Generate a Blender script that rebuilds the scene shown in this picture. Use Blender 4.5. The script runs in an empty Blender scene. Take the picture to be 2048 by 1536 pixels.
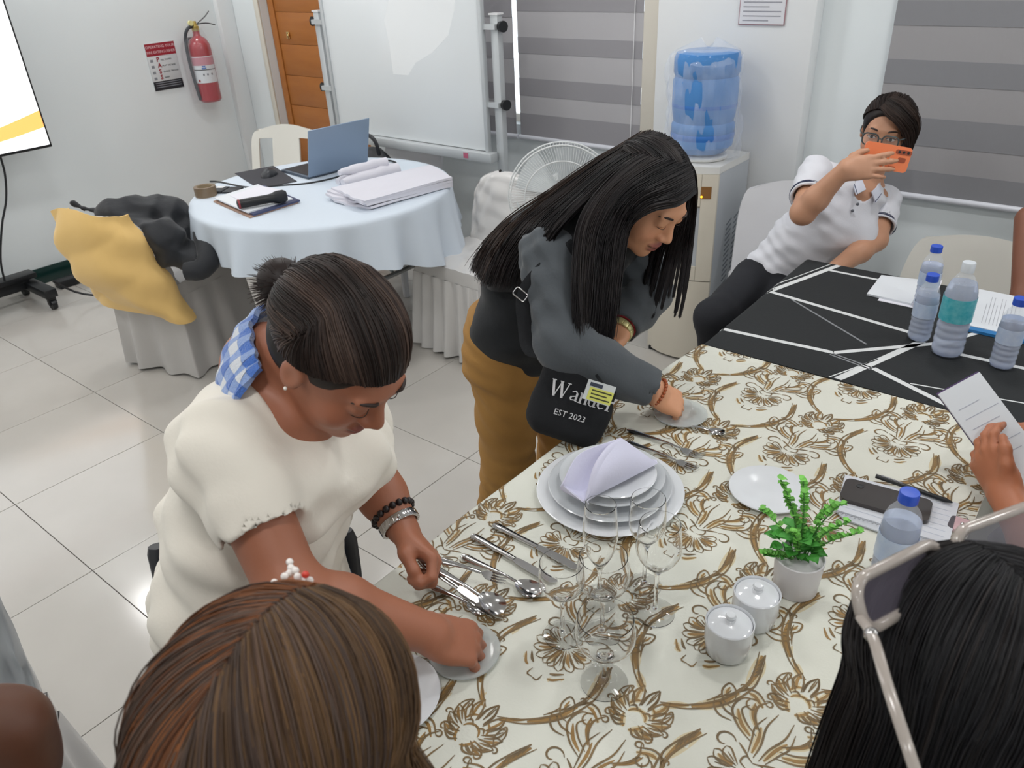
import bpy, bmesh, math, random
import numpy as np
from mathutils import Vector, Matrix, Euler
SC = bpy.context.scene
COL = SC.collection
PI = math.pi

# ---------------------------------------------------------------- camera, sky, exposure
CAM_R = (0.78258, 0.62100, -0.04387)
CAM_U = (-0.27750, 0.41105, 0.86835)
CAM_F = (-0.55728, 0.66738, -0.49400)
cam = bpy.data.objects.new('camera', bpy.data.cameras.new('camera'))
COL.objects.link(cam)
_m = Matrix.Identity(4)
for _i in range(3):
    _m[_i][0] = CAM_R[_i]; _m[_i][1] = CAM_U[_i]; _m[_i][2] = -CAM_F[_i]
_m[2][3] = 1.75
cam.matrix_world = _m
cam.data.sensor_width = 36
cam.data.lens = 27.387
cam.data.clip_start = 0.02
cam.data.dof.use_dof = True; cam.data.dof.focus_distance = 1.75; cam.data.dof.aperture_fstop = 10
SC.camera = cam
SC.view_settings.view_transform = 'Standard'
SC.view_settings.look = 'None'
SC.view_settings.gamma = 1
SC.view_settings.use_curve_mapping = False
SC.view_settings.exposure = 0.12
world = bpy.data.worlds.new('sky'); SC.world = world
world.use_nodes = True
world.node_tree.nodes['Background'].inputs[0].default_value = (0.86, 0.94, 1.0, 1)
world.node_tree.nodes['Background'].inputs[1].default_value = 2.2
LIGHT_W = 5.0
CEIL = 2.5
LIGHT_POS = [(x, y) for y in (-1.7, 0.0, 1.57, 2.75) for x in (-4.95, -3.45, -1.95, -0.45, 1.05, 2.5)]
for _x, _y in LIGHT_POS:
    ld = bpy.data.lights.new('panel_lamp', 'AREA'); ld.shape = 'SQUARE'; ld.size = 0.2
    ld.energy = LIGHT_W; ld.color = (1.0, 0.995, 0.985)
    lo = bpy.data.objects.new('panel_lamp', ld); COL.objects.link(lo)
    lo.location = (_x, _y, CEIL - 0.022)

# ---------------------------------------------------------------- helpers
def lin(h):
    h = h.lstrip('#')
    o = []
    for i in (0, 2, 4):
        c = int(h[i:i+2], 16)/255
        o.append(c/12.92 if c <= .04045 else ((c+.055)/1.055)**2.4)
    return tuple(o)
MATS = {}
def mat(name, hexc, rough=.5, metal=0., bump=None, var=None, spec=None, trans=0., ior=None, emit=None, sheen=0., coat=0., aniso=None, attr=None, alpha=None, sss=0., rnd=0.):
    """bump=(scale, strength[, stretch xyz]); var=(scale, amount, hex2[, stretch])"""
    if name in MATS: return MATS[name]
    m = bpy.data.materials.new(name); m.use_nodes = True
    nt = m.node_tree; b = nt.nodes['Principled BSDF']; N = nt.nodes.new; L = nt.links.new
    c = lin(hexc)+(1,)
    b.inputs['Base Color'].default_value = c
    b.inputs['Roughness'].default_value = rough
    b.inputs['Metallic'].default_value = metal
    if spec is not None: b.inputs['Specular IOR Level'].default_value = spec
    if trans: b.inputs['Transmission Weight'].default_value = trans
    if ior: b.inputs['IOR'].default_value = ior
    if sheen: b.inputs['Sheen Weight'].default_value = sheen
    if coat: b.inputs['Coat Weight'].default_value = coat; b.inputs['Coat Roughness'].default_value = .08
    if alpha is not None: b.inputs['Alpha'].default_value = alpha
    if sss: 
        b.inputs['Subsurface Weight'].default_value = sss; b.inputs['Subsurface Radius'].default_value = (.012, .005, .003); b.inputs['Subsurface Scale'].default_value = 1.0
    if emit:
        b.inputs['Emission Color'].default_value = lin(emit[0])+(1,); b.inputs['Emission Strength'].default_value = emit[1]
    tc = None
    def coords(st):
        nonlocal tc
        if tc is None: tc = N('ShaderNodeTexCoord')
        mp = N('ShaderNodeMapping'); mp.inputs['Scale'].default_value = st
        L(tc.outputs['Object'], mp.inputs[0]); return mp.outputs[0]
    src = None
    if attr:
        a = N('ShaderNodeAttribute'); a.attribute_name = attr; src = a.outputs['Color']; L(src, b.inputs['Base Color'])
    if var:
        st = var[3] if len(var) > 3 else (1, 1, 1)
        nz = N('ShaderNodeTexNoise'); nz.inputs['Scale'].default_value = var[0]; nz.inputs['Detail'].default_value = 4
        L(coords(st), nz.inputs['Vector'])
        rp = N('ShaderNodeMapRange'); rp.inputs[1].default_value = .35; rp.inputs[2].default_value = .65; rp.inputs[4].default_value = var[1]
        L(nz.outputs['Fac'], rp.inputs[0])
        mx = N('ShaderNodeMix'); mx.data_type = 'RGBA'
        L(rp.outputs[0], mx.inputs[0]); mx.inputs[6].default_value = c; mx.inputs[7].default_value = lin(var[2])+(1,)
        if src is not None: L(src, mx.inputs[6])
        src = mx.outputs[2]; L(src, b.inputs['Base Color'])
    if rnd:
        oi = N('ShaderNodeObjectInfo'); hs = N('ShaderNodeHueSaturation')
        mr = N('ShaderNodeMapRange'); mr.inputs[3].default_value = 1-rnd; mr.inputs[4].default_value = 1+rnd
        L(oi.outputs['Random'], mr.inputs[0]); L(mr.outputs[0], hs.inputs['Value'])
        if src is not None: L(src, hs.inputs['Color'])
        else: hs.inputs['Color'].default_value = c
        L(hs.outputs[0], b.inputs['Base Color'])
    if bump:
        st = bump[2] if len(bump) > 2 else (1, 1, 1)
        nz = N('ShaderNodeTexNoise'); nz.inputs['Scale'].default_value = bump[0]; nz.inputs['Detail'].default_value = 3
        L(coords(st), nz.inputs['Vector'])
        bp = N('ShaderNodeBump'); bp.inputs['Strength'].default_value = bump[1]; bp.inputs['Distance'].default_value = .01
        L(nz.outputs['Fac'], bp.inputs['Height']); L(bp.outputs[0], b.inputs['Normal'])
    MATS[name] = m
    return m

def sharp(me, ang=35):
    me.shade_smooth()
    me.set_sharp_from_angle(angle=math.radians(ang))
def link(name, me, m=None, parent=None, world=True):
    o = bpy.data.objects.new(name, me); COL.objects.link(o)
    if m: me.materials.append(m)
    if parent:
        o.parent = parent
    return o
def thing(name, label, cat, loc=(0, 0, 0), rz=0, group=None):
    o = bpy.data.objects.new(name, None); COL.objects.link(o)
    o.location = loc; o.rotation_euler = (0, 0, rz); o.empty_display_size = .05
    o['label'] = label; o['category'] = cat
    if group: o['group'] = group
    return o
def tag(o, label, cat, group=None):
    o['label'] = label; o['category'] = cat
    if group: o['group'] = group
    return o
def dup(root, loc=None, rz=None, label=None):
    c = root.copy(); COL.objects.link(c)
    if loc is not None: c.location = loc
    if rz is not None: c.rotation_euler = (0, 0, rz)
    if label: c['label'] = label
    for ch in list(root.children):
        d = ch.copy(); COL.objects.link(d); d.parent = c
        for g in list(ch.children):
            e = g.copy(); COL.objects.link(e); e.parent = d
    return c
def npmesh(name, V, F):
    V = np.asarray(V, np.float32); F = np.asarray(F, np.int32)
    me = bpy.data.meshes.new(name)
    k = F.shape[1]
    me.vertices.add(len(V)); me.vertices.foreach_set('co', V.ravel())
    me.loops.add(F.size); me.loops.foreach_set('vertex_index', F.ravel())
    me.polygons.add(len(F)); me.polygons.foreach_set('loop_start', np.arange(len(F), dtype=np.int32)*k)
    me.polygons.foreach_set('loop_total', np.full(len(F), k, np.int32))
    me.update(calc_edges=True); me.validate()
    return me

class MB:
    """collects shapes and links them as one mesh object"""
    def __init__(s): s.v = []; s.f = []
    def add(s, V, F, M=None):
        n = len(s.v)
        for p in V:
            p = Vector(p)
            s.v.append(tuple(M @ p if M is not None else p))
        s.f += [tuple(n+i for i in q) for q in F]
        return s
    def box(s, lo, hi, bev=0, M=None, seg=2):
        bm = bmesh.new(); bmesh.ops.create_cube(bm, size=1)
        for v in bm.verts:
            v.co = Vector([(lo[i]+hi[i])/2+v.co[i]*(hi[i]-lo[i]) for i in range(3)])
        if bev: bmesh.ops.bevel(bm, geom=bm.edges[:], offset=bev, segments=seg, affect='EDGES', profile=.5)
        bm.verts.index_update()
        s.add([v.co.copy() for v in bm.verts], [[v.index for v in f.verts] for f in bm.faces], M); bm.free()
        return s
    def lathe(s, prof, n=32, M=None, cap=True, ph=0):
        """prof: (radius, z) from bottom to top"""
        V = []; F = []
        for r, z in prof:
            for i in range(n):
                a = 2*PI*i/n+ph; V.append((r*math.cos(a), r*math.sin(a), z))
        for j in range(len(prof)-1):
            for i in range(n):
                F.append((j*n+i, j*n+(i+1) % n, (j+1)*n+(i+1) % n, (j+1)*n+i))
        if cap:
            if prof[0][0] > 1e-6: F.append(tuple(range(n-1, -1, -1)))
            if prof[-1][0] > 1e-6: F.append(tuple((len(prof)-1)*n+i for i in range(n)))
        return s.add(V, F, M)
    def tube(s, pts, r, n=8, cap=True, closed=False, M=None, flat=None):
        """round tube along pts; r number or list; flat=(normal, ratio) squashes it"""
        P = [Vector(p) for p in pts]; m = len(P)
        R = r if isinstance(r, (list, tuple)) else [r]*m
        V = []; F = []; nrm = None
        for i in range(m):
            a = P[i-1] if (i > 0 or closed) else P[i]; b = P[(i+1) % m] if (i < m-1 or closed) else P[i]
            t = (b-a).normalized()
            if nrm is None:
                nrm = Vector(flat[0]) if flat else (Vector((0, 0, 1)) if abs(t.z) < .9 else Vector((1, 0, 0)))
            nrm = (nrm-t*nrm.dot(t))
            if nrm.length < 1e-6: nrm = t.orthogonal()
            nrm.normalize(); bi = t.cross(nrm)
            k = flat[1] if flat else 1
            for j in range(n):
                an = 2*PI*j/n
                V.append(P[i]+nrm*math.cos(an)*R[i]*k+bi*math.sin(an)*R[i])
        q = m if closed else m-1
        for i in range(q):
            for j in range(n):
                i2 = (i+1) % m
                F.append((i*n+j, i*n+(j+1) % n, i2*n+(j+1) % n, i2*n+j))
        if cap and not closed:
            F.append(tuple(range(n-1, -1, -1))); F.append(tuple((m-1)*n+j for j in range(n)))
        return s.add(V, F, M)
    def sph(s, c, r, u=16, v=10, M=None):
        r = r if isinstance(r, (tuple, list)) else (r, r, r)
        pr = [(math.sin(PI*i/v), -math.cos(PI*i/v)) for i in range(v+1)]
        T = Matrix.Translation(c) @ Matrix.Diagonal((*r, 1))
        if M is not None: T = M @ T
        pr[0] = (1e-4, -1); pr[-1] = (1e-4, 1)
        return s.lathe(pr, u, T, cap=True)
    def prism(s, poly, z0, z1, M=None):
        n = len(poly)
        V = [(x, y, z0) for x, y in poly]+[(x, y, z1) for x, y in poly]
        F = [tuple(range(n-1, -1, -1)), tuple(range(n, 2*n))]+[(i, (i+1) % n, n+(i+1) % n, n+i) for i in range(n)]
        return s.add(V, F, M)
    def grid(s, fn, nu, nv, M=None, closeu=False):
        V = [fn(i/(nu if closeu else nu-1), j/(nv-1)) for j in range(nv) for i in range(nu)]
        F = []
        for j in range(nv-1):
            for i in range(nu if closeu else nu-1):
                F.append((j*nu+i, j*nu+(i+1) % nu, (j+1)*nu+(i+1) % nu, (j+1)*nu+i))
        return s.add(V, F, M)
    def build(s, name, m, parent=None, ang=35, flat=False, thick=0, sub=0):
        me = bpy.data.meshes.new(name)
        me.from_pydata([tuple(v) for v in s.v], [], s.f); me.update()
        if thick or sub:
            o = bpy.data.objects.new('tmp', me)
            COL.objects.link(o)
            if sub:
                q = o.modifiers.new('s', 'SUBSURF'); q.levels = q.render_levels = sub
            if thick:
                q = o.modifiers.new('t', 'SOLIDIFY'); q.thickness = thick; q.offset = 0
            dg = bpy.context.evaluated_depsgraph_get()
            me2 = bpy.data.meshes.new_from_object(o.evaluated_get(dg)); me2.name = name
            bpy.data.objects.remove(o); bpy.data.meshes.remove(me); me = me2
            me.materials.clear()
        if not flat: sharp(me, ang)
        return link(name, me, m, parent)
def T(x=0, y=0, z=0, rx=0, ry=0, rz=0, s=1):
    return Matrix.Translation((x, y, z)) @ Euler((rx, ry, rz)).to_matrix().to_4x4() @ Matrix.Scale(s, 4)
def frame(o, x, y):
    """4x4 with x axis along x, y axis near y"""
    x = Vector(x).normalized(); y = Vector(y); z = x.cross(y).normalized(); y = z.cross(x)
    M = Matrix.Identity(4)
    for i in range(3): M[i][0] = x[i]; M[i][1] = y[i]; M[i][2] = z[i]; M[i][3] = o[i]
    return M
def cr(pts, n):
    """Catmull-Rom resample of control points to n points"""
    P = np.asarray(pts, float); m = len(P)
    P = np.vstack([2*P[0]-P[1], P, 2*P[-1]-P[-2]])
    t = np.linspace(0, m-1-1e-9, n); i = t.astype(int); f = (t-i)[:, None]
    p0, p1, p2, p3 = P[i], P[i+1], P[i+2], P[i+3]
    return .5*((2*p1)+(-p0+p2)*f+(2*p0-5*p1+4*p2-p3)*f*f+(-p0+3*p1-3*p2+p3)*f**3)
def text_mesh(name, s, size, m, parent, M, extrude=.0004, align='CENTER', font=None, bold=0):
    cu = bpy.data.curves.new('txt', 'FONT'); cu.body = s; cu.size = size; cu.align_x = align; cu.align_y = 'CENTER'; cu.extrude = extrude; cu.offset = bold; cu.resolution_u = 2
    o = bpy.data.objects.new('txt', cu); COL.objects.link(o)
    me = bpy.data.meshes.new_from_object(o.evaluated_get(bpy.context.evaluated_depsgraph_get()))
    bpy.data.objects.remove(o); me.transform(M); me.name = name; me.materials.clear()
    return link(name, me, m, parent)

# ---------------------------------------------------------------- distance-field bodies (one continuous surface)
class SDF:
    def __init__(s): s.p = []
    def _a(s, f, lo, hi, k, op, ): s.p.append((f, np.array(lo, np.float32), np.array(hi, np.float32), k, op)); return s
    def rc(s, a, b, ra, rb=None, k=.02, op='+'):
        rb = ra if rb is None else rb
        a = np.array(a, np.float32); b = np.array(b, np.float32); ab = b-a; L = max(float(ab@ab), 1e-12); R = max(ra, rb)
        def f(P):
            q = P-a; t = np.clip(q@ab/L, 0, 1); d = q-t[:, None]*ab
            return np.sqrt((d*d).sum(1))-(ra+(rb-ra)*t)
        return s._a(f, np.minimum(a, b)-R, np.maximum(a, b)+R, k, op)
    def chain(s, pts, rad, k=.02, op='+'):
        for i in range(len(pts)-1): s.rc(pts[i], pts[i+1], rad[i], rad[i+1], k, op)
        return s
    def el(s, c, r, M=None, k=.02, op='+'):
        """ellipsoid at c (local to M when given)"""
        r = np.array(r, np.float32)
        if M is not None:
            Rm = np.array(M.to_3x3(), np.float32); c = np.array(M @ Vector(c), np.float32)
        else: Rm = np.eye(3, dtype=np.float32); c = np.array(c, np.float32)
        ext = np.sqrt(((Rm*r)**2).sum(1))
        def f(P):
            q = (P-c)@Rm; k0 = np.sqrt(((q/r)**2).sum(1))+1e-9; k1 = np.sqrt(((q/(r*r))**2).sum(1))+1e-9
            return k0*(k0-1)/k1
        return s._a(f, c-ext, c+ext, k, op)
    def ec(s, a, b, wa, wb, side, k=.02, op='+'):
        """elliptic cone a->b; wa, wb = (half width along side, half depth)"""
        a = np.array(a, np.float32); b = np.array(b, np.float32); ax = b-a; L = float(np.linalg.norm(ax)); ax = ax/L
        sd = np.array(side, np.float32); sd = sd-ax*(sd@ax); sd /= np.linalg.norm(sd); fr = np.cross(ax, sd)
        R = max(wa+wb)
        def f(P):
            q = P-a; z = q@ax; t = np.clip(z/L, 0, 1); w = wa[0]+(wb[0]-wa[0])*t; d = wa[1]+(wb[1]-wa[1])*t
            m = np.minimum(w, d); zz = (z-t*L)/(.6*m)
            return (np.sqrt(((q@sd)/w)**2+((q@fr)/d)**2+zz**2)-1)*m
        return s._a(f, np.minimum(a, b)-R, np.maximum(a, b)+R, k, op)
    def rbox(s, M, half, r, k=.01, op='+'):
        R3 = np.array(M.to_3x3(), np.float32); c = np.array(M.translation, np.float32); hf = np.array(half, np.float32)
        ext = (np.abs(R3)*hf).sum(1)
        def f(P):
            q = np.abs((P-c)@R3)-hf+r; return np.sqrt((np.maximum(q, 0)**2).sum(1))+np.minimum(q.max(1), 0)-r
        return s._a(f, c-ext, c+ext, k, op)
    def fold(s, folds):
        def f(P):
            d = np.zeros(len(P), np.float32)
            for (kx, ky, kz), amp, ph in folds:
                w = P[:, 0]*kx+P[:, 1]*ky+P[:, 2]*kz+ph; d += (amp*np.sin(w+1.6*np.sin(P[:, 0]*19-P[:, 1]*15+P[:, 2]*11+ph*3))*(.55+.45*np.sin(P[:, 0]*11+P[:, 1]*13-P[:, 2]*9+ph*5))).astype(np.float32)
            return d
        return s._a(f, (-99,)*3, (99,)*3, .01, 'f')
    def plane(s, o, n, k=.002, op='-'):
        """removes the half space on the side of n (op '-')"""
        o = np.array(o, np.float32); n = np.array(n, np.float32); n = n/np.linalg.norm(n)
        return s._a(lambda P: -((P-o)@n), (-99,)*3, (99,)*3, k, op)
    def ev(s, P, ps):
        d = np.full(len(P), .5, np.float32)
        for f, lo, hi, k, op in ps:
            e = f(P).astype(np.float32)
            if op == '+':
                h = np.maximum(k-np.abs(d-e), 0)/k if k > 0 else 0; d = np.minimum(d, e)-h*h*k*.25
            elif op == 'f': d = d+e
            elif op == '-':
                e = -e; h = np.maximum(k-np.abs(d-e), 0)/k; d = np.maximum(d, e)+h*h*k*.25
        return d
    def mesh(s, name, h=.005, mod=None, relax=1, B=16, keep=None):
        pos = [p for p in s.p if p[4] == '+']
        lo = np.min([p[1] for p in pos], 0)-3*h-.012; hi = np.max([p[2] for p in pos], 0)+3*h+.012
        if keep is not None: lo = np.maximum(lo, keep[0]); hi = np.minimum(hi, keep[1])
        nb = np.ceil((hi-lo)/h/B).astype(int); D = np.ones(nb*B, np.float32)
        g = np.stack(np.meshgrid(*[np.arange(n) for n in nb], indexing='ij'), -1).reshape(-1, 3)
        cen = lo+(g*B+(B-1)/2)*h
        half = B*h/2
        dc = s.ev(cen.astype(np.float32), s.p)
        act = np.abs(dc) < half*1.74*1.35+.014
        off = np.stack(np.meshgrid(*[np.arange(B)]*3, indexing='ij'), -1).reshape(-1, 3)*h
        for i in range(len(g)):
            a, b, c = g[i]*B
            if not act[i]:
                if dc[i] < 0: D[a:a+B, b:b+B, c:c+B] = -1
                continue
            blo = cen[i]-half-h; bhi = cen[i]+half+h
            ps = [p for p in s.p if np.all(p[1]-p[3]-.02 < bhi) and np.all(p[2]+p[3]+.02 > blo)]
            P = (lo+g[i]*B*h+off).astype(np.float32)
            d = s.ev(P, ps)
            if mod is not None: d = d+mod(P)
            D[a:a+B, b:b+B, c:c+B] = d.reshape(B, B, B)
        V, F = nets(D, lo, h)
        if relax: V = smooth(V, F, relax)
        return npmesh(name, V, F)
def nets(D, lo, h):
    I = D < 0
    n = D.shape
    c = np.zeros((n[0]-1, n[1]-1, n[2]-1), np.int8)
    for dx in (0, 1):
        for dy in (0, 1):
            for dz in (0, 1): c += I[dx:n[0]-1+dx, dy:n[1]-1+dy, dz:n[2]-1+dz]
    cell = np.argwhere((c > 0) & (c < 8))
    idx = np.full(c.shape, -1, np.int32); idx[tuple(cell.T)] = np.arange(len(cell))
    acc = np.zeros((len(cell), 3)); cnt = np.zeros(len(cell))
    cor = [(x, y, z) for x in (0, 1) for y in (0, 1) for z in (0, 1)]
    vals = {q: D[cell[:, 0]+q[0], cell[:, 1]+q[1], cell[:, 2]+q[2]] for q in cor}
    for ax in range(3):
        for q in cor:
            if q[ax]: continue
            q2 = list(q); q2[ax] = 1; q2 = tuple(q2)
            a, b = vals[q], vals[q2]; m = (a < 0) != (b < 0)
            t = a[m]/(a[m]-b[m]); p = np.tile(np.array(q, float), (m.sum(), 1)); p[:, ax] = t
            acc[m] += p; cnt[m] += 1
    V = lo+(cell+acc/cnt[:, None])*h
    Fs = []
    for ax in range(3):
        u, w = [(1, 2), (2, 0), (0, 1)][ax]
        sl = [slice(1, -1)]*3; sl[ax] = slice(0, -1); sl2 = list(sl); sl2[ax] = slice(1, None)
        A = I[tuple(sl)]; Bq = I[tuple(sl2)]
        e = np.argwhere(A != Bq); sgn = A[tuple(e.T)]
        e = e.copy(); e[:, u] += 1; e[:, w] += 1
        def at(du, dw):
            k = e.copy(); k[:, u] -= du; k[:, w] -= dw
            return idx[k[:, 0], k[:, 1], k[:, 2]]
        q = np.stack([at(1, 1), at(0, 1), at(0, 0), at(1, 0)], 1)
        q[~sgn] = q[~sgn][:, ::-1]
        Fs.append(q[(q >= 0).all(1)])
    return V, np.vstack(Fs)
def smooth(V, F, it):
    E = np.vstack([F[:, [0, 1]], F[:, [1, 2]], F[:, [2, 3]], F[:, [3, 0]]])
    for _ in range(it):
        for lam in (.5, -.52):
            S = np.zeros_like(V); n = np.bincount(E.ravel(), minlength=len(V)).astype(float)
            for k in range(3):
                S[:, k] = np.bincount(E[:, 0], V[E[:, 1], k], len(V))+np.bincount(E[:, 1], V[E[:, 0], k], len(V))
            V = V+lam*(S/np.maximum(n, 1)[:, None]-V)
    return V
def place(me, name, m, parent, smooth_=True):
    """mesh in world coordinates under an unrotated, unscaled root (or a part of one)"""
    r = parent
    off = Vector((0, 0, 0))
    while r: off += Vector(r.location); r = r.parent
    me.transform(Matrix.Translation(-off))
    if smooth_: me.shade_smooth()
    return link(name, me, m, parent)
def strands(paths, rad, sides=3):
    """paths (M,N,3), rad (M,N) -> mesh arrays"""
    P = np.asarray(paths, float); M, N, _ = P.shape
    Tn = np.gradient(P, axis=1); Tn /= np.linalg.norm(Tn, axis=2, keepdims=True)+1e-9
    ref = np.array([.31, .52, .79]); a = np.cross(Tn, ref); a /= np.linalg.norm(a, axis=2, keepdims=True)+1e-9; b = np.cross(Tn, a)
    R = np.asarray(rad)[..., None]
    V = np.stack([P+R*(a*math.cos(2*PI*k/sides)+b*math.sin(2*PI*k/sides)) for k in range(sides)], 2)
    base = (np.arange(M)[:, None]*N+np.arange(N-1)[None, :])*sides
    F = []
    for k in range(sides):
        k2 = (k+1) % sides
        F.append(np.stack([base+k, base+k2, base+sides+k2, base+sides+k], -1).reshape(-1, 4))
    return V.reshape(-1, 3), np.vstack(F)
def sheet_strands(guides, n, N=16, r=.0012, jit=.004, tip=.25, rng=None, lim=(0, 1)):
    """strands interpolated between neighbouring guide curves"""
    G = np.stack([cr(g, N) for g in guides]); K = len(G)
    t = rng.uniform(lim[0]*(K-1), lim[1]*(K-1)-1e-6, n); i = t.astype(int); f = (t-i)[:, None, None]
    P = G[i]*(1-f)+G[np.minimum(i+1, K-1)]*f
    s = np.linspace(0, 1, N)
    P = P+rng.normal(0, jit, (n, 1, 3))*(.35+.65*s)[None, :, None]+rng.normal(0, jit*.4, (n, 1, 3))*np.sin(s*PI*rng.uniform(1, 3, (n, 1)))[..., None]
    L = rng.uniform(.86, 1.0, n)
    k = np.clip(s[None, :]*L[:, None]*(N-1), 0, N-1-1e-6); k0 = k.astype(int); kf = (k-k0)[..., None]
    ar = np.arange(n)[:, None]
    P = P[ar, k0]*(1-kf)+P[ar, np.minimum(k0+1, N-1)]*kf
    R = (r*rng.uniform(.6, 1.4, (n, 1)))*(1-(1-tip)*np.clip((s[None, :]-.7)/.3, 0, 1))
    return P, R
def loft(guides, N=24, per=6):
    G = [cr(g, N) for g in guides]; G = np.stack(G)
    nn = (len(G)-1)*per+1
    S = np.stack([cr(G[:, j], nn) for j in range(N)], 1)
    V = S.reshape(-1, 3); i = (np.arange(nn-1)[:, None]*N+np.arange(N-1)[None, :]).ravel()
    F = np.stack([i, i+1, i+N+1, i+N], 1)
    return V, F
def merge(parts):
    Vs = []; Fs = []; n = 0
    for V, F in parts:
        Vs.append(V); Fs.append(np.asarray(F)+n); n += len(V)
    return np.vstack(Vs), np.vstack(Fs)

# ---------------------------------------------------------------- materials of the room
rng = np.random.default_rng(7)
random.seed(7)
M_wall = mat('wall_paint', 'e7edef', .55, bump=(60, .03), var=(1.2, .5, 'e1e8ea'))
M_wall2 = mat('column_paint', 'e3e5e6', .5, bump=(60, .03))
M_ceil = mat('ceiling_paint', 'eeeeec', .8)
M_tile = mat('porcelain_tile', 'c0bcb6', .14, rnd=.02, var=(5, .35, 'b7b3ad'), spec=.55)
M_grout = mat('grout', '6f6a64', .8)
M_green = mat('green_tile', '163330', .2)
M_wood = mat('door_wood', 'b06f35', .38, var=(3.2, .6, 'a4632d', (1.5, 1, 9)), bump=(14, .1, (1, 1, 8)))
M_white = mat('white_enamel', 'e9e9ea', .35)
M_alu = mat('aluminium', 'c9cdd0', .35, metal=.8)
M_alu2 = mat('painted_aluminium', 'c3c7c9', .4, metal=.3)
M_black = mat('black_plastic', '15171a', .4)
M_steel = mat('polished_steel', 'c8c6c6', .12, metal=1)
M_glass = mat('window_glass', 'ffffff', .02, trans=1., ior=1.05)
XL, XR, YB, YF = -5.24, 3.2, 3.44, -3.0

def struct(o):
    o['kind'] = 'structure'; return o
fl = struct(MB().box((XL-.2, YF-.2, -.12), (XR+.2, YB+.2, -.0085)).build('floor', M_grout))
fx = [XL]+[x for x in (-2.353+.6*k for k in range(-4, 10)) if XL+.01 < x < XR-.01]+[XR]
fy = [YF]+[y for y in (.605+.6*k for k in range(-5, 5)) if YF+.01 < y < YB-.01]+[YB]
_full = None
for i in range(len(fx)-1):
    for j in range(len(fy)-1):
        w = fx[i+1]-fx[i]; d = fy[j+1]-fy[j]
        ok = abs(w-.6) < .001 and abs(d-.6) < .001
        if ok and _full is not None: me = _full
        else:
            g = .0014
            b = MB().box((-w/2+g, -d/2+g, -.0085), (w/2-g, d/2-g, 0), bev=.0006, seg=1)
            me = bpy.data.meshes.new('tile'); me.from_pydata(b.v, [], b.f); me.materials.append(M_tile)
            if ok: _full = me
        o = bpy.data.objects.new('tile', me); COL.objects.link(o); o.parent = fl
        o.location = ((fx[i]+fx[i+1])/2, (fy[j]+fy[j+1])/2, 0)
struct(MB().box((XL-.2, YF-.2, CEIL), (XR+.2, YB+.2, CEIL+.1)).build('ceiling', M_ceil))
struct(MB().box((XL-.15, YF-.15, 0), (XL, YB+.15, CEIL)).build('wall_left', M_wall))
struct(MB().box((XR, YF-.15, 0), (XR+.15, YB+.15, CEIL)).build('wall_right', M_wall))
struct(MB().box((XL, YF-.15, 0), (XR, YF, CEIL)).build('wall_front', M_wall))
wb = MB(); T0, T1 = YB, YB+.15
D0, D1, DH = -4.885, -3.95, 2.1
A0, A1, B0, B1, WZ0, WZ1 = -3.42, -1.955, -.86, 1.6, .88, 2.1
wb.box((XL, T0, 0), (D0, T1, CEIL)).box((D0, T0, DH), (D1, T1, CEIL)).box((D1, T0, 0), (A0, T1, CEIL))
wb.box((A0, T0, 0), (A1, T1, WZ0)).box((A0, T0, WZ1), (A1, T1, CEIL)).box((A1, T0, 0), (B0, T1, CEIL))
wb.box((B0, T0, 0), (B1, T1, WZ0)).box((B0, T0, WZ1), (B1, T1, CEIL)).box((B1, T0, 0), (XR, T1, CEIL))
wall_back = struct(wb.build('wall_back', M_wall, flat=True))
struct(MB().box((-1.86, 3.355, 0), (-1.165, YB-.001, CEIL), bev=.006).build('trim_1', M_wall2))   # pilaster between the windows
# the narrow rib in the corner of the left wall
struct(MB().box((XL+.001, 3.32, 0), (XL+.05, YB-.001, CEIL), bev=.004).build('trim_2', M_wall2))
struct(MB().box((XL+.001, YF, 0), (XL+.012, 3.319, .1), bev=.002).build('baseboard_left', M_green))
bb = MB()
for a, b in ((XL+.012, D0-.07), (D1+.05, -1.862), (-1.163, XR)): bb.box((a, YB-.011, 0), (b, YB-.001, .1), bev=.002)
struct(bb.build('baseboard_back', M_green))

# door of horizontal boards between stiles
d = struct(MB().box((D0-.0, 3.525, .004), (D1, 3.545, DH)).build('door_1', M_wood))
for a, b in ((D0+.003, D0+.062), (D1-.062, D1-.003)):
    MB().box((a, 3.497, .004), (b, 3.524, DH), bev=.003).build('stile', M_wood, d)
z = .03; k = 0
while z < DH-.02:
    h = min(.197, DH-.005-z)
    o = MB().box((D0+.066, 3.505, z), (D1-.066, 3.524, z+h-.002), bev=.002).build('plank', M_wood, d); z += h
MB().box((-4.73, 3.496, 1.245), (-4.70, 3.5045, 1.29), bev=.003).sph((-4.705, 3.492, 1.268), .009).build('door_latch', mat('brass', 'e8c88a', .15, metal=1), d)
tr = MB()
tr.box((D0-.05, YB-.014, 0), (D0-.002, YB-.001, DH+.05), bev=.003).box((D0-.05, YB-.014, DH+.002), (D1+.05, YB-.001, DH+.05), bev=.003).box((D1+.002, YB-.014, 0), (D1+.05, YB-.001, DH+.05), bev=.003)
struct(tr.build('trim_3', mat('jamb_paint', 'd8d4c8', .5)))

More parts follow.
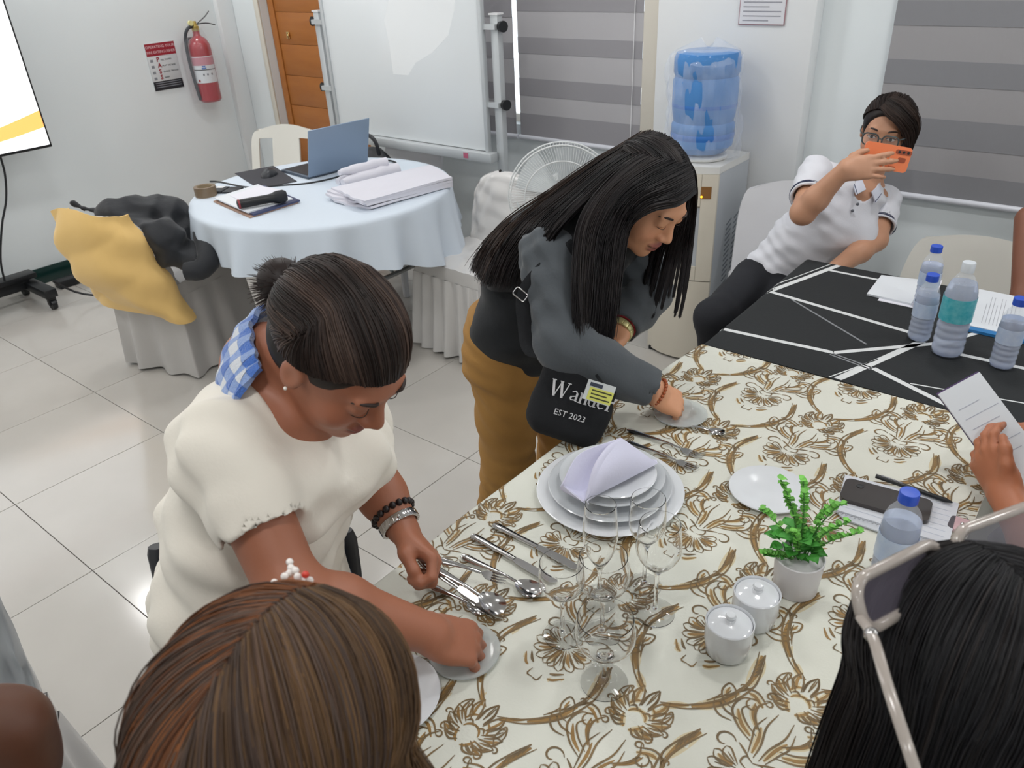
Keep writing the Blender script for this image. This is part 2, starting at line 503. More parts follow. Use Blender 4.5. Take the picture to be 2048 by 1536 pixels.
# windows and zebra blinds
M_frame = mat('beige_window_frame', 'd8d2c6', .45)
for n, (a, b) in enumerate(((A0, A1), (B0, B1))):
    w = struct(MB().box((a, 3.50, WZ0), (a+.04, 3.55, WZ1)).box((b-.04, 3.50, WZ0), (b, 3.55, WZ1)).box((a, 3.50, WZ0), (b, 3.55, WZ0+.04)).box((a, 3.50, WZ1-.04), (b, 3.55, WZ1)).box(((a+b)/2-.02, 3.50, WZ0), ((a+b)/2+.02, 3.55, WZ1)).build('window_%d' % (n+1), M_frame))
    for c, e in ((a+.041, (a+b)/2-.021), ((a+b)/2+.021, b-.041)):
        MB().box((c, 3.523, WZ0+.041), (e, 3.527, WZ1-.041)).build('pane', M_glass, w)
struct(MB().box((A1-.004, 3.405, .80), (-1.862, YB-.001, 2.15), bev=.004).build('trim_4', M_frame))
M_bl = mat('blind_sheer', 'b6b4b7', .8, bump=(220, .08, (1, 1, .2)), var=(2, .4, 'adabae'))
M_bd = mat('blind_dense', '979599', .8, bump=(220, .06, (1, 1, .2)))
M_rail = mat('blind_rail', 'd9dbe3', .3)
def blind(x0, x1, bands, zr, label, y=3.412, cordx=None, dense=M_bd, sheer=M_bl):
    t = thing('roller_blind', label, 'blind', (x0, y, zr), group='zebra roller blinds')
    for a, b, dk in bands:
        MB().box((0, -.0012+(0 if dk else .0016), a-zr), (x1-x0, .0 + (0 if dk else .0016), b-zr+.004)).build('band', dense if dk else sheer, t)
    MB().tube([(-.01, 0, -.012), (x1-x0+.01, 0, -.012)], .0125, 12).build('bottom_rail', M_rail, t)
    MB().box((0, -.05, 2.12-zr), (x1-x0, .02, 2.2-zr), bev=.006).build('cassette', M_rail, t)
    if cordx is not None:
        c = MB(); c.tube([(cordx-x0, -.006, 2.12-zr), (cordx-x0-.01, -.006, .05)], .0022, 6).build('pull_cord', M_white, t)
    return t
def bands(seq):
    o = []
    for i in range(len(seq)-1): o.append((seq[i], seq[i+1], i % 2 == 0))
    return o
s1 = [.835, .944, 1.039, 1.121, 1.245, 1.318, 1.442, 1.52, 1.64, 1.72, 1.84, 1.92, 2.04, 2.12]
s2 = [.80, .885, .985, 1.085, 1.207, 1.29, 1.412, 1.492, 1.61, 1.69, 1.81, 1.89, 2.01, 2.12]
blind(-3.43, -2.725, bands([v-.03 if 0 < i < 13 else v for i, v in enumerate(s1)]), .835, 'grey banded roller blind mostly hidden behind the whiteboard')
blind(-2.695, -1.962, bands(s1), .835, 'grey banded roller blind between the whiteboard and the water dispenser', cordx=-2.0)
blind(-.885, .75, bands(s2), .80, 'grey banded roller blind behind the woman holding an orange phone', y=3.405, dense=mat('blind_dense_shaded', '87878b', .8, bump=(220, .06, (1, 1, .2))), sheer=mat('blind_sheer_shaded', '9d9b9d', .8, bump=(220, .08, (1, 1, .2))))  # darker copies of both blind fabrics, with the shade put into the colour

# ceiling lamps
M_lampf = mat('lamp_frame', 'f2f2f2', .4)
M_lampd = mat('lamp_diffuser', 'ffffff', .5, emit=('ffffff', 6))
_lt = None
for x, y in LIGHT_POS:
    if _lt is None:
        _lt = thing('ceiling_light', 'square white recessed ceiling light in the ceiling grid', 'light', (x, y, CEIL), group='recessed ceiling lights')
        f = MB()
        for a, b in (((-.13, -.13, -.018), (.13, -.105, 0)), ((-.13, .105, -.018), (.13, .13, 0)), ((-.13, -.105, -.018), (-.105, .105, 0)), ((.105, -.105, -.018), (.13, .105, 0))): f.box(a, b)
        f.build('frame', M_lampf, _lt); MB().box((-.105, -.105, -.012), (.105, .105, -.002)).build('diffuser', M_lampd, _lt)
    else: dup(_lt, (x, y, CEIL))

# ---------------------------------------------------------------- along the walls
def rrect(w, h, r, n=5, cx=0, cy=0):
    o = []
    for sx, sy, a0 in ((1, 1, 0), (-1, 1, PI/2), (-1, -1, PI), (1, -1, 1.5*PI)):
        for i in range(n+1):
            a = a0+PI/2*i/n
            o.append((cx+sx*(w/2-r)+r*math.cos(a), cy+sy*(h/2-r)+r*math.sin(a)))
    return o
# television on a wheeled stand
t = thing('television_stand', 'wide black television on a wheeled black stand showing a white slide', 'television', (-4.98, 1.1, 0))
sy0, sy1, sz0, sz1 = .2-1.1, 1.897-1.1, .845, 1.70
scr = MB().box((-.0, sy0, sz0), (.075, sy1, sz1), bev=.006).build('screen_casing', M_black, t)
MB().box((.0755, sy0+.012, sz0+.016), (.0775, sy1-.012, sz1-.012)).build('slide', mat('screen_white', 'ffffff', .3, emit=('fbfcff', 1.15)), t)
lg = MB(); X = .0785   # orange swoosh at the slide foot
pts = [(0, 0), (.2, .01), (.42, .028), (.62, .05), (.785, .075)]
up = [(0, .012), (.2, .04), (.42, .082), (.62, .125), (.785, .165)]
yb0 = sy1-.012-.785
pl = [(yb0+a, sz0+.036+b) for a, b in pts]+[(yb0+a, sz0+.036+b) for a, b in reversed(up)]
lg.prism([(p[0], p[1]) for p in pl], 0, .0006, M=Matrix(((0, 0, 1, .0777), (1, 0, 0, 0), (0, 1, 0, 0), (0, 0, 0, 1))))
lg.build('orange_swoosh', mat('slide_orange', 'ffb96e', .3, emit=('ffb45e', .95)), t)
MB().box((.0777, sy0+.012, sz1-.045), (.0782, sy1-.012, sz1-.012)).build('slide_header', mat('slide_red', 'b0405a', .3, emit=('b8506a', .8)), t)
for y in (-.28, .02): MB().box((-.05, y, .10), (-.005, y+.05, 1.5), bev=.004).build('post', M_black, t)
for y in (-.6, .46):
    MB().box((-.19, y-.035, .075), (.26, y+.035, .125), bev=.006).build('leg', M_black, t)
MB().box((-.06, -.6, .08), (.0, .46, .14), bev=.005).build('cross_beam', M_black, t)
MB().box((-.08, -.4, .14), (.02, .5, .17), bev=.004).build('cable_tray', M_black, t)
for y in (-.6, .46):
    for x in (-.15, .23):
        c = MB().tube([(x, y-.014, .03), (x, y+.014, .03)], .03, 16).box((x-.012, y-.022, .03), (x+.012, y+.022, .076)).build('caster', M_black, t)
# hanging and trailing cables
M_cab = mat('cable_rubber', '14161a', .45)
tag(MB().tube(cr([(-4.950,1.631,0.849), (-4.980,1.630,0.735), (-4.980,1.590,0.603), (-4.980,1.524,0.476), (-4.980,1.452,0.290), (-4.980,1.430,0.156)], 24), .006, 8).build('power_cable', M_cab), 'thin black cable hanging down from the television', 'cable')
cb = []
for i in range(40):
    a = i/39*4.2*PI; cb.append((-4.62+.05*math.cos(a)*(1+.25*math.sin(a*.37))+.012*i/10, 1.85+.09*math.sin(a)+.004*i, .012+.004*(i % 5)))
cb = [(-4.75, 1.6, .16), (-4.70, 1.7, .06)]+cb+[(-4.3, 1.87, .008), (-4.13, 1.81, .008), (-3.98, 1.72, .008), (-3.85, 1.65, .008)]
tag(MB().tube(cr(cb, 160), .0065, 6).build('extension_cable', M_cab), 'coiled black cable trailing over the floor beside the television stand', 'cable')
tag(MB().box((-5.1, 1.72, .0), (-5.02, 2.12, .05), bev=.008).build('power_strip', M_black), 'black power strip lying against the dark skirting', 'power strip')

# fire extinguisher and its instruction sign on the left wall
M_red = mat('extinguisher_red', 'a3202c', .25, coat=.5)
ex = thing('fire_extinguisher', 'red fire extinguisher with hose wrapped in clear film on the wall', 'fire extinguisher', (-5.14, 3.09, .885))
MB().lathe([(.001, 0), (.062, 0), (.072, .012), (.072, .33), (.068, .36), (.052, .392), (.026, .41), (.022, .425), (.022, .44)], 28).build('cylinder', M_red, ex)
lb = MB()
lb.grid(lambda u, v: (.0727*math.cos(-1.75+u*2.4), .0727*math.sin(-1.75+u*2.4), .125+v*.165), 20, 2)
lbl = lb.build('paper_label', mat('label_white', 'd9dde2', .5), ex, thick=.0006)
def wrap(z0, z1, a0, a1, m, nm, r=.0735):
    MB().grid(lambda u, v: (r*math.cos(a0+u*(a1-a0)), r*math.sin(a0+u*(a1-a0)), z0+v*(z1-z0)), 14, 2).build(nm, m, lbl, thick=.0004)
wrap(.205, .21, -1.6, .6, M_black, 'label_rule'); wrap(.235, .285, -1.7, .62, mat('label_pink', 'c58a96', .5), 'label_heading')
wrap(.212, .222, -.75, -.35, mat('label_blue', '4a74b8', .5), 'label_mark'); wrap(.226, .233, -.7, -.4, MATS['label_blue'], 'label_mark'); wrap(.132, .148, -1.3, -1.1, M_red, 'label_mark')
for a in (-.75, -.4, .0): wrap(.172, .184, a, a+.14, mat('label_grey', '70757c', .5), 'label_mark')
MB().lathe([(.022, .44), (.024, .445), (.024, .468), (.016, .475), (.012, .5)], 16).build('valve', mat('valve_brass', 'b9a25a', .35, metal=.6), ex)
MB().tube(cr([(0, 0, .47), (.012, .03, .492), (.02, .075, .52), (.024, .11, .55)], 10), [.007]*10, 8, flat=((0, 0, 1), .5)).build('carry_handle', M_black, ex)
MB().tube(cr([(0, 0, .478), (.012, .05, .482), (.02, .095, .478), (.024, .135, .465)], 10), [.007]*10, 8, flat=((0, 0, 1), .5)).build('squeeze_lever', M_black, ex)
MB().tube([(.0, -.03, .49), (.02, -.032, .49)], .016, 14).build('gauge', mat('gauge_face', 'e2dca0', .4), ex)
MB().tube(cr([(.0, -.015, .47), (.01, -.06, .46), (.0, -.085, .41), (-.01, -.09, .3), (-.005, -.088, .15), (.0, -.083, .06), (.0, -.08, .02)], 30), .0105, 8).build('hose', mat('hose_rubber', '3a3d42', .5), ex)
MB().box((-.1, -.03, .30), (-.066, .03, .40)).build('wall_bracket', M_black, ex)
film = MB().grid(lambda u, v: ((.083+.006*math.sin(7*u*PI+9*v)+.004*math.sin(23*u+5*v))*(1-.55*max(0, v-.8)/.2)*math.cos(u*2*PI), (.083+.035*max(0, math.cos((u-.72)*2*PI))+.006*math.sin(7*u*PI+9*v))*(1-.55*max(0, v-.8)/.2)*math.sin(u*2*PI), -.004+v*.46), 40, 18, closeu=True)
M_film = mat('clear_film', 'f4f8ff', .12, alpha=.07, spec=.8)
film.build('clear_wrap', M_film, ex)
sg = thing('instruction_sign', 'small fire extinguisher instruction sign with red header reading PASS', 'sign', (-5.238, 2.865, 1.135))
MB().box((0, -.105, -.145), (.004, .105, .142), bev=.0015).build('sign_panel', mat('sign_white', 'd3d6d8', .45), sg)
MB().box((.004, -.104, .066), (.0048, .104, .141)).build('red_header', mat('sign_red', '9c2433', .5), sg)
MB().box((.004, -.104, -.144), (.0048, .104, -.088)).build('black_footer', mat('sign_black', '24262c', .5), sg)
MS = Matrix(((0, 0, 1, .0049), (1, 0, 0, 0), (0, 1, 0, 0), (0, 0, 0, 1)))
def stext(s, size, y, z, m, al='LEFT', bold=0): return text_mesh('lettering', s, size, m, sg, Matrix.Translation((.0001, y, z)) @ MS, .0002, al, bold=bold)
M_ink = mat('ink_black', '1c1d22', .6); M_pale = mat('ink_pale', 'e3c6ca', .6)
stext('OPERATING YOUR', .024, 0, .119, M_pale, 'CENTER'); stext('FIRE EXTINGUISHER', .0225, 0, .087, M_pale, 'CENTER')
for i, (a, b) in enumerate((('P', 'ULL THE PIN'), ('A', 'IM AT THE BASE'), ('S', 'QUEEZE TRIGGER'), ('S', 'WEEP'))):
    z = .042-.036*i
    stext(a, .038, -.045, z, MATS['sign_red'], bold=.0012); stext(b, .0135, -.016, z-.004, M_ink)
    MB().box((.004, -.09, z-.012), (.0046, -.07, z+.004)).build('pictogram', mat('pict_grey', '8a8d94', .6), sg)
for i in range(3): MB().box((.0048, -.09, -.10-.013*i), (.005, .09, -.096-.013*i)).build('footer_line', MATS['pict_grey'], sg)

# whiteboard in a stand
M_board = mat('whiteboard', 'e6eaec', .22, var=(1.4, .35, 'e0e5e8'))
wt = thing('whiteboard_stand', 'large white marker board on a grey aluminium stand with black knobs', 'whiteboard', (-3.23, 3.1, 0))
bx0, bx1 = -3.805+3.23, -2.672+3.23
MB().box((bx0, -.012, .815), (bx1, .0, 1.75), bev=.002).build('board', M_board, wt)
wipe = [(-3.250,3.100,1.559), (-3.323,3.100,1.418), (-3.306,3.100,1.298), (-3.300,3.100,1.154), (-3.186,3.100,1.155), (-3.121,3.100,1.220), (-2.995,3.100,1.273), (-2.875,3.100,1.358), (-2.823,3.100,1.470), (-2.804,3.100,1.557)]
MB().prism([(p[0]+3.23, p[2]) for p in wipe], 0, .0003, M=Matrix(((1, 0, 0, 0), (0, 0, -1, -.0122), (0, 1, 0, 0), (0, 0, 0, 1)))).build('wiped_patch', mat('board_clean', 'eef1f2', .3), wt)
fr = MB().box((bx0-.022, -.02, .79), (bx0, .008, 1.77), bev=.003).box((bx1, -.02, .79), (bx1+.022, .008, 1.77), bev=.003).box((bx0-.022, -.02, 1.75), (bx1+.022, .008, 1.775), bev=.003)
fr.build('board_frame', M_alu2, wt)
MB().box((bx0-.022, -.05, .765), (bx1+.06, .008, .812), bev=.004).build('pen_tray', M_alu2, wt)
for x in (bx0-.125, bx1+.05):
    MB().box((x, .012, .03), (x+.045, .05, 1.455), bev=.003).build('post', M_alu2, wt)
    MB().box((x-.005, .008, 1.45), (x+.05, .054, 1.458)).build('post_cap', M_white, wt)
    MB().box((x, -.25, .0), (x+.045, .27, .032), bev=.004).build('foot', M_alu2, wt)
    sx = -1 if x < 0 else 1
    for z in (1.40, 1.045):
        MB().tube([(x+(.0 if sx < 0 else .045), .03, z), (x+(.0 if sx < 0 else .045)+sx*.03, .02, z)], [.022, .026], 12).build('knob', M_black, wt)
        MB().box((min(x, x-sx*.045), -.01, z-.012), (max(x+.045, x+.045-sx*.045), .012, z+.012)).build('clamp', M_alu2, wt)
MB().box((bx1-.125, -.052, .776), (bx1-.093, -.0502, .803)).build('sticker', mat('sticker_red', 'b9607a', .5), wt)
for dz in (.66, .635): MB().sph((bx1+.07, .011, dz+.06), (.006, .003, .006), 8, 6).build('screw_hole', M_black, wt)

# framed note on the pilaster
nt_ = thing('wall_notice', 'small framed printed notice on the white pilaster above the water dispenser', 'notice', (-1.382, 3.353, 1.52))
MB().box((-.098, -.004, -.113), (.098, .0, .14), bev=.001).build('backing', mat('notice_rim', 'b08a90', .5), nt_)
MB().box((-.094, -.0052, -.109), (.094, -.0042, .136)).build('paper', mat('notice_paper', 'dcdce0', .5), nt_)
for i in range(11): MB().box((-.08, -.0058, -.098+.017*i), (.08-.05*((i*7) % 3 == 0), -.0053, -.094+.017*i)).build('text_line', mat('ink_grey', '9a9aa2', .6), nt_)

# water dispenser with its bottle
M_cream = mat('dispenser_cream', 'd9d2c3', .3, coat=.3)
M_dgrey = mat('dispenser_side', 'b9bec4', .35)
wd = thing('water_dispenser', 'tall cream water dispenser with grey sides and curved front by the pilaster', 'water dispenser', (-1.508, 3.15, 0))
W2_, yf, yk = .147, -.165, .175
def front(u, z): return (-W2_+2*W2_*u, yf+.045*(2*u-1)**2, z)
body = MB()
prof = [(-W2_, yk)]+[(-W2_+2*W2_*i/12, yf+.045*(2*i/12-1)**2) for i in range(13)]+[(W2_, yk)]
MB().prism([(x*.985, y+.006) for x, y in prof], .02, .88).build('cabinet', M_dgrey, wd)
def frontslab(z0, z1, y, m, nm, u0=0., u1=1., par=None, th=.012):
    b = MB(); n = 14; pf = [(front(u0+(u1-u0)*i/n, 0)[0], front(u0+(u1-u0)*i/n, 0)[1]+y) for i in range(n+1)]
    pk = [(x, yy+th) for x, yy in reversed(pf)]
    return b.prism(pf+pk, z0, z1).build(nm, m, par or wd)
frontslab(.012, .40, -.004, M_cream, 'lower_front_panel')
frontslab(.405, .875, -.004, M_cream, 'upper_front_panel', .0, .2); frontslab(.405, .875, -.004, M_cream, 'upper_front_panel', .8, 1.)
frontslab(.74, .875, -.004, M_cream, 'control_panel', .205, .795); frontslab(.405, .47, -.004, M_cream, 'drip_shelf', .205, .795)
frontslab(.47, .74, .022, mat('recess_shade', 'd6cec2', .4), 'tap_recess', .2, .8, th=.006)
MB().box((-.04, yf-.03, .62), (-.02, yf+.03, .65), bev=.006).box((.02, yf-.03, .62), (.04, yf+.03, .65), bev=.006).build('tap', M_white, wd)
frontslab(.735, .742, .0, mat('recess_edge', '9a8f80', .5), 'recess_lip', .2, .8)
frontslab(.775, .825, -.0075, mat('display_brown', '8a6238', .3), 'display_window', .80, .93)
MB().sph((front(.815, 0)[0], front(.815, 0)[1]-.009, .783), .0045, 10, 6).build('indicator_lamp', mat('amber_lamp', 'ffc21e', .3, emit=('ffb81e', 3)), wd)
MB().prism([(x*1.0, y) for x, y in prof], .876, .905).build('top_cover', mat('dispenser_top', 'dcdcd9', .3), wd)
MB().lathe([(.10, .905), (.11, .908), (.112, .918), (.105, .922)], 32, T(0, .0, 0)).build('bottle_collar', mat('dispenser_top', 'dcdcd9'), wd)
vent = []
for col in range(2):
    for i in range(15):
        z = .30+i*.024+.012*col; y0 = .0+.075*col
        MB().box((W2_*.985, y0, -.003), (W2_*.985+.0025, y0+.05, .003), M=Matrix.Translation((0, 0, z)) @ Matrix.Translation((0, y0+.025, 0)) @ Matrix.Rotation(.35, 4, 'X') @ Matrix.Translation((0, -y0-.025, 0))).build('vent_slot', mat('vent_dark', '7d838a', .6), wd)
MB().box((-.13, -.14, 0), (.13, .15, .02)).build('plinth', M_black, wd)
M_blue = mat('blue_bottle', '5a95d6', .12, trans=.2, ior=1.2, spec=.5)
jb = thing('water_jug', 'blue five gallon water bottle upside down on the dispenser wrapped in clear plastic', 'water bottle', (-1.508, 3.15, .922))
MB().lathe([(.03, -.01), (.04, .0), (.10, .012), (.128, .04), (.132, .07), (.126, .085), (.132, .10), (.132, .125), (.124, .138), (.128, .155), (.134, .19), (.134, .30), (.127, .315), (.134, .33), (.134, .385), (.125, .405), (.10, .41), (.001, .405)], 40).build('jug_body', M_blue, jb)
MB().lathe([(.1335, .195), (.1345, .2), (.1345, .21), (.1335, .215)], 40, cap=False).lathe([(.1315, .072), (.1335, .08), (.1335, .088), (.1315, .096)], 40, cap=False).build('jug_rib', mat('blue_rib', '3a76c4', .2), jb)
rs = np.random.default_rng(3)
ph = rs.uniform(0, 6, 12)
def wrapf(u, v):
    a = u*2*PI; r = .143+.012*math.sin(3*a+ph[0]+4*v)+.008*math.sin(7*a+ph[1]-9*v)+.006*math.sin(13*a+ph[2]+17*v)+.004*math.sin(29*a+ph[3])
    if v > .88: r *= 1-(v-.88)/.12*.8
    z = .0+v*.44+.018*math.sin(2*a+ph[4])*v
    return (r*math.cos(a), r*math.sin(a), z)
MB().grid(wrapf, 90, 30, closeu=True).build('plastic_wrap', mat('crinkled_plastic', 'f3f8ff', .1, alpha=.2, spec=1., bump=(26, .6)), jb)

# stand fan
fc = (-2.067,2.900,0.717)
fn = thing('standing_fan', 'white pedestal fan with round wire grille and grey hub under the window', 'fan', (fc[0], 2.98, 0))
MF = frame((0, fc[1]-2.98, fc[2]), (.80, .60, 0), (0, 0, 1))   # z axis of MF looks at the room
M_fan = mat('fan_white', 'dfe2e2', .4)
g = MB()
for r, zz in ((.245, .0), (.17, .047), (.235, .022)):
    g.tube([(r*math.cos(a), r*math.sin(a), zz) for a in np.linspace(0, 2*PI, 49)[:-1]], .0035 if r > .2 else .003, 6, closed=True, M=MF)
g.build('grille_ring', M_fan, fn)
wr = MB()
for i in range(110):
    a = 2*PI*i/110
    wr.tube([(q*math.cos(a+s), q*math.sin(a+s), zz) for q, s, zz in ((.06, -.16, .055), (.12, -.09, .055), (.19, -.03, .043), (.232, 0, .02), (.245, 0, .0))], .0011, 3, cap=False, M=MF)
for i in range(70):
    a = 2*PI*i/70
    wr.tube([(q*math.cos(a), q*math.sin(a), zz) for q, zz in ((.05, -.11), (.19, -.10), (.235, -.05), (.245, 0))], .0012, 3, cap=False, M=MF)
o = wr.build('grille_wire', M_fan, fn); o['kind'] = 'stuff'
MB().lathe([(.001, .062), (.04, .062), (.058, .058), (.064, .05)], 28, MF).build('hub_badge', mat('fan_grey', '9a9da0', .4), fn)
for i in range(5):
    a = 2*PI*i/5
    MB().grid(lambda u, v, a=a: ((.03+.185*v)*math.cos(a+(u-.5)*(1.0-.15*v)), (.03+.185*v)*math.sin(a+(u-.5)*(1.0-.15*v)), -.04+(u-.5)*.05), 8, 8, MF).build('blade', mat('fan_blade', 'd3d8da', .3), fn, thick=.002)
MB().lathe([(.03, -.20), (.06, -.19), (.068, -.12), (.05, -.1)], 24, MF).build('motor', M_fan, fn)
MB().tube([(0, fc[1]-2.98+.1, fc[2]-.05), (0, .02+fc[1]-2.98+.07, .04)], .016, 12).build('pole', M_fan, fn)
MB().lathe([(.001, 0), (.18, 0), (.185, .012), (.17, .025), (.05, .045), (.022, .07)], 32, T(0, fc[1]-2.98+.09, 0)).build('base', M_fan, fn)

# ---------------------------------------------------------------- chairs
M_ivory = mat('ivory_plastic', 'dcdad2', .28, spec=.5)
M_wplas = mat('white_plastic', 'd9d9dc', .3, spec=.5)
M_satin = mat('white_satin', 'd2d0ce', .3, bump=(9, .25, (1, 1, .4)), sheen=.3, spec=.7)
def chair_back(bm, w0, w1, z0, z1, lean, slots=None, th=.012, bow=.05, y0=.2, top_r=.12, n=28, m=26):
    """bowed plastic back; slots = list of (u0,u1,v0,v1) holes"""
    V = []; idx = {}; F = []
    def pt(u, v):
        z = z0+(z1-z0)*v; w = w0+(w1-w0)*v
        k = max(0, (v-(1-top_r/(z1-z0)))/(top_r/(z1-z0)))
        w = w-(.5*w1*.35)*(1-math.sqrt(max(0, 1-k*k)))*1.0*2*.5
        x = (u-.5)*w
        return (x, y0+lean*v-bow*(1-(2*u-1)**2)*-1*.5-bow*.5, z-.035*k*k*(2*u-1)**2)
    def hole(u, v):
        for s in slots or []:
            if s[0] < u < s[1] and s[2] < v < s[3]: return True
        return False
    nn = n*2; mm = m*2
    for j in range(mm+1):
        for i in range(nn+1):
            idx[i, j] = len(V); V.append(pt(i/nn, j/mm))
    for j in range(mm):
        for i in range(nn):
            if not hole((i+.5)/nn, (j+.5)/mm): F.append((idx[i, j], idx[i+1, j], idx[i+1, j+1], idx[i, j+1]))
    return bm.add(V, F)
def plastic_chair(label, loc, rz, m, slots, w=.42, ztop=.82, group=None, round_back=False):
    t = thing('plastic_chair', label, 'chair', loc, rz, group)
    b = MB(); chair_back(b, w, w*.98, .44, ztop, .11, slots, top_r=.13 if not round_back else .2)
    b.build('backrest', m, t, thick=.014, ang=60)
    rim = MB(); P = []
    for i in range(41):
        u = i/40; 
        a = PI*u; x = -math.cos(a)*w*.5*.97; zz = .44+(ztop-.455)*min(1, math.sin(a)**.45*1.0)
        P.append((x*(1-.0), .2+.11*((zz-.44)/(ztop-.44))-.004-.05*.5*(2*abs(x)/w)**2*0, zz))
    s = MB(); s.grid(lambda u, v: ((u-.5)*w*(.98+.06*(1-v)), -.22+.44*v, .45-.018*math.sin(PI*u)*math.sin(PI*v)-.02*max(0, .15-v)/.15), 16, 16)
    s.build('seat', m, t, thick=.014)
    for sx in (-1, 1):
        MB().tube([(sx*w*.46, -.2, .44), (sx*w*.52, -.235, 0)], [.026, .018], 10).build('leg', m, t)
        MB().tube([(sx*w*.46, .2, .46), (sx*w*.54, .27, 0)], [.026, .018], 10).build('leg', m, t)
    return t
SL = [(.1, .3, .22, .78), (.72, .9, .22, .78)]
c1 = plastic_chair('ivory plastic chair with slotted back behind the laptop table, nearest the door', (-4.17, 2.78, 0), .45, M_ivory, SL, .46, .81)
c2 = plastic_chair('white plastic chair holding a black bag, under the whiteboard', (0, 0, 0), .15, M_wplas, None, .42, .80); c2.location = (-3.36, 3.02, 0)
c3 = plastic_chair('ivory plastic chair with rounded back at the far side of the black table', (0, 0, 0), -.05, M_ivory, None, .52, .745, round_back=True); c3.location = (-.37, 2.86, 0)
c4 = plastic_chair('white plastic chair the woman with the orange phone sits on', (0, 0, 0), .0, M_wplas, None, .44, .84, round_back=True); c4.location = (-1.0, 2.93, 0)
c4.rotation_euler[2] = .35
bag = thing('handbag', 'black handbag with handles on the chair under the whiteboard', 'bag', (-3.44, 3.0, .455))
M_bagb = mat('black_leather', '1b1d22', .45, bump=(30, .2))
MB().lathe([(.001, 0), (.155, 0), (.17, .03), (.165, .15), (.12, .26), (.06, .31), (.001, .32)], 26, Matrix.Diagonal((1, .55, 1, 1))).build('bag_body', M_bagb, bag)
MB().tube(cr([(-.07, -.02, .28), (-.06, -.03, .36), (0, -.03, .39), (.06, -.03, .36), (.07, -.02, .28)], 20), .011, 8).build('handle', M_bagb, bag)

# covered banquet chairs: satin cover with gathered skirt
def cover(t, w=.44, dpt=.44, zs=.46, zt=.80, lean=.10, m=M_satin, seed=0, skirt=.03, nf=26, crinkle=.006):
    r = np.random.default_rng(seed); p = r.uniform(0, 6, 9)
    def bk(u, v):      # closed shell round the backrest
        a = u*2*PI; z = zs-.02+(zt-zs+.02)*v
        k = max(0, (v-.62)/.38); ww = w*.5*(1-.18*k*k)*1.0; dd = .035
        x = ww*np.sign(math.cos(a))*abs(math.cos(a))**.55; y = dd*np.sign(math.sin(a))*abs(math.sin(a))**.8
        if v > .93: s = math.sqrt(max(0, 1-((v-.93)/.07)**2)); x *= .75+.25*s; y *= s+.02
        q = crinkle*(math.sin(9*a+p[0]+7*v)+.7*math.sin(17*u*6+p[1]-13*v)+.6*math.sin(25*v+p[2]+4*a))
        return (x, dpt*.5-.03+lean*v+y+q, z-.05*k*k*(2*x/w)**2+.3*q)
    MB().grid(bk, 64, 30, closeu=True).build('back_cover', m, t, ang=80)
    def st(u, v):
        x = (u-.5)*w; y = -dpt/2+dpt*v
        return (x, y, zs+.012*math.sin(PI*u)*math.sin(PI*v)+crinkle*.5*(math.sin(30*u+p[3]+11*v)+math.sin(21*v+p[4]))*math.sin(PI*u))
    MB().grid(st, 30, 24).build('seat_cover', m, t, thick=.01, ang=80)
    def loop(u):
        L = 2*(w+dpt); s = u*L
        if s < w: return (-w/2+s, -dpt/2)
        s -= w
        if s < dpt: return (w/2, -dpt/2+s)
        s -= dpt
        if s < w: return (w/2-s, dpt/2)
        return (-w/2, dpt/2-(s-w))
    def band(u, v):
        x, y = loop(u % 1); return (x*1.015, y*1.015, zs-.06+.065*v)
    MB().grid(band, 80, 3, closeu=True).build('waist_band', m, t, ang=60)
    def sk(u, v):
        x, y = loop(u % 1); f = 1.015+(.10+.02*math.sin(5*u*2*PI+p[5]))*(1-v)
        fold = skirt*(1-v*.75)*math.sin(nf*u*2*PI+1.5*math.sin(3*u*2*PI+p[6]))+.012*(1-v)*math.sin(11*u*2*PI+p[7])
        n = math.hypot(x, y)
        return (x*f+x/n*fold, y*f+y/n*fold, .004+(zs-.062)*v+.012*(1-v)*abs(math.sin(9*u*PI+p[8])))
    MB().grid(sk, 260, 14, closeu=True).build('skirt', m, t, ang=80)
    return t
cw = cover(thing('covered_chair', 'banquet chair in a shiny white pleated cover beside the round table and the fan', 'chair', (-2.38, 2.63, 0), -.06), .42, .42, .455, .79, .09, seed=2, skirt=.022)
M_satin2 = mat('silver_satin', 'b9b6b3', .28, bump=(7, .3, (1, 1, .3)), sheen=.3, spec=.7)
cy = cover(thing('covered_chair', 'banquet chair in a silver satin cover half hidden by a yellow cloth and a jacket', 'chair', (-3.53, 1.73, 0), 3.42), .41, .43, .46, .80, .12, m=M_satin2, seed=5, skirt=.012, nf=9)
# yellow cloth tied over that chair's back, jacket thrown on top (both in the chair's axes)

M_yel = mat('yellow_cloth', 'f0c87e', .75, bump=(14, .25), sheen=.2)
ye = thing('yellow_cloth', 'yellow cloth wrapped over the back of the silver covered chair', 'cloth', (-3.53, 1.73, .3), 3.42)
def yf_(u, v):
    # u round the back from left side over the rear to the right side, v bottom to top
    a = -.25+(u)*(PI+.5)                       # 0..PI: right side -> rear -> left side
    wx = .238+.012*math.sin(9*u+3*v); dy = .10
    x = wx*(1-.10*v)*np.sign(math.cos(a))*abs(math.cos(a))**.5; y = .20+.13*(v*1.0)+(dy+.075*math.sin(PI*v)*abs(math.sin(a)))*max(-.5, math.sin(a))**1
    zlo = .30+.05*math.sin(5*u)+.05*u; z = zlo+(.875-zlo)*v
    fold = .020*abs(math.sin(5.5*u+6*v-4*v*v))+.014*abs(math.sin(9*u-8*v+.6))-.012
    n = math.sin(a)
    return (x*(1-.15*v*v)+.01*math.sin(17*v+5*u), y+fold*(.4+abs(n)), z-.3-.05*v*v*abs(math.cos(a)))
MB().grid(yf_, 70, 36).build('drape', M_yel, ye, thick=.005, ang=80)
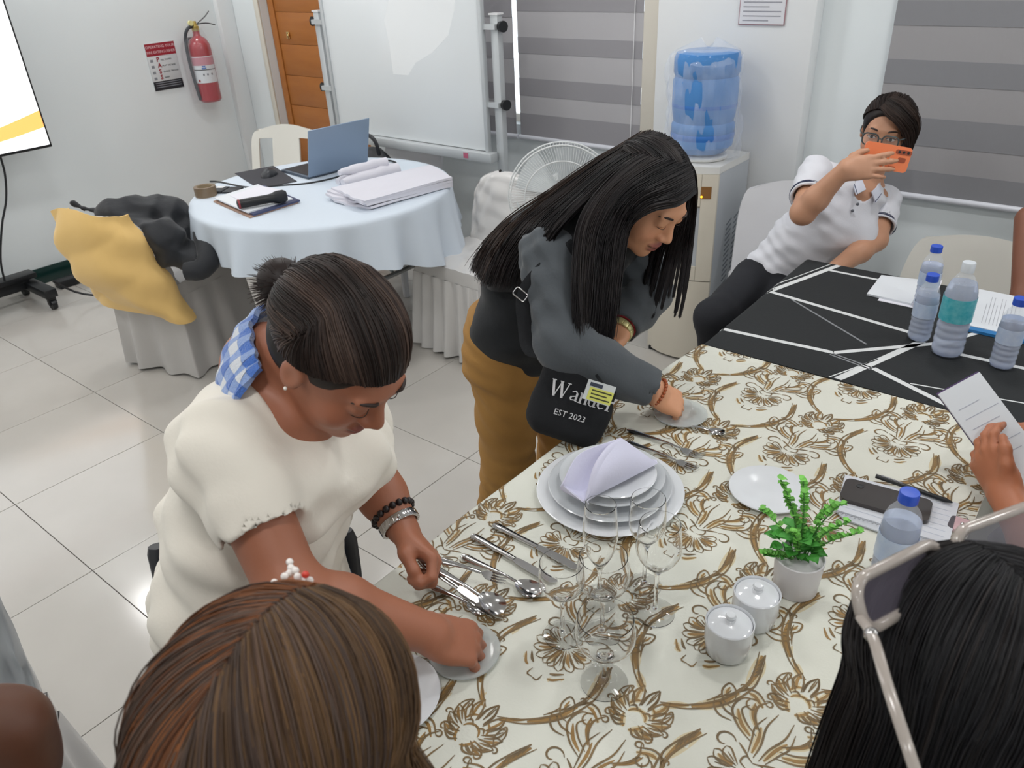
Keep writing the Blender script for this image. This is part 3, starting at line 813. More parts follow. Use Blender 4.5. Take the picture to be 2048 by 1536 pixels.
MB().tube(cr([(.2, -.1, .12), (.0, .0, .08), (-.2, .18, .02)], 12), [.03]*12, 8, flat=((0, 0, 1), .35)).build('knotted_tail', M_yel, ye)
M_jac = mat('black_jacket', '191c22', .7, bump=(16, .4), sheen=.15)
ja = thing('jacket', 'black puffy jacket thrown over the yellow draped chair', 'jacket', (-3.53, 1.73, .5), 3.42)
jw = [((-3.460,1.540,0.770), .08), ((-3.435,1.640,0.756), .095), ((-3.375,1.734,0.735), .10), ((-3.348,1.551,0.699), .085), ((-3.249,1.619,0.679), .105), ((-3.316,1.773,0.639), .10), ((-3.196,1.706,0.576), .085), ((-3.229,1.631,0.593), .085), ((-3.124,1.670,0.566), .06)]
J0 = Vector((-3.50, 1.76, .48)); Rj = Matrix.Rotation(-3.42, 3, 'Z')
s = SDF()
for p, r in jw: s.el(Rj @ (Vector(p)-J0), (r, r*.9, r*.72), k=.045)
s.chain([Rj @ (Vector(p)-J0) for p in ((-3.506,1.528,0.766), (-3.589,1.472,0.783), (-3.631,1.455,0.809))], [.03, .014, .011], k=.02)
def wr_(P):
    a = P[:, 0]*46+P[:, 2]*34+2.2*np.sin(P[:, 1]*24+P[:, 2]*13); b = P[:, 1]*52-P[:, 2]*40+P[:, 0]*22+1.7*np.sin(P[:, 0]*31)
    return (.011*np.abs(np.sin(a*.5))+.008*np.abs(np.sin(b*.5))-.009).astype(np.float32)
me = s.mesh('jacket_shell', .009, mod=wr_, relax=1); me.shade_smooth(); link('jacket_shell', me, M_jac, ja)
MB().tube(cr([Rj @ (Vector(p)-J0) for p in ((-3.180,1.782,0.661), (-3.060,1.710,0.589), (-3.053,1.657,0.550), (-3.101,1.612,0.544))], 12), [.05, .053, .05, .052, .048, .05, .046, .047, .045, .045, .042, .04], 14).build('sleeve', M_jac, ja, ang=80)

# covered chair at the lower left, next to the camera
M_sil = mat('grey_plastic_wrap', 'aeb2b5', .22, spec=.8, bump=(8, .4))
cn = cover(thing('covered_chair', 'banquet chair in a white cover with a grey sheer back at the lower left corner', 'chair', (-1.33, -.07, 0), 1.2), .44, .40, .47, .90, .08, seed=9, skirt=.02, nf=14)
cn.children[0].data.materials[0] = M_sil

# ---------------------------------------------------------------- round folding table and what lies on it
RC = (-3.03, 2.30); RR = .60; TZ = .765
rt = thing('round_table', 'round folding table on grey steel legs under the white cloth', 'table', (RC[0], RC[1], 0))
MB().lathe([(.001, .735), (RR-.03, .735), (RR-.012, .742), (RR-.012, .752), (RR-.03, .758), (.001, .758)], 64).build('tabletop', mat('table_board', '8c8578', .6), rt)
M_leg = mat('grey_steel_tube', '8f9190', .35, metal=.6)
for sx in (-1, 1):
    for sy in (-1, 1):
        MB().tube([(sx*.42, sy*.30, .735), (sx*.44, sy*.32, .0)], .016, 12).build('leg', M_leg, rt)
    MB().tube([(sx*.425, -.305, .42), (sx*.425, .305, .42)], .011, 10).build('stretcher', M_leg, rt)
    MB().tube([(sx*.425, -.305, .70), (sx*.425, .305, .70)], .014, 10).build('stretcher', M_leg, rt)
for sx in (-1, 1): MB().tube([(sx*.43, 0, .42), (sx*.05, 0, .72)], .008, 8).build('folding_brace', M_leg, rt)
leg = MB().tube([(-3.575,2.163,0.000), (-3.52, 2.11, .73)], .016, 12)
M_tcl = mat('white_tablecloth', 'cfd9e4', .7, bump=(180, .04))
def rtc(u, v):
    a = u*2*PI
    if v <= .5:
        r = RR*v/.5; return (RC[0]+r*math.cos(a), RC[1]+r*math.sin(a), TZ)
    w = (v-.5)/.5
    drop = .225+.05*math.cos(a*2-1.0)+.02*math.sin(5*a)
    fo = math.sin(13*a+1.2*math.sin(2*a))+.4*math.sin(29*a+2)
    if w < .08: k = w/.08; r = RR+.012*math.sin(k*PI/2); z = TZ-.012*(1-math.cos(k*PI/2))
    else: k = (w-.08)/.92; r = RR+.012+k*(.025+.034*fo); z = TZ-.012-k*drop
    return (RC[0]+r*math.cos(a), RC[1]+r*math.sin(a), z)
tc = tag(MB().grid(rtc, 240, 34, closeu=True).build('tablecloth', M_tcl, thick=.002, ang=80), 'white cloth hanging in folds over the round table', 'tablecloth')

ZT = TZ+.0015
lp = thing('laptop', 'open grey laptop seen from behind its lid on the round table', 'laptop', (-3.205, 2.545, ZT), math.radians(-87))
# local x along the hinge, local y towards the keyboard (away from the lid's back)
M_lap = mat('laptop_shell', '8a9cb2', .4, metal=.2)
lp.rotation_euler[2] = math.atan2(.40, .04)+PI
MB().box((-.18, -.25, .0), (.18, .0, .014), bev=.004).build('base', mat('laptop_base', '55606e', .4, metal=.4), lp)
MB().box((-.165, -.235, .0142), (.165, -.02, .0152)).build('keyboard', mat('keyboard_black', '26282c', .5), lp)
lid = MB().box((-.18, -.004, .0), (.18, .004, .24), bev=.003, M=T(0, .006, .012, rx=math.radians(-16))).build('lid', M_lap, lp)
MB().box((-.172, -.0048, .012), (.172, -.0042, .232), M=T(0, .006, .012, rx=math.radians(-16))).build('screen', mat('laptop_screen', '303844', .2), lid)
MB().tube([(-.14, .003, .01), (.14, .003, .01)], .006, 8).build('hinge', MATS['laptop_base'], lp)
def slab(name, label, cat, corners, z, h, m, bev=.0, zs=None):
    c = Vector((sum(p[0] for p in corners)/len(corners), sum(p[1] for p in corners)/len(corners), z))
    o = MB().prism([(p[0]-c.x, p[1]-c.y) for p in corners], 0, h).build(name, m)
    o.location = c
    return tag(o, label, cat)
M_mp = mat('mousepad_black', '3a3a40', .8)
slab('mouse_pad', 'dark grey mouse pad left of the laptop', 'mouse pad', [(-3.670,2.247,0.765), (-3.309,2.133,0.765), (-3.243,2.312,0.765), (-3.617,2.449,0.765)], ZT, .003, M_mp)
mo = MB().sph((0, 0, .0), (.036, .058, .036), 20, 12)
mo.v = [(x, y, max(z, 0)) for x, y, z in mo.v]
mo = mo.build('computer_mouse', mat('mouse_black', '2c2e33', .4)); mo.location = (-3.462, 2.31, ZT+.0032); mo.rotation_euler = (0, 0, .5); tag(mo, 'black computer mouse on the mouse pad', 'mouse')
zc = ZT+.004
tag(MB().tube(cr([(-3.642,2.083,0.769), (-3.586,2.103,0.769), (-3.357,2.119,0.769), (-3.253,2.218,0.769), (-3.166,2.307,0.769), (-3.125,2.423,0.769), (-3.124,2.552,0.769)], 40), .0045, 8).build('laptop_cable', M_cab), 'black cable lying across the round table in front of the laptop', 'cable')
tag(MB().tube(cr([(-3.165,2.744,0.772), (-3.123,2.812,0.775), (-3.052,2.805,0.772), (-2.999,2.732,0.769)], 24), .005, 8).build('charger_cable', M_cab), 'short black cable looping beside the right edge of the laptop', 'cable')
tp = thing('tape_roll', 'roll of brown packing tape at the left edge of the round table', 'tape', (-3.435,1.930,0.766))
MB().lathe([(.037, 0), (.05, 0), (.05, .045), (.037, .045), (.037, 0)], 32, cap=False).build('tape', mat('brown_tape', '7d6a55', .3), tp)
MB().lathe([(.034, .001), (.0369, .001), (.0369, .044), (.034, .044), (.034, .001)], 32, cap=False).build('cardboard_core', mat('cardboard', '9b8a70', .7), tp)
wl = thing('wallet', 'dark open wallet beside the tape roll', 'wallet', (-3.418,2.026,0.766), .5)
MB().box((-.07, -.045, 0), (.0, .045, .012), bev=.004).build('flap', mat('wallet_black', '2a2c31', .5), wl); MB().box((.002, -.045, 0), (.07, .045, .010), bev=.003).build('pocket', MATS['wallet_black'], wl)
MB().box((-.06, .01, .0122), (-.02, .04, .0132)).build('card', M_white, wl)
pc = [(-3.301,1.882,0.770), (-2.936,1.823,0.770), (-2.933,2.077,0.770), (-3.314,2.150,0.770)]
cx = sum(p[0] for p in pc)/4; cy_ = sum(p[1] for p in pc)/4
def sc(k, dx=0, dy=0): return [((p[0]-cx)*k+cx+dx, (p[1]-cy_)*k+cy_+dy) for p in pc]
slab('folder', 'kraft brown folder at the bottom of the paper stack', 'folder', sc(1.0), ZT, .006, mat('kraft', 'a98a78', .7))
slab('folder', 'dark blue folder in the paper stack on the round table', 'folder', sc(.97, .01, .012), ZT+.0062, .008, mat('navy_folder', '3c4466', .5))
slab('paper_stack', 'white printed papers on top of the folders under the microphone', 'papers', sc(.93, -.012, .0), ZT+.0144, .006, mat('paper_white', 'dde1e6', .6))
slab('note_sheet', 'loose white note sheet sticking out behind the microphone', 'paper', [(-3.254,1.943,0.787), (-3.274,2.122,0.787), (-3.102,2.132,0.787), (-3.098,1.916,0.787)], ZT+.0206, .002, mat('note_white', 'e3e2ea', .6))
mc = thing('microphone', 'black wireless microphone lying on the papers', 'microphone', (-3.030,1.833,0.810))
pm = Vector((-2.938,2.030,0.815))-Vector((-3.030,1.833,0.810)); pm.z = 0.004; L = pm.length
MM = frame((0, 0, 0), (0, 0, 1), pm); MM = Matrix(((pm.x/L, 0, 0, 0), (pm.y/L, 0, 0, 0), (0, 0, 0, 0), (0, 0, 0, 1)))
q = pm.to_track_quat('Z', 'Y').to_matrix().to_4x4()
mc.location.z = ZT+.0206+.0225
MB().lathe([(.012, 0), (.019, .004), (.02, .02), (.019, L*.62), (.021, L*.70), (.024, L*.74)], 24, q).build('handle', M_black, mc)
MB().lathe([(.024, L*.74), (.0275, L*.80), (.0275, L*.93), (.02, L*.99), (.001, L)], 24, q).build('grille', mat('mic_mesh', '25272b', .5, metal=.4, bump=(400, .3)), mc)
MB().lathe([(.0205, .004), (.0208, .012)], 24, q, cap=False).build('red_ring', mat('mic_red', '8e3038', .5), mc)
# folded cloths
M_fold = mat('folded_cloth_white', 'd7d6df', .75, bump=(160, .05))
fd = thing('folded_tablecloth', 'thick folded white tablecloth at the front right of the round table', 'cloth', (-2.68, 2.44, ZT))
fa = [Vector((-2.852,2.194,0.770)), Vector((-2.561,2.157,0.770)), Vector((-2.494,2.631,0.770)), Vector((-2.751,2.753,0.770))]
fo_ = Vector((-2.68, 2.44, 0))
for k in range(4):
    def ff(u, v, k=k):
        p = (fa[0]*(1-u)+fa[1]*u)*(1-v)+(fa[3]*(1-u)+fa[2]*u)*v
        dz = .007+.0125*k+.005*math.sin(7*u+2*v+k)*(1-v*.6)+.003*math.sin(19*u+k)*(1-v)
        e = -.02*(1-v)**6*math.sin(5*u+1.3*k); d = (fa[3]-fa[0]).normalized()
        p = p+d*e
        drop = -.06*max(0, v-.86)**1.4 if v > .86 else 0
        return (p.x-fo_.x, p.y-fo_.y, dz+drop)
    MB().grid(ff, 22, 26).build('fold_layer', M_fold, fd, thick=.0105, ang=80)
rl = thing('rolled_napkins', 'rolled white cloth napkins behind the folded tablecloth', 'cloth', (-2.91, 2.5, ZT))
a = Vector((-2.909,2.325,0.790)); b = Vector((-2.853,2.631,0.790)); c = Vector((-2.91, 2.5, .765))
for off, r0, dz in ((0, .034, .036), (.05, .03, .032), (.02, .024, .078)):
    d = (b-a).normalized(); nrm = Vector((-d.y, d.x, 0))
    P = [a+(b-a)*(i/10)*(1-.15*(dz > .05))-c+nrm*off+nrm*.006*math.sin(i) for i in range(11)]
    P = [(p.x, p.y, dz+.002*math.sin(2*i)) for i, p in enumerate(P)]
    MB().tube(P, [r0*(.5+.5*min(1, i/3.))*(1+.06*math.sin(3*i)) for i in range(11)], 14).build('napkin_roll', M_fold, rl, ang=70)

# ---------------------------------------------------------------- the two rectangular tables, cloths and printed pattern
M_under = mat('table_board_dark', '6b6152', .6)
def rect_table(label, x0, x1, y0, y1, zt=.752):
    t = thing('banquet_table', label, 'table', ((x0+x1)/2, (y0+y1)/2, 0))
    w, d = (x1-x0)/2, (y1-y0)/2
    MB().box((-w+.01, -d+.01, zt-.025), (w-.01, d-.01, zt), bev=.004).build('tabletop', M_under, t)
    for sx in (-1, 1):
        for sy in (-1, 1): MB().tube([(sx*(w-.1), sy*(d-.12), zt-.026), (sx*(w-.1), sy*(d-.12), 0)], .015, 10).build('leg', M_leg, t)
    return t
TX0, TX1, TY0, TY1 = -.842, -.065, .40, 1.795
BX0, BX1, BY0, BY1 = -.80, .72, 1.80, 2.56
rect_table('long banquet table under the cream damask cloth', TX0+.012, TX1-.012, TY0+.012, TY1-.004)
rect_table('banquet table under the black cloth with white stripes', BX0+.012, BX1-.012, BY0+.006, BY1-.012)
CZ = .765
SK = (-.842+.768)/1.195*0      # cloth axes stay with the room
def cloth_h(x, y):
    """height of the damask cloth's flat part"""
    return CZ+.0012*np.sin(x*9+y*5)+.0008*np.sin(y*17-x*6)
def edge_x(y): return TX0+.012*np.sin(y*3.1+.6)+.055*(y-1.1)*.9
def dam(s, tt):
    """cloth point for distance s across (0 at the left edge, negative = hanging) and tt along"""
    y = TY0+tt
    r = .012
    x0 = edge_x(y)
    s2 = np.asarray(s, float)
    x = np.where(s2 >= 0, x0+s2, x0-r*np.sin(np.clip(-s2/r, 0, PI/2))-.05*np.clip(-s2-.02, 0, 1)+.012*np.sin(y*26)*np.clip(-s2*4, 0, 1))
    z = np.where(s2 >= 0, cloth_h(x, y), cloth_h(x0, y)-r*(1-np.cos(np.clip(-s2/r, 0, PI/2)))-np.clip(-s2-r*PI/2, 0, 1))
    return x, y+0*s2, z
M_dam = mat('cream_damask', 'dcded4', .62, bump=(260, .05), var=(.9, .5, 'd8d6c8'))
S = np.concatenate([np.linspace(-.26, -.02, 10), np.linspace(-.018, 0, 6), np.linspace(.02, TX1-TX0+.03, 40)])
TT = np.linspace(0, TY1-TY0, 90)
V = []
for tt in TT:
    for s in S:
        x, y, z = dam(s, tt); x = min(float(x), TX1); V.append((x, float(y), float(z)))
# right-hand and near hems
ns = len(S); F = []
for j in range(len(TT)-1):
    for i in range(ns-1): F.append((j*ns+i, j*ns+i+1, (j+1)*ns+i+1, (j+1)*ns+i))
m_ = MB().add(V, F)
m_.grid(lambda u, v: (TX1+.0+.012*math.sin(v*0)+.03*u*u+.012*u*math.sin(v*38), TY0+(TY1-TY0)*v, CZ+.001-.0-.26*u), 8, 70)
m_.grid(lambda u, v: (TX0-.06+(TX1-TX0+.06)*v, TY0-.03*u*u-.012*u*math.sin(v*30), CZ-.26*u), 8, 50)
dm = m_.build('damask_tablecloth', M_dam, thick=.0016, ang=60)
tag(dm, 'cream damask tablecloth printed with brown scrolls and flowers', 'tablecloth')
M_pr = mat('print_brown', '6c5b40', .6, var=(26, .8, '8d7148')); M_pg = mat('print_gold', 'a07d48', .55, var=(40, .7, '86683a'))

# one repeat of the print, in metres: t upwards, s to the right
def curl(c, r0, r1, a0, a1, n=14):
    a = np.linspace(a0, a1, n); r = np.linspace(r0, r1, n)
    return [(c[0]+q*math.cos(b), c[1]+q*math.sin(b)) for q, b in zip(r, a)]
half = []    # (points, width, gold?) drawn for +s and mirrored
def st(p, w, g=0, n=16, both=True): half.append((cr(p, n), w*(1.25 if not g else 1.25), g, both))
# ogee band: twin lines with gold between
og = [(.012, -.082), (.045, -.058), (.075, -.018), (.088, .03), (.082, .065), (.07, .10), (.074, .14), (.092, .18), (.115, .205), (.14, .215)]
o2 = [(.02, -.083), (.053, -.060), (.084, -.020), (.098, .03), (.092, .068), (.081, .10), (.086, .135), (.104, .168), (.124, .188)]
st(og[:6], .0030, 0, 30); st(o2[:6], .0026, 0, 30)
st([(.05, -.058), (.075, -.025), (.088, .01)], .007, 1, 14); st([(.0905, .03), (.086, .066), (.077, .096)], .0075, 1, 14)
st([(.018, -.084), (.03, -.072), (.046, -.058)], .005, 1, 8)
# palmette opening downwards round (0,.085)
for i, (a, L) in enumerate(((-.12, .052), (.32, .052), (.72, .05), (1.12, .047), (1.5, .043), (1.9, .036))):
    dx, dy = math.sin(a), -math.cos(a); nx, ny = -dy, dx; c = (.006*(i > 0), .088)
    w = .0085
    P = lambda f, o: (c[0]+dx*L*f+nx*(o-.006*math.sin(f*3)*(i > 0)), c[1]+dy*L*f+ny*(o-.006*math.sin(f*3)*(i > 0)))
    st([P(.2, 0), P(.5, w*.8), P(.85, w), P(1.02, w*.2)], .0022); st([P(.25, -w*.3), P(.6, -w*.7), P(.9, -w*.7), P(1.02, w*.2)], .0020)
    if i % 2 == 0: st([P(.3, 0), P(.6, w*.1), P(.85, w*.2)], .0042, 1, 8)
    else: st([P(.35, .001), P(.8, .002)], .0016, 0, 6)
st([(.0, .102), (.012, .106), (.014, .094), (.003, .089)], .0022)
st(curl((.047, .108), .016, .006, 2.6, -2.2), .0028); st([(.03, .118), (.018, .112), (.008, .106)], .0026)
# bracket at the foot
st([(.0, .004), (.010, .004), (.010, .017)], .0022, 0, 6); st([(.017, .026), (.024, .030), (.034, .040)], .0036, 0); st([(.02, .017), (.028, .02), (.04, .034)], .0036, 1)
# stem and scroll leaves rising to the flower
st([(.004, .11), (.006, .135), (.014, .165), (.012, .195)], .0026); st([(.013, .112), (.02, .135), (.026, .155), (.022, .18)], .0024)
st([(.009, .115), (.013, .14), (.02, .16)], .004, 1, 8)
st([(.02, .13), (.045, .140), (.066, .160), (.064, .186), (.046, .196)], .0028, 0, 20); st([(.018, .142), (.040, .153), (.055, .168), (.05, .182)], .0024)
st([(.024, .137), (.044, .147), (.060, .165)], .0044, 1, 10)
st(curl((.046, .184), .013, .003, 1.4, -4.4, 20), .0024)
st([(.066, .16), (.082, .163), (.094, .178), (.092, .196), (.078, .190), (.068, .17)], .0024, 0, 20); st([(.075, .168), (.086, .178), (.088, .19)], .0034, 1, 8)
st([(.03, .196), (.05, .208), (.066, .206), (.076, .198)], .0028); st([(.034, .19), (.052, .2), (.062, .2)], .004, 1, 8)
st(curl((.075, .203), .008, .002, 4.5, -.6), .0022)
# flower: petals fanning upwards from (0,.232)
for i, (a, L) in enumerate(((0., .062), (.36, .060), (.72, .056), (1.06, .052), (1.42, .047), (1.8, .042), (2.15, .036))):
    dx, dy = math.sin(a), math.cos(a); nx, ny = dy, -dx; c = (0, .232)
    w = .009
    P = lambda f, o: (c[0]+dx*L*f+nx*(o+.007*math.sin(f*3)*(i > 0)), c[1]+dy*L*f+ny*(o+.007*math.sin(f*3)*(i > 0)))
    st([P(.36, -w*.7), P(.7, -w*.9), P(1.0, .001)], .0024); st([P(.38, w*.6), P(.72, w*.8), P(1.0, .001)], .0028)
    st([P(.45, 0), P(.7, w*.15), P(.9, .001)], .0036 if i % 2 else .0018, 1 if i % 2 else 0, 8)
st(curl((0, .232), .015, .015, .2, 2.0, 12), .0032, 1); st([(.004, .210), (.012, .216), (.017, .228)], .004, 1, 8)
st([(.018, .218), (.03, .222), (.04, .232)], .0030); st(curl((.034, .215), .009, .003, 2.4, -2.6), .0024)
for k in range(5):      # feathered ticks along the ogee and stem leaves
    f = k/4; st([(.060+.03*f, -.034+.05*f), (.067+.03*f, -.020+.05*f), (.070+.029*f, -.006+.05*f)], .0022)
    st([(.0885-.008*f, .05+.03*f), (.0905-.009*f, .06+.03*f), (.089-.009*f, .07+.03*f)], .0026)
st([(.016, .150), (.034, .168), (.040, .188), (.032, .205)], .0030); st([(.022, .152), (.040, .172), (.046, .19)], .0036, 1, 8)
st(curl((.030, .2), .008, .002, .2, 5.2), .0024); st([(.05, .150), (.07, .150), (.086, .158)], .0026); st([(.056, .141), (.074, .138), (.088, .146), (.094, .158)], .0026)
st(curl((.085, .153), .007, .002, -.6, 4.4), .0022); st([(.004, .245), (.012, .25), (.018, .244)], .0026); st([(.01, .262), (.018, .256), (.022, .244)], .0034, 1, 8)
# small lone leaf beside the ogee
st([(.118, .06), (.128, .075), (.126, .095), (.116, .082), (.118, .06)], .0022, 0, 18); st(curl((.112, .056), .007, .002, .4, 5.), .0022)
CA, SA = math.cos(-.114), math.sin(-.114)
def put(s, t, o):      # print coordinates -> cloth plan x, y
    return o[0]+s*CA-t*SA, o[1]+s*SA+t*CA
A_ = (.179, .161); B_ = (-.139, .197); O_ = (-.52, .63)
pv = {0: ([], []), 1: ([], []), 2: ([], [])}
def ribbon(pts, w, o, sg, store, off=.0012):
    q = np.array([put(sg*p[0], p[1], o) for p in pts])
    if q[:, 0].max() < TX0-.27 or q[:, 0].min() > TX1 or q[:, 1].max() < TY0 or q[:, 1].min() > TY1: return
    tn = np.gradient(q, axis=0); tn /= np.linalg.norm(tn, axis=1, keepdims=True)+1e-9
    nr = np.stack([-tn[:, 1], tn[:, 0]], 1); n = len(q)
    prof = np.sin(np.linspace(.22, PI-.18, n))**.7*w*.5
    L = q+nr*prof[:, None]; R = q-nr*prof[:, None]
    k0 = len(store[0])
    for a in (L, R):
        xx, yy = a[:, 0], np.clip(a[:, 1], TY0+.001, TY1-.001)
        s = xx-edge_x(yy)
        x, y, z = dam(s, yy-TY0)
        x = np.minimum(x, TX1-.001)
        z = z+np.where(s >= -.012, off, 0); x = x-np.where(s < 0, off, 0)
        store[0].extend(zip(x, y, z))
    for i in range(n-1): store[1].append((k0+i, k0+i+1, k0+n+i+1, k0+n+i))
for i in range(-8, 9):
    for j in range(-8, 9):
        o = (O_[0]+A_[0]*i+B_[0]*j, O_[1]+A_[1]*i+B_[1]*j)
        if not (TX0-.45 < o[0] < TX1+.35 and TY0-.45 < o[1] < TY1+.3): continue
        for p, w, g, both in half:
            for sg in (1, -1):
                ribbon(p, w, o, sg, pv[g], .0012+.0003*(1-g))
                if g: ribbon(p, w*2.3, o, sg, pv[2], .0008)
for g, m_, nm in ((0, M_pr, 'brown_print'), (1, M_pg, 'gold_print'), (2, mat('print_beige', 'd3c6a4', .6), 'beige_print')):
    me = npmesh(nm, np.array(pv[g][0]), np.array(pv[g][1])); o = link(nm, me, m_, dm); o['kind'] = 'stuff'

# black cloth with white woven stripes
M_blk = mat('black_cloth', '1b1e20', .85, bump=(240, .08))
def blk(u, v):
    x = BX0-.24+(BX1-BX0+.24)*u; y = BY0+(BY1-BY0)*v
    return x, y
BZ = CZ+.002
mb = MB()
def bxz(x):    # rounded fall over the left edge
    r = .014; d = x-BX0
    if d >= 0: return (x, BZ)
    if -d < r*PI/2: return (BX0-r*math.sin(-d/r), BZ-r*(1-math.cos(-d/r)))
    return (BX0-r-.03*(-d-r*PI/2), BZ-r-(-d-r*PI/2))
xs = list(np.linspace(BX0-.24, BX0-.024, 8))+list(np.linspace(BX0-.022, BX0, 7))+list(np.linspace(BX0+.02, BX1, 30))
ys = np.linspace(BY0-.004, BY1, 26)
Vb = []; Fb = []
for y in ys:
    for x in xs:
        X_, Z_ = bxz(x); Vb.append((X_+(.008*math.sin(y*30) if Z_ < BZ-.05 else 0), y, Z_))
n = len(xs)
for j in range(len(ys)-1):
    for i in range(n-1): Fb.append((j*n+i, j*n+i+1, (j+1)*n+i+1, (j+1)*n+i))
mb.add(Vb, Fb)
mb.grid(lambda u, v: (BX0+(BX1-BX0)*v, BY1+.02*u+.008*u*math.sin(v*50), BZ-.24*u), 6, 60)
mb.grid(lambda u, v: (BX1+.02*u, BY0+(BY1-BY0)*v, BZ-.24*u), 6, 20)
bc = tag(mb.build('black_tablecloth', M_blk, thick=.0018, ang=60), 'black tablecloth crossed by white angular stripes', 'tablecloth')
M_wst = mat('stripe_white', 'd4d6d6', .8); M_gst = mat('stripe_grey', '85878a', .8)
def stripe(p, q, w, m, nm):
    a = np.array(p[:2]); b = np.array(q[:2]); d = (b-a)/np.linalg.norm(b-a); nr = np.array([-d[1], d[0]])*w/2
    k = 30; V = []
    for i in range(k+1):
        c = a+(b-a)*i/k
        for sg in (-1, 1):
            x, y = c+sg*nr; X_, Z_ = bxz(float(x)); V.append((X_-(.0011 if x < BX0 else 0), min(max(float(y), BY0), BY1-.001), Z_+.0012))
    MB().add(V, [(2*i, 2*i+1, 2*i+3, 2*i+2) for i in range(k)]).build(nm, m, bc)
def zz_(x, y): return (x, y)
W = [((-.86, 1.905), (-.505, 1.935), .016, 0), ((-.505, 1.935), (-.29, 2.145), .016, 0), ((-.92, 1.87), (-.70, 2.56), .018, 0), ((-.945, 1.87), (-.725, 2.56), .004, 0),
     ((-.80, 2.232), (-.375, 2.165), .016, 0), ((-.71, 2.50), (-.5, 2.50), .013, 0), ((-.45, 1.80), (-.335, 2.13), .020, 0), ((-.47, 1.80), (-.40, 1.96), .004, 0),
     ((-.395, 1.905), (-.165, 1.80), .016, 0), ((-.505, 1.93), (-.395, 1.905), .005, 1), ((-.51, 1.92), (-.40, 1.895), .005, 1), ((-.30, 1.875), (.12, 1.96), .005, 0),
     ((-.725, 2.21), (-.45, 2.03), .006, 1), ((-.26, 2.10), (.3, 2.12), .016, 0), ((-.29, 2.145), (-.1, 2.5), .014, 0), ((.1, 1.8), (.5, 2.5), .016, 0), ((.2, 2.2), (.7, 2.0), .012, 0)]
for p, q, w, g in W: stripe(p, q, w, M_gst if g else M_wst, 'stripe')

# ---------------------------------------------------------------- on the damask cloth: place setting
CT = CZ+.0022
M_por = mat('white_porcelain', 'dfe2e6', .12, coat=.4, spec=.6)
M_por2 = mat('grey_porcelain', 'cfd3d7', .14, coat=.4, spec=.6)
M_clear = mat('clear_glass', 'ffffff', .0, trans=1., ior=1.3)
def plate(name, label, x, y, z, R, h, well, m, group=None, rim=.0025, base=.55):
    o = MB().lathe([(.001, .0), (R*base, .0), (R*base+.004, .003), (R*well, .006), (R*.985, h-.002), (R, h), (R*.985, h+.0015), (R*well-.004, .0105), (R*well*.7, .0065), (.001, .006)], 64).build(name, m, None, ang=50)
    o.location = (x, y, z); return tag(o, label, 'plate', group)
PX, PY = -.663, 1.085
plate('charger_plate', 'large white charger plate under the stack with the napkin', PX, PY, CT, .148, .016, .80, M_por)
plate('dinner_plate', 'grey white dinner plate, second from the bottom of the stack', PX, PY, CT+.0115, .124, .019, .72, M_por2)
o = MB().lathe([(.001, 0), (.05, 0), (.055, .004), (.085, .024), (.104, .030), (.105, .0315), (.084, .0275), (.05, .009), (.001, .008)], 56).build('soup_plate', M_por2); o.location = (PX+.002, PY+.004, CT+.019); tag(o, 'deep soup plate between the dinner plate and the dessert plate', 'plate')
plate('dessert_plate', 'small white dessert plate on top of the stack under the napkin', PX+.01, PY-.002, CT+.0475, .084, .014, .6, M_por)
# napkin folded to a tent
np_ = thing('cloth_napkin', 'lavender white cloth napkin folded to a tent on the dessert plate', 'napkin', (PX, PY, CT+.062))
M_nap = mat('napkin_lavender', 'd4d4e8', .8, bump=(200, .05))
n0 = Vector((PX, PY, CT+.062))
nA, nR, nB, nL, nL2 = [Vector(p)-n0 for p in ((-0.655,1.105,0.895), (-0.590,1.141,0.840), (-0.645,0.962,0.836), (-0.694,0.973,0.856), (-0.696,1.027,0.886))]
rim_ = [Vector(p) for p in cr([nB, nL+Vector((.004, -.006, -.008)), nL, nL2, nA], 30)]
ridge = [Vector(p) for p in cr([nB+Vector((.004, .002, .004)), nB.lerp(nA, .35)+Vector((-.004, -.004, .026)), nB.lerp(nA, .7)+Vector((-.003, -.003, .022)), nA+Vector((.004, 0, .001))], 30)]
ridge2 = [p+Vector((.011, .003, -.001))*(1-abs(2*i/29-1)**3) for i, p in enumerate(ridge)]
def pick(A, u): 
    x = u*29; i = min(int(x), 28); return A[i].lerp(A[i+1], x-i)
MB().grid(lambda u, v: pick(rim_, u).lerp(pick(ridge, u), v)+Vector((.014, .008, -.040))*math.sin(PI*v)*math.sin(PI*min(1, u*1.05)), 30, 14).build('pocket', M_nap, np_, thick=.0025, ang=80)
MB().grid(lambda u, v: pick(ridge, u).lerp(pick(ridge2, u), v)+Vector((-.001, -.001, .005))*math.sin(PI*v)*math.sin(PI*u), 30, 8).build('rolled_ridge', M_nap, np_, thick=.0025, ang=80)
MB().grid(lambda u, v: (nB.lerp(nA, u)*0+pick(ridge2, u)).lerp(nB.lerp(nR, .12+.88*u) if u < 1 else nR, v)+Vector((.006, -.008, .010))*math.sin(PI*v)*math.sin(PI*u), 30, 16).build('front_face', M_nap, np_, thick=.0025, ang=80)
MB().grid(lambda u, v: nA.lerp(nR, u).lerp(Vector((nA.lerp(nR, u).x-.012, nA.lerp(nR, u).y+.02, .003)), v), 14, 6).build('back_face', M_nap, np_, thick=.0025, ang=80)
MB().grid(lambda u, v: pick(rim_, u).lerp(Vector((pick(rim_, u).x+.006, pick(rim_, u).y+.004, .002)), v)+Vector((-.008, -.004, 0))*math.sin(PI*v)*math.sin(PI*u), 26, 6).build('side_face', M_nap, np_, thick=.0025, ang=80)

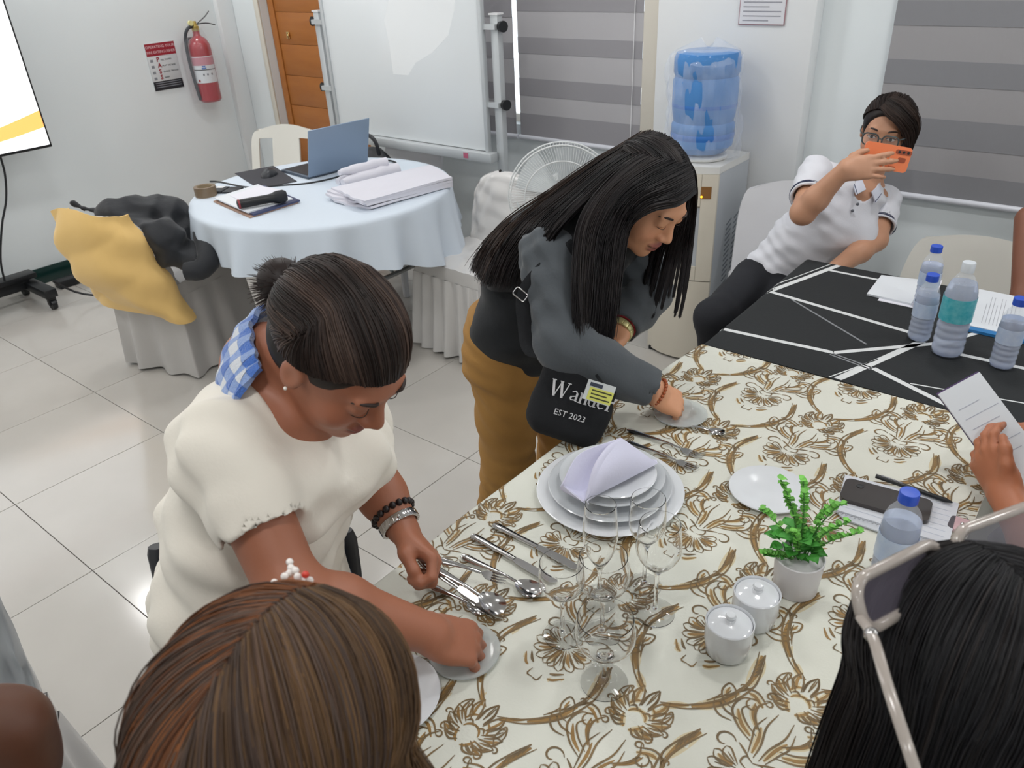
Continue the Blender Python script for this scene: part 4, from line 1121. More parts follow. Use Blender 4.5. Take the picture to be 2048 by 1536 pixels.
# cutlery (x along the handle)
def cut_out(kind, L):
    b = MB()
    if kind == 'knife':
        hl = L*.52
        pts = [(0, .0075, .0035), (hl*.1, .0085, .004), (hl*.5, .0065, .0038), (hl, .0055, .0032)]
        b.tube(cr([(p[0], 0, .004) for p in pts], 12), list(np.interp(np.linspace(0, 3, 12), range(4), [p[1] for p in pts])), 10, flat=((0, 0, 1), .45))
        bl = [(hl, -.0055), (hl+.01, -.0075), (L*.82, -.0092), (L*.95, -.008), (L, -.001), (L*.985, .005), (L*.8, .0075), (hl+.01, .007), (hl, .0055)]
        b.prism(bl, .0028, .0042)
    return b
def cutlery(kind, label, x, y, z, L, ang, rx=0., tilt=0.):
    t = thing(kind, label, kind.replace('tea', '').replace('table_', '') if kind != 'knife' else 'knife', (x, y, z), ang)
    if tilt: t.rotation_euler = (rx, tilt, ang)
    if kind == 'knife':
        hl = L*.52
        hp = [(0, .006), (.008, .0085), (hl*.5, .0066), (hl, .0056)]
        P = cr([(p[0], 0, .004) for p in hp], 14); R = list(np.interp(P[:, 0], [p[0] for p in hp], [p[1] for p in hp]))
        MB().tube(P, R, 10, flat=((0, 0, 1), .45)).build('handle', M_steel, t)
        bl = [(hl, -.0052), (hl+.012, -.0078), (L*.82, -.0094), (L*.94, -.0085), (L*.99, -.003), (L, .002), (L*.985, .0055), (L*.8, .0078), (hl+.012, .007), (hl, .0052)]
        MB().prism(bl, .0026, .0042).build('blade', M_steel, t)
    else:
        neck = L*.70
        hp = [(0, .0045), (.01, .0085), (L*.22, .0068), (L*.5, .0034), (neck, .0032)]
        P = cr([(0, 0, .004), (L*.2, 0, .005), (L*.5, 0, .008), (neck, 0, .006)], 18); R = list(np.interp(P[:, 0], [p[0] for p in hp], [p[1] for p in hp]))
        MB().tube(P, R, 8, flat=((0, 0, 1), .4)).build('handle', M_steel, t)
        bl = L-neck
        if 'spoon' in kind:
            def bowl(u, v):
                a = u*2*PI; r = v; w = bl*.36
                x = neck+bl*.5+bl*.5*r*math.cos(a)*1.0; y = w*r*math.sin(a)*(1+.18*math.cos(a))
                return (x, y, .0065-.0062*(1-r*r))
            MB().grid(bowl, 28, 9, closeu=True).build('bowl', M_steel, t, thick=.0012, ang=70)
        else:
            w = L*.056
            MB().grid(lambda u, v: (neck+bl*.45*u, (v-.5)*2*w*(math.sin(min(1, u*1.5)*PI/2)), .006-.0035*math.sin(PI*.5*u)), 10, 8).build('shoulder', M_steel, t, thick=.0012)
            for i in range(4):
                y = (i-1.5)*w*.58
                MB().tube([(neck+bl*.42, y, .0026), (neck+bl*.75, y, .003), (L, y*.96, .007)], [.0016, .0015, .0008], 6).build('tine', M_steel, t)
    return t
cutlery('knife', 'dinner knife next to the charger plate', -.792, .872, CT, .204, -.01)
cutlery('knife', 'dinner knife between the upper knife and the soup spoon', -.806, .824, CT, .204, -.04)
cutlery('spoon', 'steel soup spoon below the two knives', -.785, .771, CT, .178, .03)
cutlery('teaspoon', 'dark teaspoon nearest the seated row, under the held cutlery', -.783, .679, CT, .125, .08)
cutlery('fork', 'dinner fork beyond the plate stack, with its tip to the right', -.755, 1.305, CT, .19, .0)
cutlery('fork', 'dinner fork partly hidden behind the napkin', -.735, 1.262, CT, .18, -.02)
cutlery('spoon', 'small spoon beside the hand of the woman in the black vest', -.685, 1.385, CT, .12, .25)

# side plate, saucer by the far hand, plates at the near hands
plate('side_plate', 'empty white side plate behind the potted plant', -.408, 1.272, CT, .078, .010, .7, M_por)
plate('saucer', 'clear rimmed saucer under the hand of the woman in the black vest', -.688, 1.432, CT, .062, .008, .6, mat('pale_glass', 'e6ebea', .08, trans=.6, ior=1.2))
plate('saucer', 'thin saucer under the right hand of the woman in the white tee', -.632, .605, CT, .058, .008, .6, MATS['pale_glass'])
plate('side_plate', 'white plate with a dark rim line below the white tee woman\'s arm', -.668, .475, CT, .078, .010, .62, M_por)

# wine glasses
def wine_glass(label, x, y, h, rb, rbowl, rrim, hb, z=None, ang=(0, 0)):
    """h total, rb foot radius, rbowl, rrim, hb bowl height"""
    s = h-hb
    P = [(.001, 0), (rb, 0), (rb, .0012), (rb*.6, .003), (.006, .007), (.0036, .014), (.0032, s*.6), (.004, s*.95)]
    bl = []
    for i in range(1, 13):
        f = i/12
        r = rbowl*math.sin(min(1, f*1.9)*PI/2)**.8 if f < .55 else rbowl+(rrim-rbowl)*((f-.55)/.45)**1.3
        bl.append((max(r, .004), s+hb*f*1.0-(0)))
    inner = [(max(r-.0011, .001), z_+.0004) for r, z_ in reversed(bl)]
    inner[-1] = (.001, s+.004)
    o = MB().lathe(P+bl+inner, 40, cap=False).build('wine_glass', M_clear, None, ang=60)
    o.location = (x, y, CT if z is None else z); return tag(o, label, 'glass', 'wine glasses at the place setting')
wine_glass('tall champagne flute closest to the charger plate', -.522, .828, .205, .030, .029, .025, .135)
wine_glass('wine glass right of the flute, overlapping the plate', -.478, .902, .19, .030, .031, .028, .10)
wine_glass('large round wine glass rightmost at the plate', -.432, .858, .19, .033, .0365, .032, .10)
wine_glass('wide shallow glass standing alone left of the group', -.528, .728, .155, .031, .036, .034, .075)
wine_glass('goblet in the middle of the glass group', -.478, .768, .165, .032, .042, .037, .085)
wine_glass('big goblet nearest the front of the group', -.424, .690, .135, .036, .045, .041, .075)

# sugar bowls with lids
def sugar(x, y, label):
    t = thing('sugar_bowl', label, 'sugar bowl', (x, y, CT), group='lidded sugar bowls')
    MB().lathe([(.001, 0), (.028, 0), (.033, .006), (.0365, .03), (.037, .064), (.0355, .0655), (.0345, .062), (.033, .01), (.001, .008)], 48).build('bowl', M_por, t)
    MB().lathe([(.0335, .0585), (.0338, .0605), (.030, .0635), (.015, .0665), (.0085, .068), (.0065, .0705), (.0085, .0755), (.0065, .079), (.001, .0795)], 48).build('lid', M_por, t)
    return t
sugar(-.302, .853, 'white lidded sugar bowl nearest the viewer'); sugar(-.294, .936, 'white lidded sugar bowl closer to the plant pot')

# plant
pt_ = thing('potted_plant', 'small artificial green plant in a round white pot', 'plant', (-.268, 1.047, CT))
MB().lathe([(.001, 0), (.034, 0), (.036, .003), (.0405, .07), (.0385, .071), (.037, .064), (.001, .064)], 44).build('pot', mat('pot_white', 'd9d6d8', .35), pt_)
MB().lathe([(.001, .06), (.0372, .0605)], 30).build('soil', mat('soil_dark', '2a2d2e', .9), pt_)
M_lf = mat('leaf_green', '4c9c40', .5, rnd=.25); M_lf2 = mat('leaf_light', '7cc458', .5, rnd=.2); M_stm = mat('stem_green', '4a7a3c', .6)
def leafmesh(w, l, name, m):
    b = MB(); P = []
    b.grid(lambda u, v: ((u-.5)*w*math.sin(PI*(.08+.92*v)**.8), l*v, .12*l*math.sin(PI*v)+abs(u-.5)*.3*w), 5, 6)
    me = bpy.data.meshes.new(name); me.from_pydata([tuple(q) for q in b.v], [], b.f); me.shade_smooth(); me.materials.append(m); return me
L1 = leafmesh(.0115, .0105, 'leaf', M_lf2); L2 = leafmesh(.022, .022, 'leaf', M_lf)
rp = np.random.default_rng(11); nl = 0
def leaf(me, p, d, up):
    global nl
    if nl >= 290: return
    nl += 1
    o = bpy.data.objects.new('leaf', me); COL.objects.link(o); o.parent = pt_
    y = Vector(d).normalized(); x = y.cross(Vector(up)); x = x.normalized() if x.length > 1e-4 else y.orthogonal().normalized(); z = x.cross(y)
    o.matrix_local = Matrix(((x.x, y.x, z.x, p[0]), (x.y, y.y, z.y, p[1]), (x.z, y.z, z.z, p[2]), (0, 0, 0, 1)))
sprigs = [(-.06, .03, .185), (-.03, .05, .185), (-.045, .02, .165), (-.075, .0, .135), (.035, .05, .165), (.055, .03, .15), (.075, .05, .125), (.02, .06, .15), (-.015, -.02, .13), (-.05, -.035, .075), (-.02, .03, .175)]
for k, (x, y, z) in enumerate(sprigs):
    P = cr([(x*.08, y*.08, .058), (x*.35, y*.35, .06+(z-.06)*.55), (x*.7, y*.7, .06+(z-.06)*.85), (x, y, z)], 14)
    MB().tube(P, [.0013]*14, 5).build('stem', M_stm, pt_)
    for i in range(3, 14):
        for q in range(2):
            a = rp.uniform(0, 2*PI); d = Vector((math.cos(a), math.sin(a), rp.uniform(.1, .7)))
            leaf(L1, P[i], d, (0, 0, 1))
for i in range(48):
    a = rp.uniform(0, 2*PI); r = rp.uniform(.005, .032); zz = rp.uniform(.068, .11)
    leaf(L2, (r*math.cos(a)-.01, r*math.sin(a), zz), (math.cos(a), math.sin(a), rp.uniform(-.1, .7)), (0, 0, 1))

# notebook, phone, pen, key ring
nb = thing('spiral_notebook', 'open white spiral notebook under the dark phone', 'notebook', (-.19, 1.35, CT), .0)
c = Vector((-.19, 1.35, 0)); Q = [Vector((-0.303,1.409,0.772)), Vector((-0.098,1.439,0.772)), Vector((-0.086,1.304,0.772)), Vector((-0.280,1.287,0.772))]
M_pap = mat('notebook_paper', 'd3d6dd', .7)
MB().prism([((q-c).x, (q-c).y) for q in Q], 0, .006).build('page_block', M_pap, nb)
Q2 = [Q[3], Q[2], Vector((-0.082,1.276,0.768)), Vector((-0.259,1.272,0.768))]
MB().prism([((q-c).x, (q-c).y) for q in Q2], 0, .003).build('cover_flap', mat('notebook_back', 'c9cdd3', .6), nb)
for i in range(26):
    p = (Q[3]*(1-i/25)+Q[2]*(i/25))-c
    MB().tube([(p.x+.0035*math.cos(a), p.y+.004*math.sin(a)*0-.004+.004*math.sin(a), .004+.0045*math.cos(a+1)) for a in np.linspace(0, 2*PI, 9)[:-1]], .0006, 4, closed=True).build('spiral_ring', M_steel, nb)
for i in range(7): 
    a0 = Q[0]*(1-(i+1)/8)+Q[3]*((i+1)/8)-c; b0 = Q[1]*(1-(i+1)/8)+Q[2]*((i+1)/8)-c
    d_ = (b0-a0); a0 = a0+d_*.04; b0 = b0-d_*.05; w_ = Vector((0, .0004, 0))
    MB().add([(a0-w_).to_tuple()[:2]+(.0063,), (b0-w_).to_tuple()[:2]+(.0063,), (b0+w_).to_tuple()[:2]+(.0063,), (a0+w_).to_tuple()[:2]+(.0063,)], [(0, 1, 2, 3)]).build('ruled_line', mat('rule_blue', 'a9b4c8', .7), nb)
ph_ = thing('smartphone', 'dark brown smartphone lying face down on the notebook', 'phone', (-.212, 1.362, CT+.0065), .12)
MB().prism(rrect(.158, .074, .014), .0, .0085).build('case', mat('phone_brown', '2f2622', .18, coat=.5), ph_)
MB().lathe([(.006, .0085), (.0065, .0095), (.001, .0098)], 16, T(-.05, .018, 0)).build('camera_lens', M_black, ph_)
pn = thing('pen', 'slim black pen with silver clip behind the phone', 'pen', (-.18, 1.428, CT+.012), -.03)
MB().tube([(-.07, 0, 0), (.06, 0, 0), (.072, 0, 0)], [.0045, .0045, .0015], 10).build('barrel', M_black, pn)
MB().box((-.06, -.0008, .0045), (-.02, .0008, .0062)).build('clip', M_steel, pn)
kr_ = thing('key_charm', 'clear plastic charm with pink centre at the notebook corner', 'charm', (-.083, 1.375, CT))
MB().prism(rrect(.036, .042, .008), 0, .006).build('charm', mat('clear_pink', 'e8c6cc', .08, alpha=.7), kr_)
MB().tube([(.008*math.cos(a)+.0, .026+.008*math.sin(a), .003) for a in np.linspace(0, 2*PI, 17)[:-1]], .001, 5, closed=True).build('ring', M_steel, kr_)
MB().sph((.004, .0, .007), .004, 8, 6).build('bead', M_steel, kr_)

# ---------------------------------------------------------------- bottles and papers
M_pet = mat('pet_plastic', 'eef4fb', .04, alpha=.22, spec=1.)
M_wat = mat('bottle_water', 'd5e0f6', .05, trans=.62, ior=1.1)
M_cap = mat('blue_cap', '2f55c4', .35)
def bottle(label, x, y, h, r, z=CT, cap=M_cap, lab=None, big=False, fill=.8):
    t = thing('water_bottle', label, 'bottle', (x, y, z), group='water bottles on the tables')
    s = h/.2
    P = [(.001, .004*s), (r*.55, .0), (r*.9, .003*s), (r, .012*s)]
    for i in range(6):
        z0 = (.018+.0165*i)*s; P += [(r, z0), (r*.955, z0+.004*s), (r*.955, z0+.007*s), (r, z0+.011*s)]
    P += [(r, .125*s), (r*.97, .140*s), (r*.8, .158*s), (r*.5, .173*s), (.0135, .178*s), (.0135, .184*s)]
    MB().lathe(P, 28, cap=False).build('bottle_shell', M_pet, t, ang=60)
    Wp = [(max(a-.0012, .001), b+.001) for a, b in P if b <= .2*s*fill-.002]
    Wp.append((.001, Wp[-1][1])); MB().lathe(Wp, 28, cap=False).build('water', M_wat, t, ang=60)
    MB().lathe([(.0155, .181*s), (.0155, .199*s), (.0145, .2005*s), (.001, .201*s)], 24).build('cap', cap, t)
    if lab: MB().lathe([(r*1.01, lab[0]*s), (r*1.012, lab[1]*s)], 28, cap=False).build('label_band', lab[2], t, thick=.0004)
    return t
M_tl = mat('teal_label', '37a5b4', .3, var=(60, .6, '7cc6cc')); M_pl = mat('pale_label', 'b9c9e4', .3, var=(50, .5, 'd8e2f0'))
bottle('small water bottle with blue cap in front of the white papers', -.348, 2.135, .185, .029, BZ+.0025, lab=(.075, .118, M_pl))
bottle('small blue capped water bottle farthest back on the black cloth', -.392, 2.36, .185, .029, BZ+.0025, lab=(.075, .118, M_pl))
bottle('small blue capped water bottle at the right, before the blue edged booklet', -.142, 2.085, .185, .029, BZ+.0025, lab=(.075, .118, M_pl))
bottle('big water bottle with teal label and clear cap on the black cloth', -.268, 2.085, .25, .038, BZ+.0025, cap=mat('clear_cap', 'd3d9df', .3), lab=(.08, .13, M_tl))
bottle('blue capped water bottle beside the notebook on the damask cloth', -.148, 1.155, .19, .031, CT, lab=(.06, .112, M_pl))
slab('paper_stack', 'loose white papers lying on the black cloth behind the bottles', 'papers', [(-0.550,2.356,0.770), (-0.558,2.527,0.770), (-0.435,2.555,0.770), (-0.422,2.350,0.770)], BZ+.002, .006, MATS['paper_white'])
slab('paper_sheet', 'single white sheet under the papers on the black cloth', 'paper', [(-0.512,2.335,0.770), (-0.514,2.520,0.770), (-0.394,2.595,0.770), (-0.367,2.335,0.770)], BZ+.0012, .0008, MATS['note_white'])
bk = thing('booklet', 'white printed booklet with a blue edge behind the bottles', 'booklet', (-.19, 2.38, BZ+.0012))
c = Vector((-.19, 2.38, 0)); Q = [Vector((-0.259,2.274,0.770)), Vector((-0.286,2.556,0.770)), (-.02, 2.55, 0), (.0, 2.27, 0)]
Q = [Vector(q) for q in Q]
MB().prism([((q-c).x, (q-c).y) for q in Q], .001, .010).build('pages', MATS['paper_white'], bk)
Qb = [Q[0]+Vector((-.004, -.022, 0)), Q[0], Q[3], Q[3]+Vector((0, -.022, 0))]
MB().prism([((q-c).x, (q-c).y) for q in Qb], .0005, .008).build('blue_edge', mat('booklet_blue', '2f78b4', .4), bk)
e1 = (Q[1]-Q[0]); e2 = (Q[3]-Q[0])
for i in range(9):
    a = Q[0]+e1*.12+e2*(.12+.035*i)-c; b_ = a+e1*(.72-.2*((i*5) % 3 == 0)); w_ = e2.normalized()*.0016
    MB().add([(*(a-w_)[:2], .0104), (*(a+w_)[:2], .0104), (*(b_+w_)[:2], .0104), (*(b_-w_)[:2], .0104)], [(0, 1, 2, 3)]).build('text_line', MATS['ink_grey'], bk)
for i in (0, 1):
    a = Q[0]+e1*.2+e2*(.5+.045*i)-c; b_ = a+e1*(.45); w_ = e2.normalized()*.003
    MB().add([(*(a-w_)[:2], .0104), (*(a+w_)[:2], .0104), (*(b_+w_)[:2], .0104), (*(b_-w_)[:2], .0104)], [(0, 1, 2, 3)]).build('heading_line', mat('ink_blue', '55688f', .6), bk)

# ---------------------------------------------------------------- people
def V3(*a): return Vector(a[0]) if len(a) == 1 else Vector(a)
def hframe(o, fwd, up):
    f = Vector(fwd).normalized(); u = Vector(up); u = (u-f*u.dot(f)).normalized(); r = f.cross(u)
    M = Matrix.Identity(4)
    for i in range(3): M[i][0] = r[i]; M[i][1] = f[i]; M[i][2] = u[i]; M[i][3] = o[i]
    return M
def head(S, M):
    e = lambda c, r, k=.02, op='+': S.el(c, r, M, k, op)
    e((0, -.015, .03), (.074, .094, .080)); e((0, .026, -.028), (.062, .064, .086), .03)
    e((0, .042, -.078), (.046, .044, .034), .03); e((0, .076, -.102), (.019, .016, .015), .024)
    for s in (-1, 1):
        e((s*.036, .060, -.036), (.027, .023, .028), .02)
        e((s*.031, .101, .004), (.018, .014, .010), .014, '-')
        e((s*.031, .0765, .003), (.0155, .0145, .0115), .004)
        e((s*.0765, -.006, -.008), (.008, .020, .031), .006); e((s*.086, -.002, -.006), (.006, .010, .016), .006, '-')
    e((0, .078, .023), (.048, .014, .012), .016)
    p = lambda *a: M @ Vector(a)
    S.rc(p(0, .086, .006), p(0, .106, -.030), .0075, .0115, .012)
    for s in (-1, 1): e((s*.0125, .097, -.0345), (.0085, .010, .0075), .007)
    e((0, .0915, -.0615), (.023, .011, .0058), .007); e((0, .0905, -.0745), (.019, .011, .0066), .007)
def head_color(M, base, lip):
    Mi = np.array(M.inverted())
    b = np.array(lin(base)); l = np.array(lin(lip))
    def f(P):
        q = P@Mi[:3, :3].T+Mi[:3, 3]
        C = np.tile(b, (len(P), 1))
        on = (q[:, 1] > .07) & (q[:, 1] < .125) & (np.abs(q[:, 0]) < .03) & (q[:, 2] > -.09) & (q[:, 2] < -.045)
        d = np.minimum(((q[:, 0]/.024)**2+((q[:, 2]+.0615)/.0068)**2), ((q[:, 0]/.020)**2+((q[:, 2]+.0745)/.0078)**2))
        w = np.clip(1.5-d, 0, 1)*on; C = C*(1-w[:, None])+l*w[:, None]
        m = np.exp(-((q[:, 2]+.068)/.0022)**2)*(np.abs(q[:, 0]) < .023)*on*.75; C *= (1-m)[:, None]  # crease between the lips: its shade is painted into the vertex colour
        n = np.zeros(len(P))
        for s in (-1, 1): n = np.maximum(n, np.exp(-(((q[:, 0]-s*.007)/.004)**2+((q[:, 2]+.043)/.004)**2))*(q[:, 1] > .09)*(q[:, 1] < .125)*.7)
        C *= (1-n)[:, None]  # nostril hollows: shade painted into the vertex colour
        ck = np.zeros(len(P))
        for s in (-1, 1): ck = np.maximum(ck, np.exp(-(((q[:, 0]-s*.04)/.022)**2+((q[:, 2]+.035)/.02)**2))*(q[:, 1] > .04)*(q[:, 1] < .12))
        C = C*(1+ck[:, None]*np.array([.06, -.05, -.05]))
        return C
    return f
def set_col(me, C):
    a = me.color_attributes.new('Col', 'FLOAT_COLOR', 'POINT')
    a.data.foreach_set('color', np.hstack([C, np.ones((len(C), 1))]).astype(np.float32).ravel())
def verts(me):
    a = np.empty(len(me.vertices)*3, np.float32); me.vertices.foreach_get('co', a); return a.reshape(-1, 3).astype(float)
def hand(S, M, side, curls, thumb=None, sc=1., spread=.07):
    """M: origin wrist, x to the thumb side, y along the hand, z out of the back of the hand"""
    P = lambda x, y, z: M @ Vector((x*sc, y*sc, z*sc))
    S.ec(P(0, -.005, 0), P(0, .072, 0), (.029*sc, .0185*sc), (.040*sc, .0145*sc), (M.to_3x3() @ Vector((1, 0, 0))), .014)
    S.el((.020*sc, .032*sc, -.010*sc), (.019*sc, .030*sc, .015*sc), M, .014)
    S.el((-.022*sc, .030*sc, -.009*sc), (.015*sc, .032*sc, .013*sc), M, .014)
    bx = (.0275, .0095, -.0095, -.0275); by = (.080, .085, .081, .071); ln = (.070, .077, .072, .057); rd = (.0086, .0088, .0083, .0074)
    for i in range(4):
        b = Vector((bx[i], by[i]-.012, 0)); sp = (1.5-i)*spread
        pts = [b]; a = 0; p = b+Vector((0, .012, .001)); pts.append(p)
        for k, f in enumerate((.46, .30, .24)):
            a += curls[i][k]
            d = Vector((math.sin(sp)*math.cos(a), math.cos(sp)*math.cos(a), -math.sin(a)))
            p = p+d*ln[i]*f; pts.append(p)
        R = [rd[i]*1.15, rd[i]*1.12, rd[i], rd[i]*.92, rd[i]*.78]
        S.chain([P(*q) for q in pts], [r*sc for r in R], .0055)
    th = thumb or ((.020, .016, -.008), (.040, .042, -.016), (.046, .070, -.022), (.044, .094, -.026))
    S.chain([P(*q) for q in th], [r*sc for r in (.0145, .0118, .0102, .0080)], .007)
def arm(S, sh, el, wr, r=(.050, .041, .037, .027), k=.02):
    sh, el, wr = Vector(sh), Vector(el), Vector(wr)
    S.rc(sh, el, r[0], r[1], k); m = el.lerp(wr, .33); S.rc(el, m, r[1]*.97, r[2]*1.06, k); S.rc(m, wr, r[2]*1.06, r[3], k)
def torso(S, spine, dims, side, shR, shL, off=0., rsh=.058, bust=None, k=.05):
    for i in range(len(spine)-1):
        a, b = dims[i], dims[i+1]
        S.ec(spine[i], spine[i+1], (a[0]+off, a[1]+off), (b[0]+off, b[1]+off), side, k)
    top = Vector(spine[-1])
    for s in (shR, shL):
        s = Vector(s); S.rc(top.lerp(s, .25), s, rsh*1.05+off, rsh+off, k)
    if bust:
        for c in bust: S.el(c, (.062+off, .062+off, .062+off), None, .05)
def skin(name, c, rough=.48): return mat(name, c, rough, attr='Col', bump=(90, .04), sss=.06)
M_hair = mat('hair', '1a1614', .5, attr='Col', spec=.28)
M_lash = mat('lash_dark', '2e1f1a', .6)
def brow(M, parent, m=M_lash, tilt=.0, th=.0028):
    for s in (-1, 1):
        P = [(s*.017, .0905, .0235), (s*.026, .0925, .028), (s*.040, .083, .027), (s*.05, .072, .021)]
        b = MB().tube(cr([M @ Vector(p) for p in P], 12), [th*.8]+[th]*6+[th*(1-i/6) for i in range(5)], 6)
        place_mb(b, 'eyebrow', m, parent)
def lashes(M, parent, low=-.0055):
    for s in (-1, 1):
        P = [(s*.0175, .0885, -.001), (s*.024, .0925, -.0022), (s*.032, .0935, -.0026), (s*.040, .0895, -.0022), (s*.0465, .082, -.0015)]
        b = MB().tube(cr([M @ Vector(p) for p in P], 12), [.0004]+[.0007]*10+[.0004], 5); place_mb(b, 'eyelashes', M_lash, parent)
def place_mb(b, name, m, parent, **kw):
    r = parent; off = Vector((0, 0, 0))
    while r: off += Vector(r.location); r = r.parent
    b.v = [tuple(Vector(q)-off) for q in b.v]
    return b.build(name, m, parent, ang=kw.pop('ang', 60), **kw)
def hair_obj(groups, parent, name='hair', shells=()):
    """groups: (paths, radii, [colours]) ; shells: (V, F quads, colour)"""
    Vs = []; Fs = []; Cs = []; n = 0
    r = np.random.default_rng(4)
    for P, R, cols in groups:
        V, F = strands(P, R); m = len(P); c = np.array([lin(x) for x in cols])
        t = r.uniform(0, len(c)-1.001, m); i = t.astype(int); f = (t-i)[:, None]
        q = P[:, min(6, P.shape[1]-1)]; t = np.clip(.5+.30*np.sin(q@np.array([61., 47., 39.]))+.22*np.sin(q@np.array([-143., 171., 120.])+1)+r.normal(0, .16, m), 0, 1)*(len(c)-1.001); i = t.astype(int); f = (t-i)[:, None]
        cc = (c[i]*(1-f)+c[i+1]*f)*r.uniform(.9, 1.1, (m, 1))
        Vs.append(V); Fs.append(F+n); n += len(V); Cs.append(np.repeat(cc, len(V)//m, 0))
    for V, F, c in shells:
        Vs.append(V); Fs.append(np.asarray(F)+n); n += len(V); Cs.append(np.tile(lin(c), (len(V), 1)))
    me = npmesh(name, np.vstack(Vs), np.vstack(Fs)); set_col(me, np.vstack(Cs))
    o = place(me, name, M_hair, parent); return o
def cap_sdf(M, grow=.010, cut=None):
    S = SDF(); S.el((0, -.015, .03), (.074+grow, .094+grow, .080+grow), M, .02); S.el((0, -.03, -.02), (.071+grow, .075+grow, .07+grow), M, .008)
    return S
def shell_of(S, h=.006, mod=None):
    me = S.mesh('shell', h, mod); V = verts(me); F = np.empty(len(me.loops), np.int32); me.loops.foreach_get('vertex_index', F)
    bpy.data.meshes.remove(me); return V, F.reshape(-1, 4)
def on_skull(M, d, g=.012):
    """point of the skull surface in head-local direction d"""
    d = np.asarray(d, float); d = d/np.linalg.norm(d); r = np.array([.074+g, .094+g, .080+g])
    t = 1/np.sqrt(((d/r)**2).sum()); q = d*t+np.array([0, -.015, .03])
    return np.array(M @ Vector(q))
def slerp_path(M, d0, d1, n=8, g=.012, g1=None):
    d0 = np.array(d0, float)/np.linalg.norm(d0); d1 = np.array(d1, float)/np.linalg.norm(d1)
    w = math.acos(np.clip(d0@d1, -1, 1)); o = []
    for t in np.linspace(0, 1, n):
        d = (math.sin((1-t)*w)*d0+math.sin(t*w)*d1)/max(math.sin(w), 1e-6)
        o.append(on_skull(M, d, g+((g1-g)*t if g1 is not None else 0)))
    return o
def finish_body(S, root, name, mskin, M, base, lip, h=.0045, keep=None):
    me = S.mesh(name, h, keep=keep); P = verts(me); set_col(me, head_color(M, base, lip)(P))
    return place(me, name, mskin, root)
def cloth(S, root, name, m, h=.007, folds=(), relax=1):
    if folds:
        S.fold(folds); fo = S.p.pop(); i = max(k for k, q in enumerate(S.p) if q[4] == '+')+1; S.p.insert(i, fo)
    me = S.mesh(name, h, None, relax)
    return place(me, name, m, root)
def shoe(root, a, d, m):
    a = Vector(a); d = Vector(d).normalized(); S = SDF(); S.rc(a+Vector((0, 0, .035)), a+d*.14+Vector((0, 0, .03)), .04, .034, .03); S.rc(a-d*.04+Vector((0, 0, .036)), a+Vector((0, 0, .06)), .036, .04, .03); S.plane((0, 0, 0), (0, 0, -1))
    place(S.mesh('shoe', .007), 'shoe', m, root)
hr = np.random.default_rng(21)
REL = ((.35, .35, .2),)*4

# ================================================================ woman in the white tee
w1 = thing('person', 'woman in a white tee bending over the table holding cutlery in her left hand', 'person', (-1.0, .46, 0))
H1 = hframe((-0.797,0.588,1.268), (.70, .03, -.71), (.70, .04, .70))
SK1 = 'a4694f'; M_sk1 = skin('skin_tan', SK1)
c7 = V3((-0.971,0.577,1.196)); shR = V3((-0.905,0.448,1.150)); shL = V3((-0.974,0.709,1.053))
hip = V3(-1.0, .475, .80); wst = V3(-.985, .51, .95); chs = V3(-.945, .555, 1.07); up_ = V3(-.94, .575, 1.14)
side = shL-shR
elR = V3((-0.746,0.405,0.993)); wrR = V3((-0.640,0.549,0.855)); elL = V3((-0.925,0.708,0.916)); wrL = V3((-0.837,0.685,0.867))
S = SDF(); head(S, H1)
S.rc(H1 @ Vector((0, -.025, -.06)), c7, .054, .060, .03)
S.rc(c7, up_, .06, .07, .04)
sp1 = [hip, wst, chs, up_]; dm1 = [(.150, .12), (.138, .11), (.145, .112), (.118, .08)]
torso(S, sp1, dm1, side, shR, shL, 0., .056)
arm(S, shR, elR, wrR, (.052, .043, .041, .029)); arm(S, shL, elL, wrL, (.050, .041, .039, .028))
hR = frame(wrR, (.25, .75, .25), (1, -.2, 0)); 
yR = (V3((-0.606,0.610,0.799))-wrR).normalized()
def hand_frame(wr, y, z): 
    y = Vector(y).normalized(); z = Vector(z); z = (z-y*z.dot(y)).normalized(); x = y.cross(z)
    M = Matrix.Identity(4)
    for i in range(3): M[i][0] = x[i]; M[i][1] = y[i]; M[i][2] = z[i]; M[i][3] = wr[i]
    return M
def flip(M):      # mirror x so that +x is the thumb side of a left hand
    F = M.copy()
    for i in range(3): F[i][0] = -F[i][0]
    return F
# right hand palm down: back of hand up; thumb to her left (+y side)
MR = flip(hand_frame(wrR, yR, (.15, -.25, .95)))
hand(S, MR, 1, ((.55, .7, .5), (.6, .7, .5), (.6, .75, .5), (.65, .75, .5)), ((.020, .016, -.008), (.038, .040, -.022), (.040, .066, -.034), (.032, .086, -.044)), 1.0)
# left hand closed round the cutlery, thumb on top
yL = (V3((-0.765,0.684,0.834))-wrL).normalized()
ML = hand_frame(wrL, yL, (-.05, .75, .55))
hand(S, ML, -1, ((.75, 1.15, .7), (.95, 1.25, .8), (1.1, 1.3, .8), (1.15, 1.3, .8)), ((.018, .018, -.010), (.036, .044, -.024), (.034, .074, -.034), (.022, .096, -.040)), 1.0)
finish_body(S, w1, 'body', M_sk1, H1, SK1, '8c4f47', .0042)
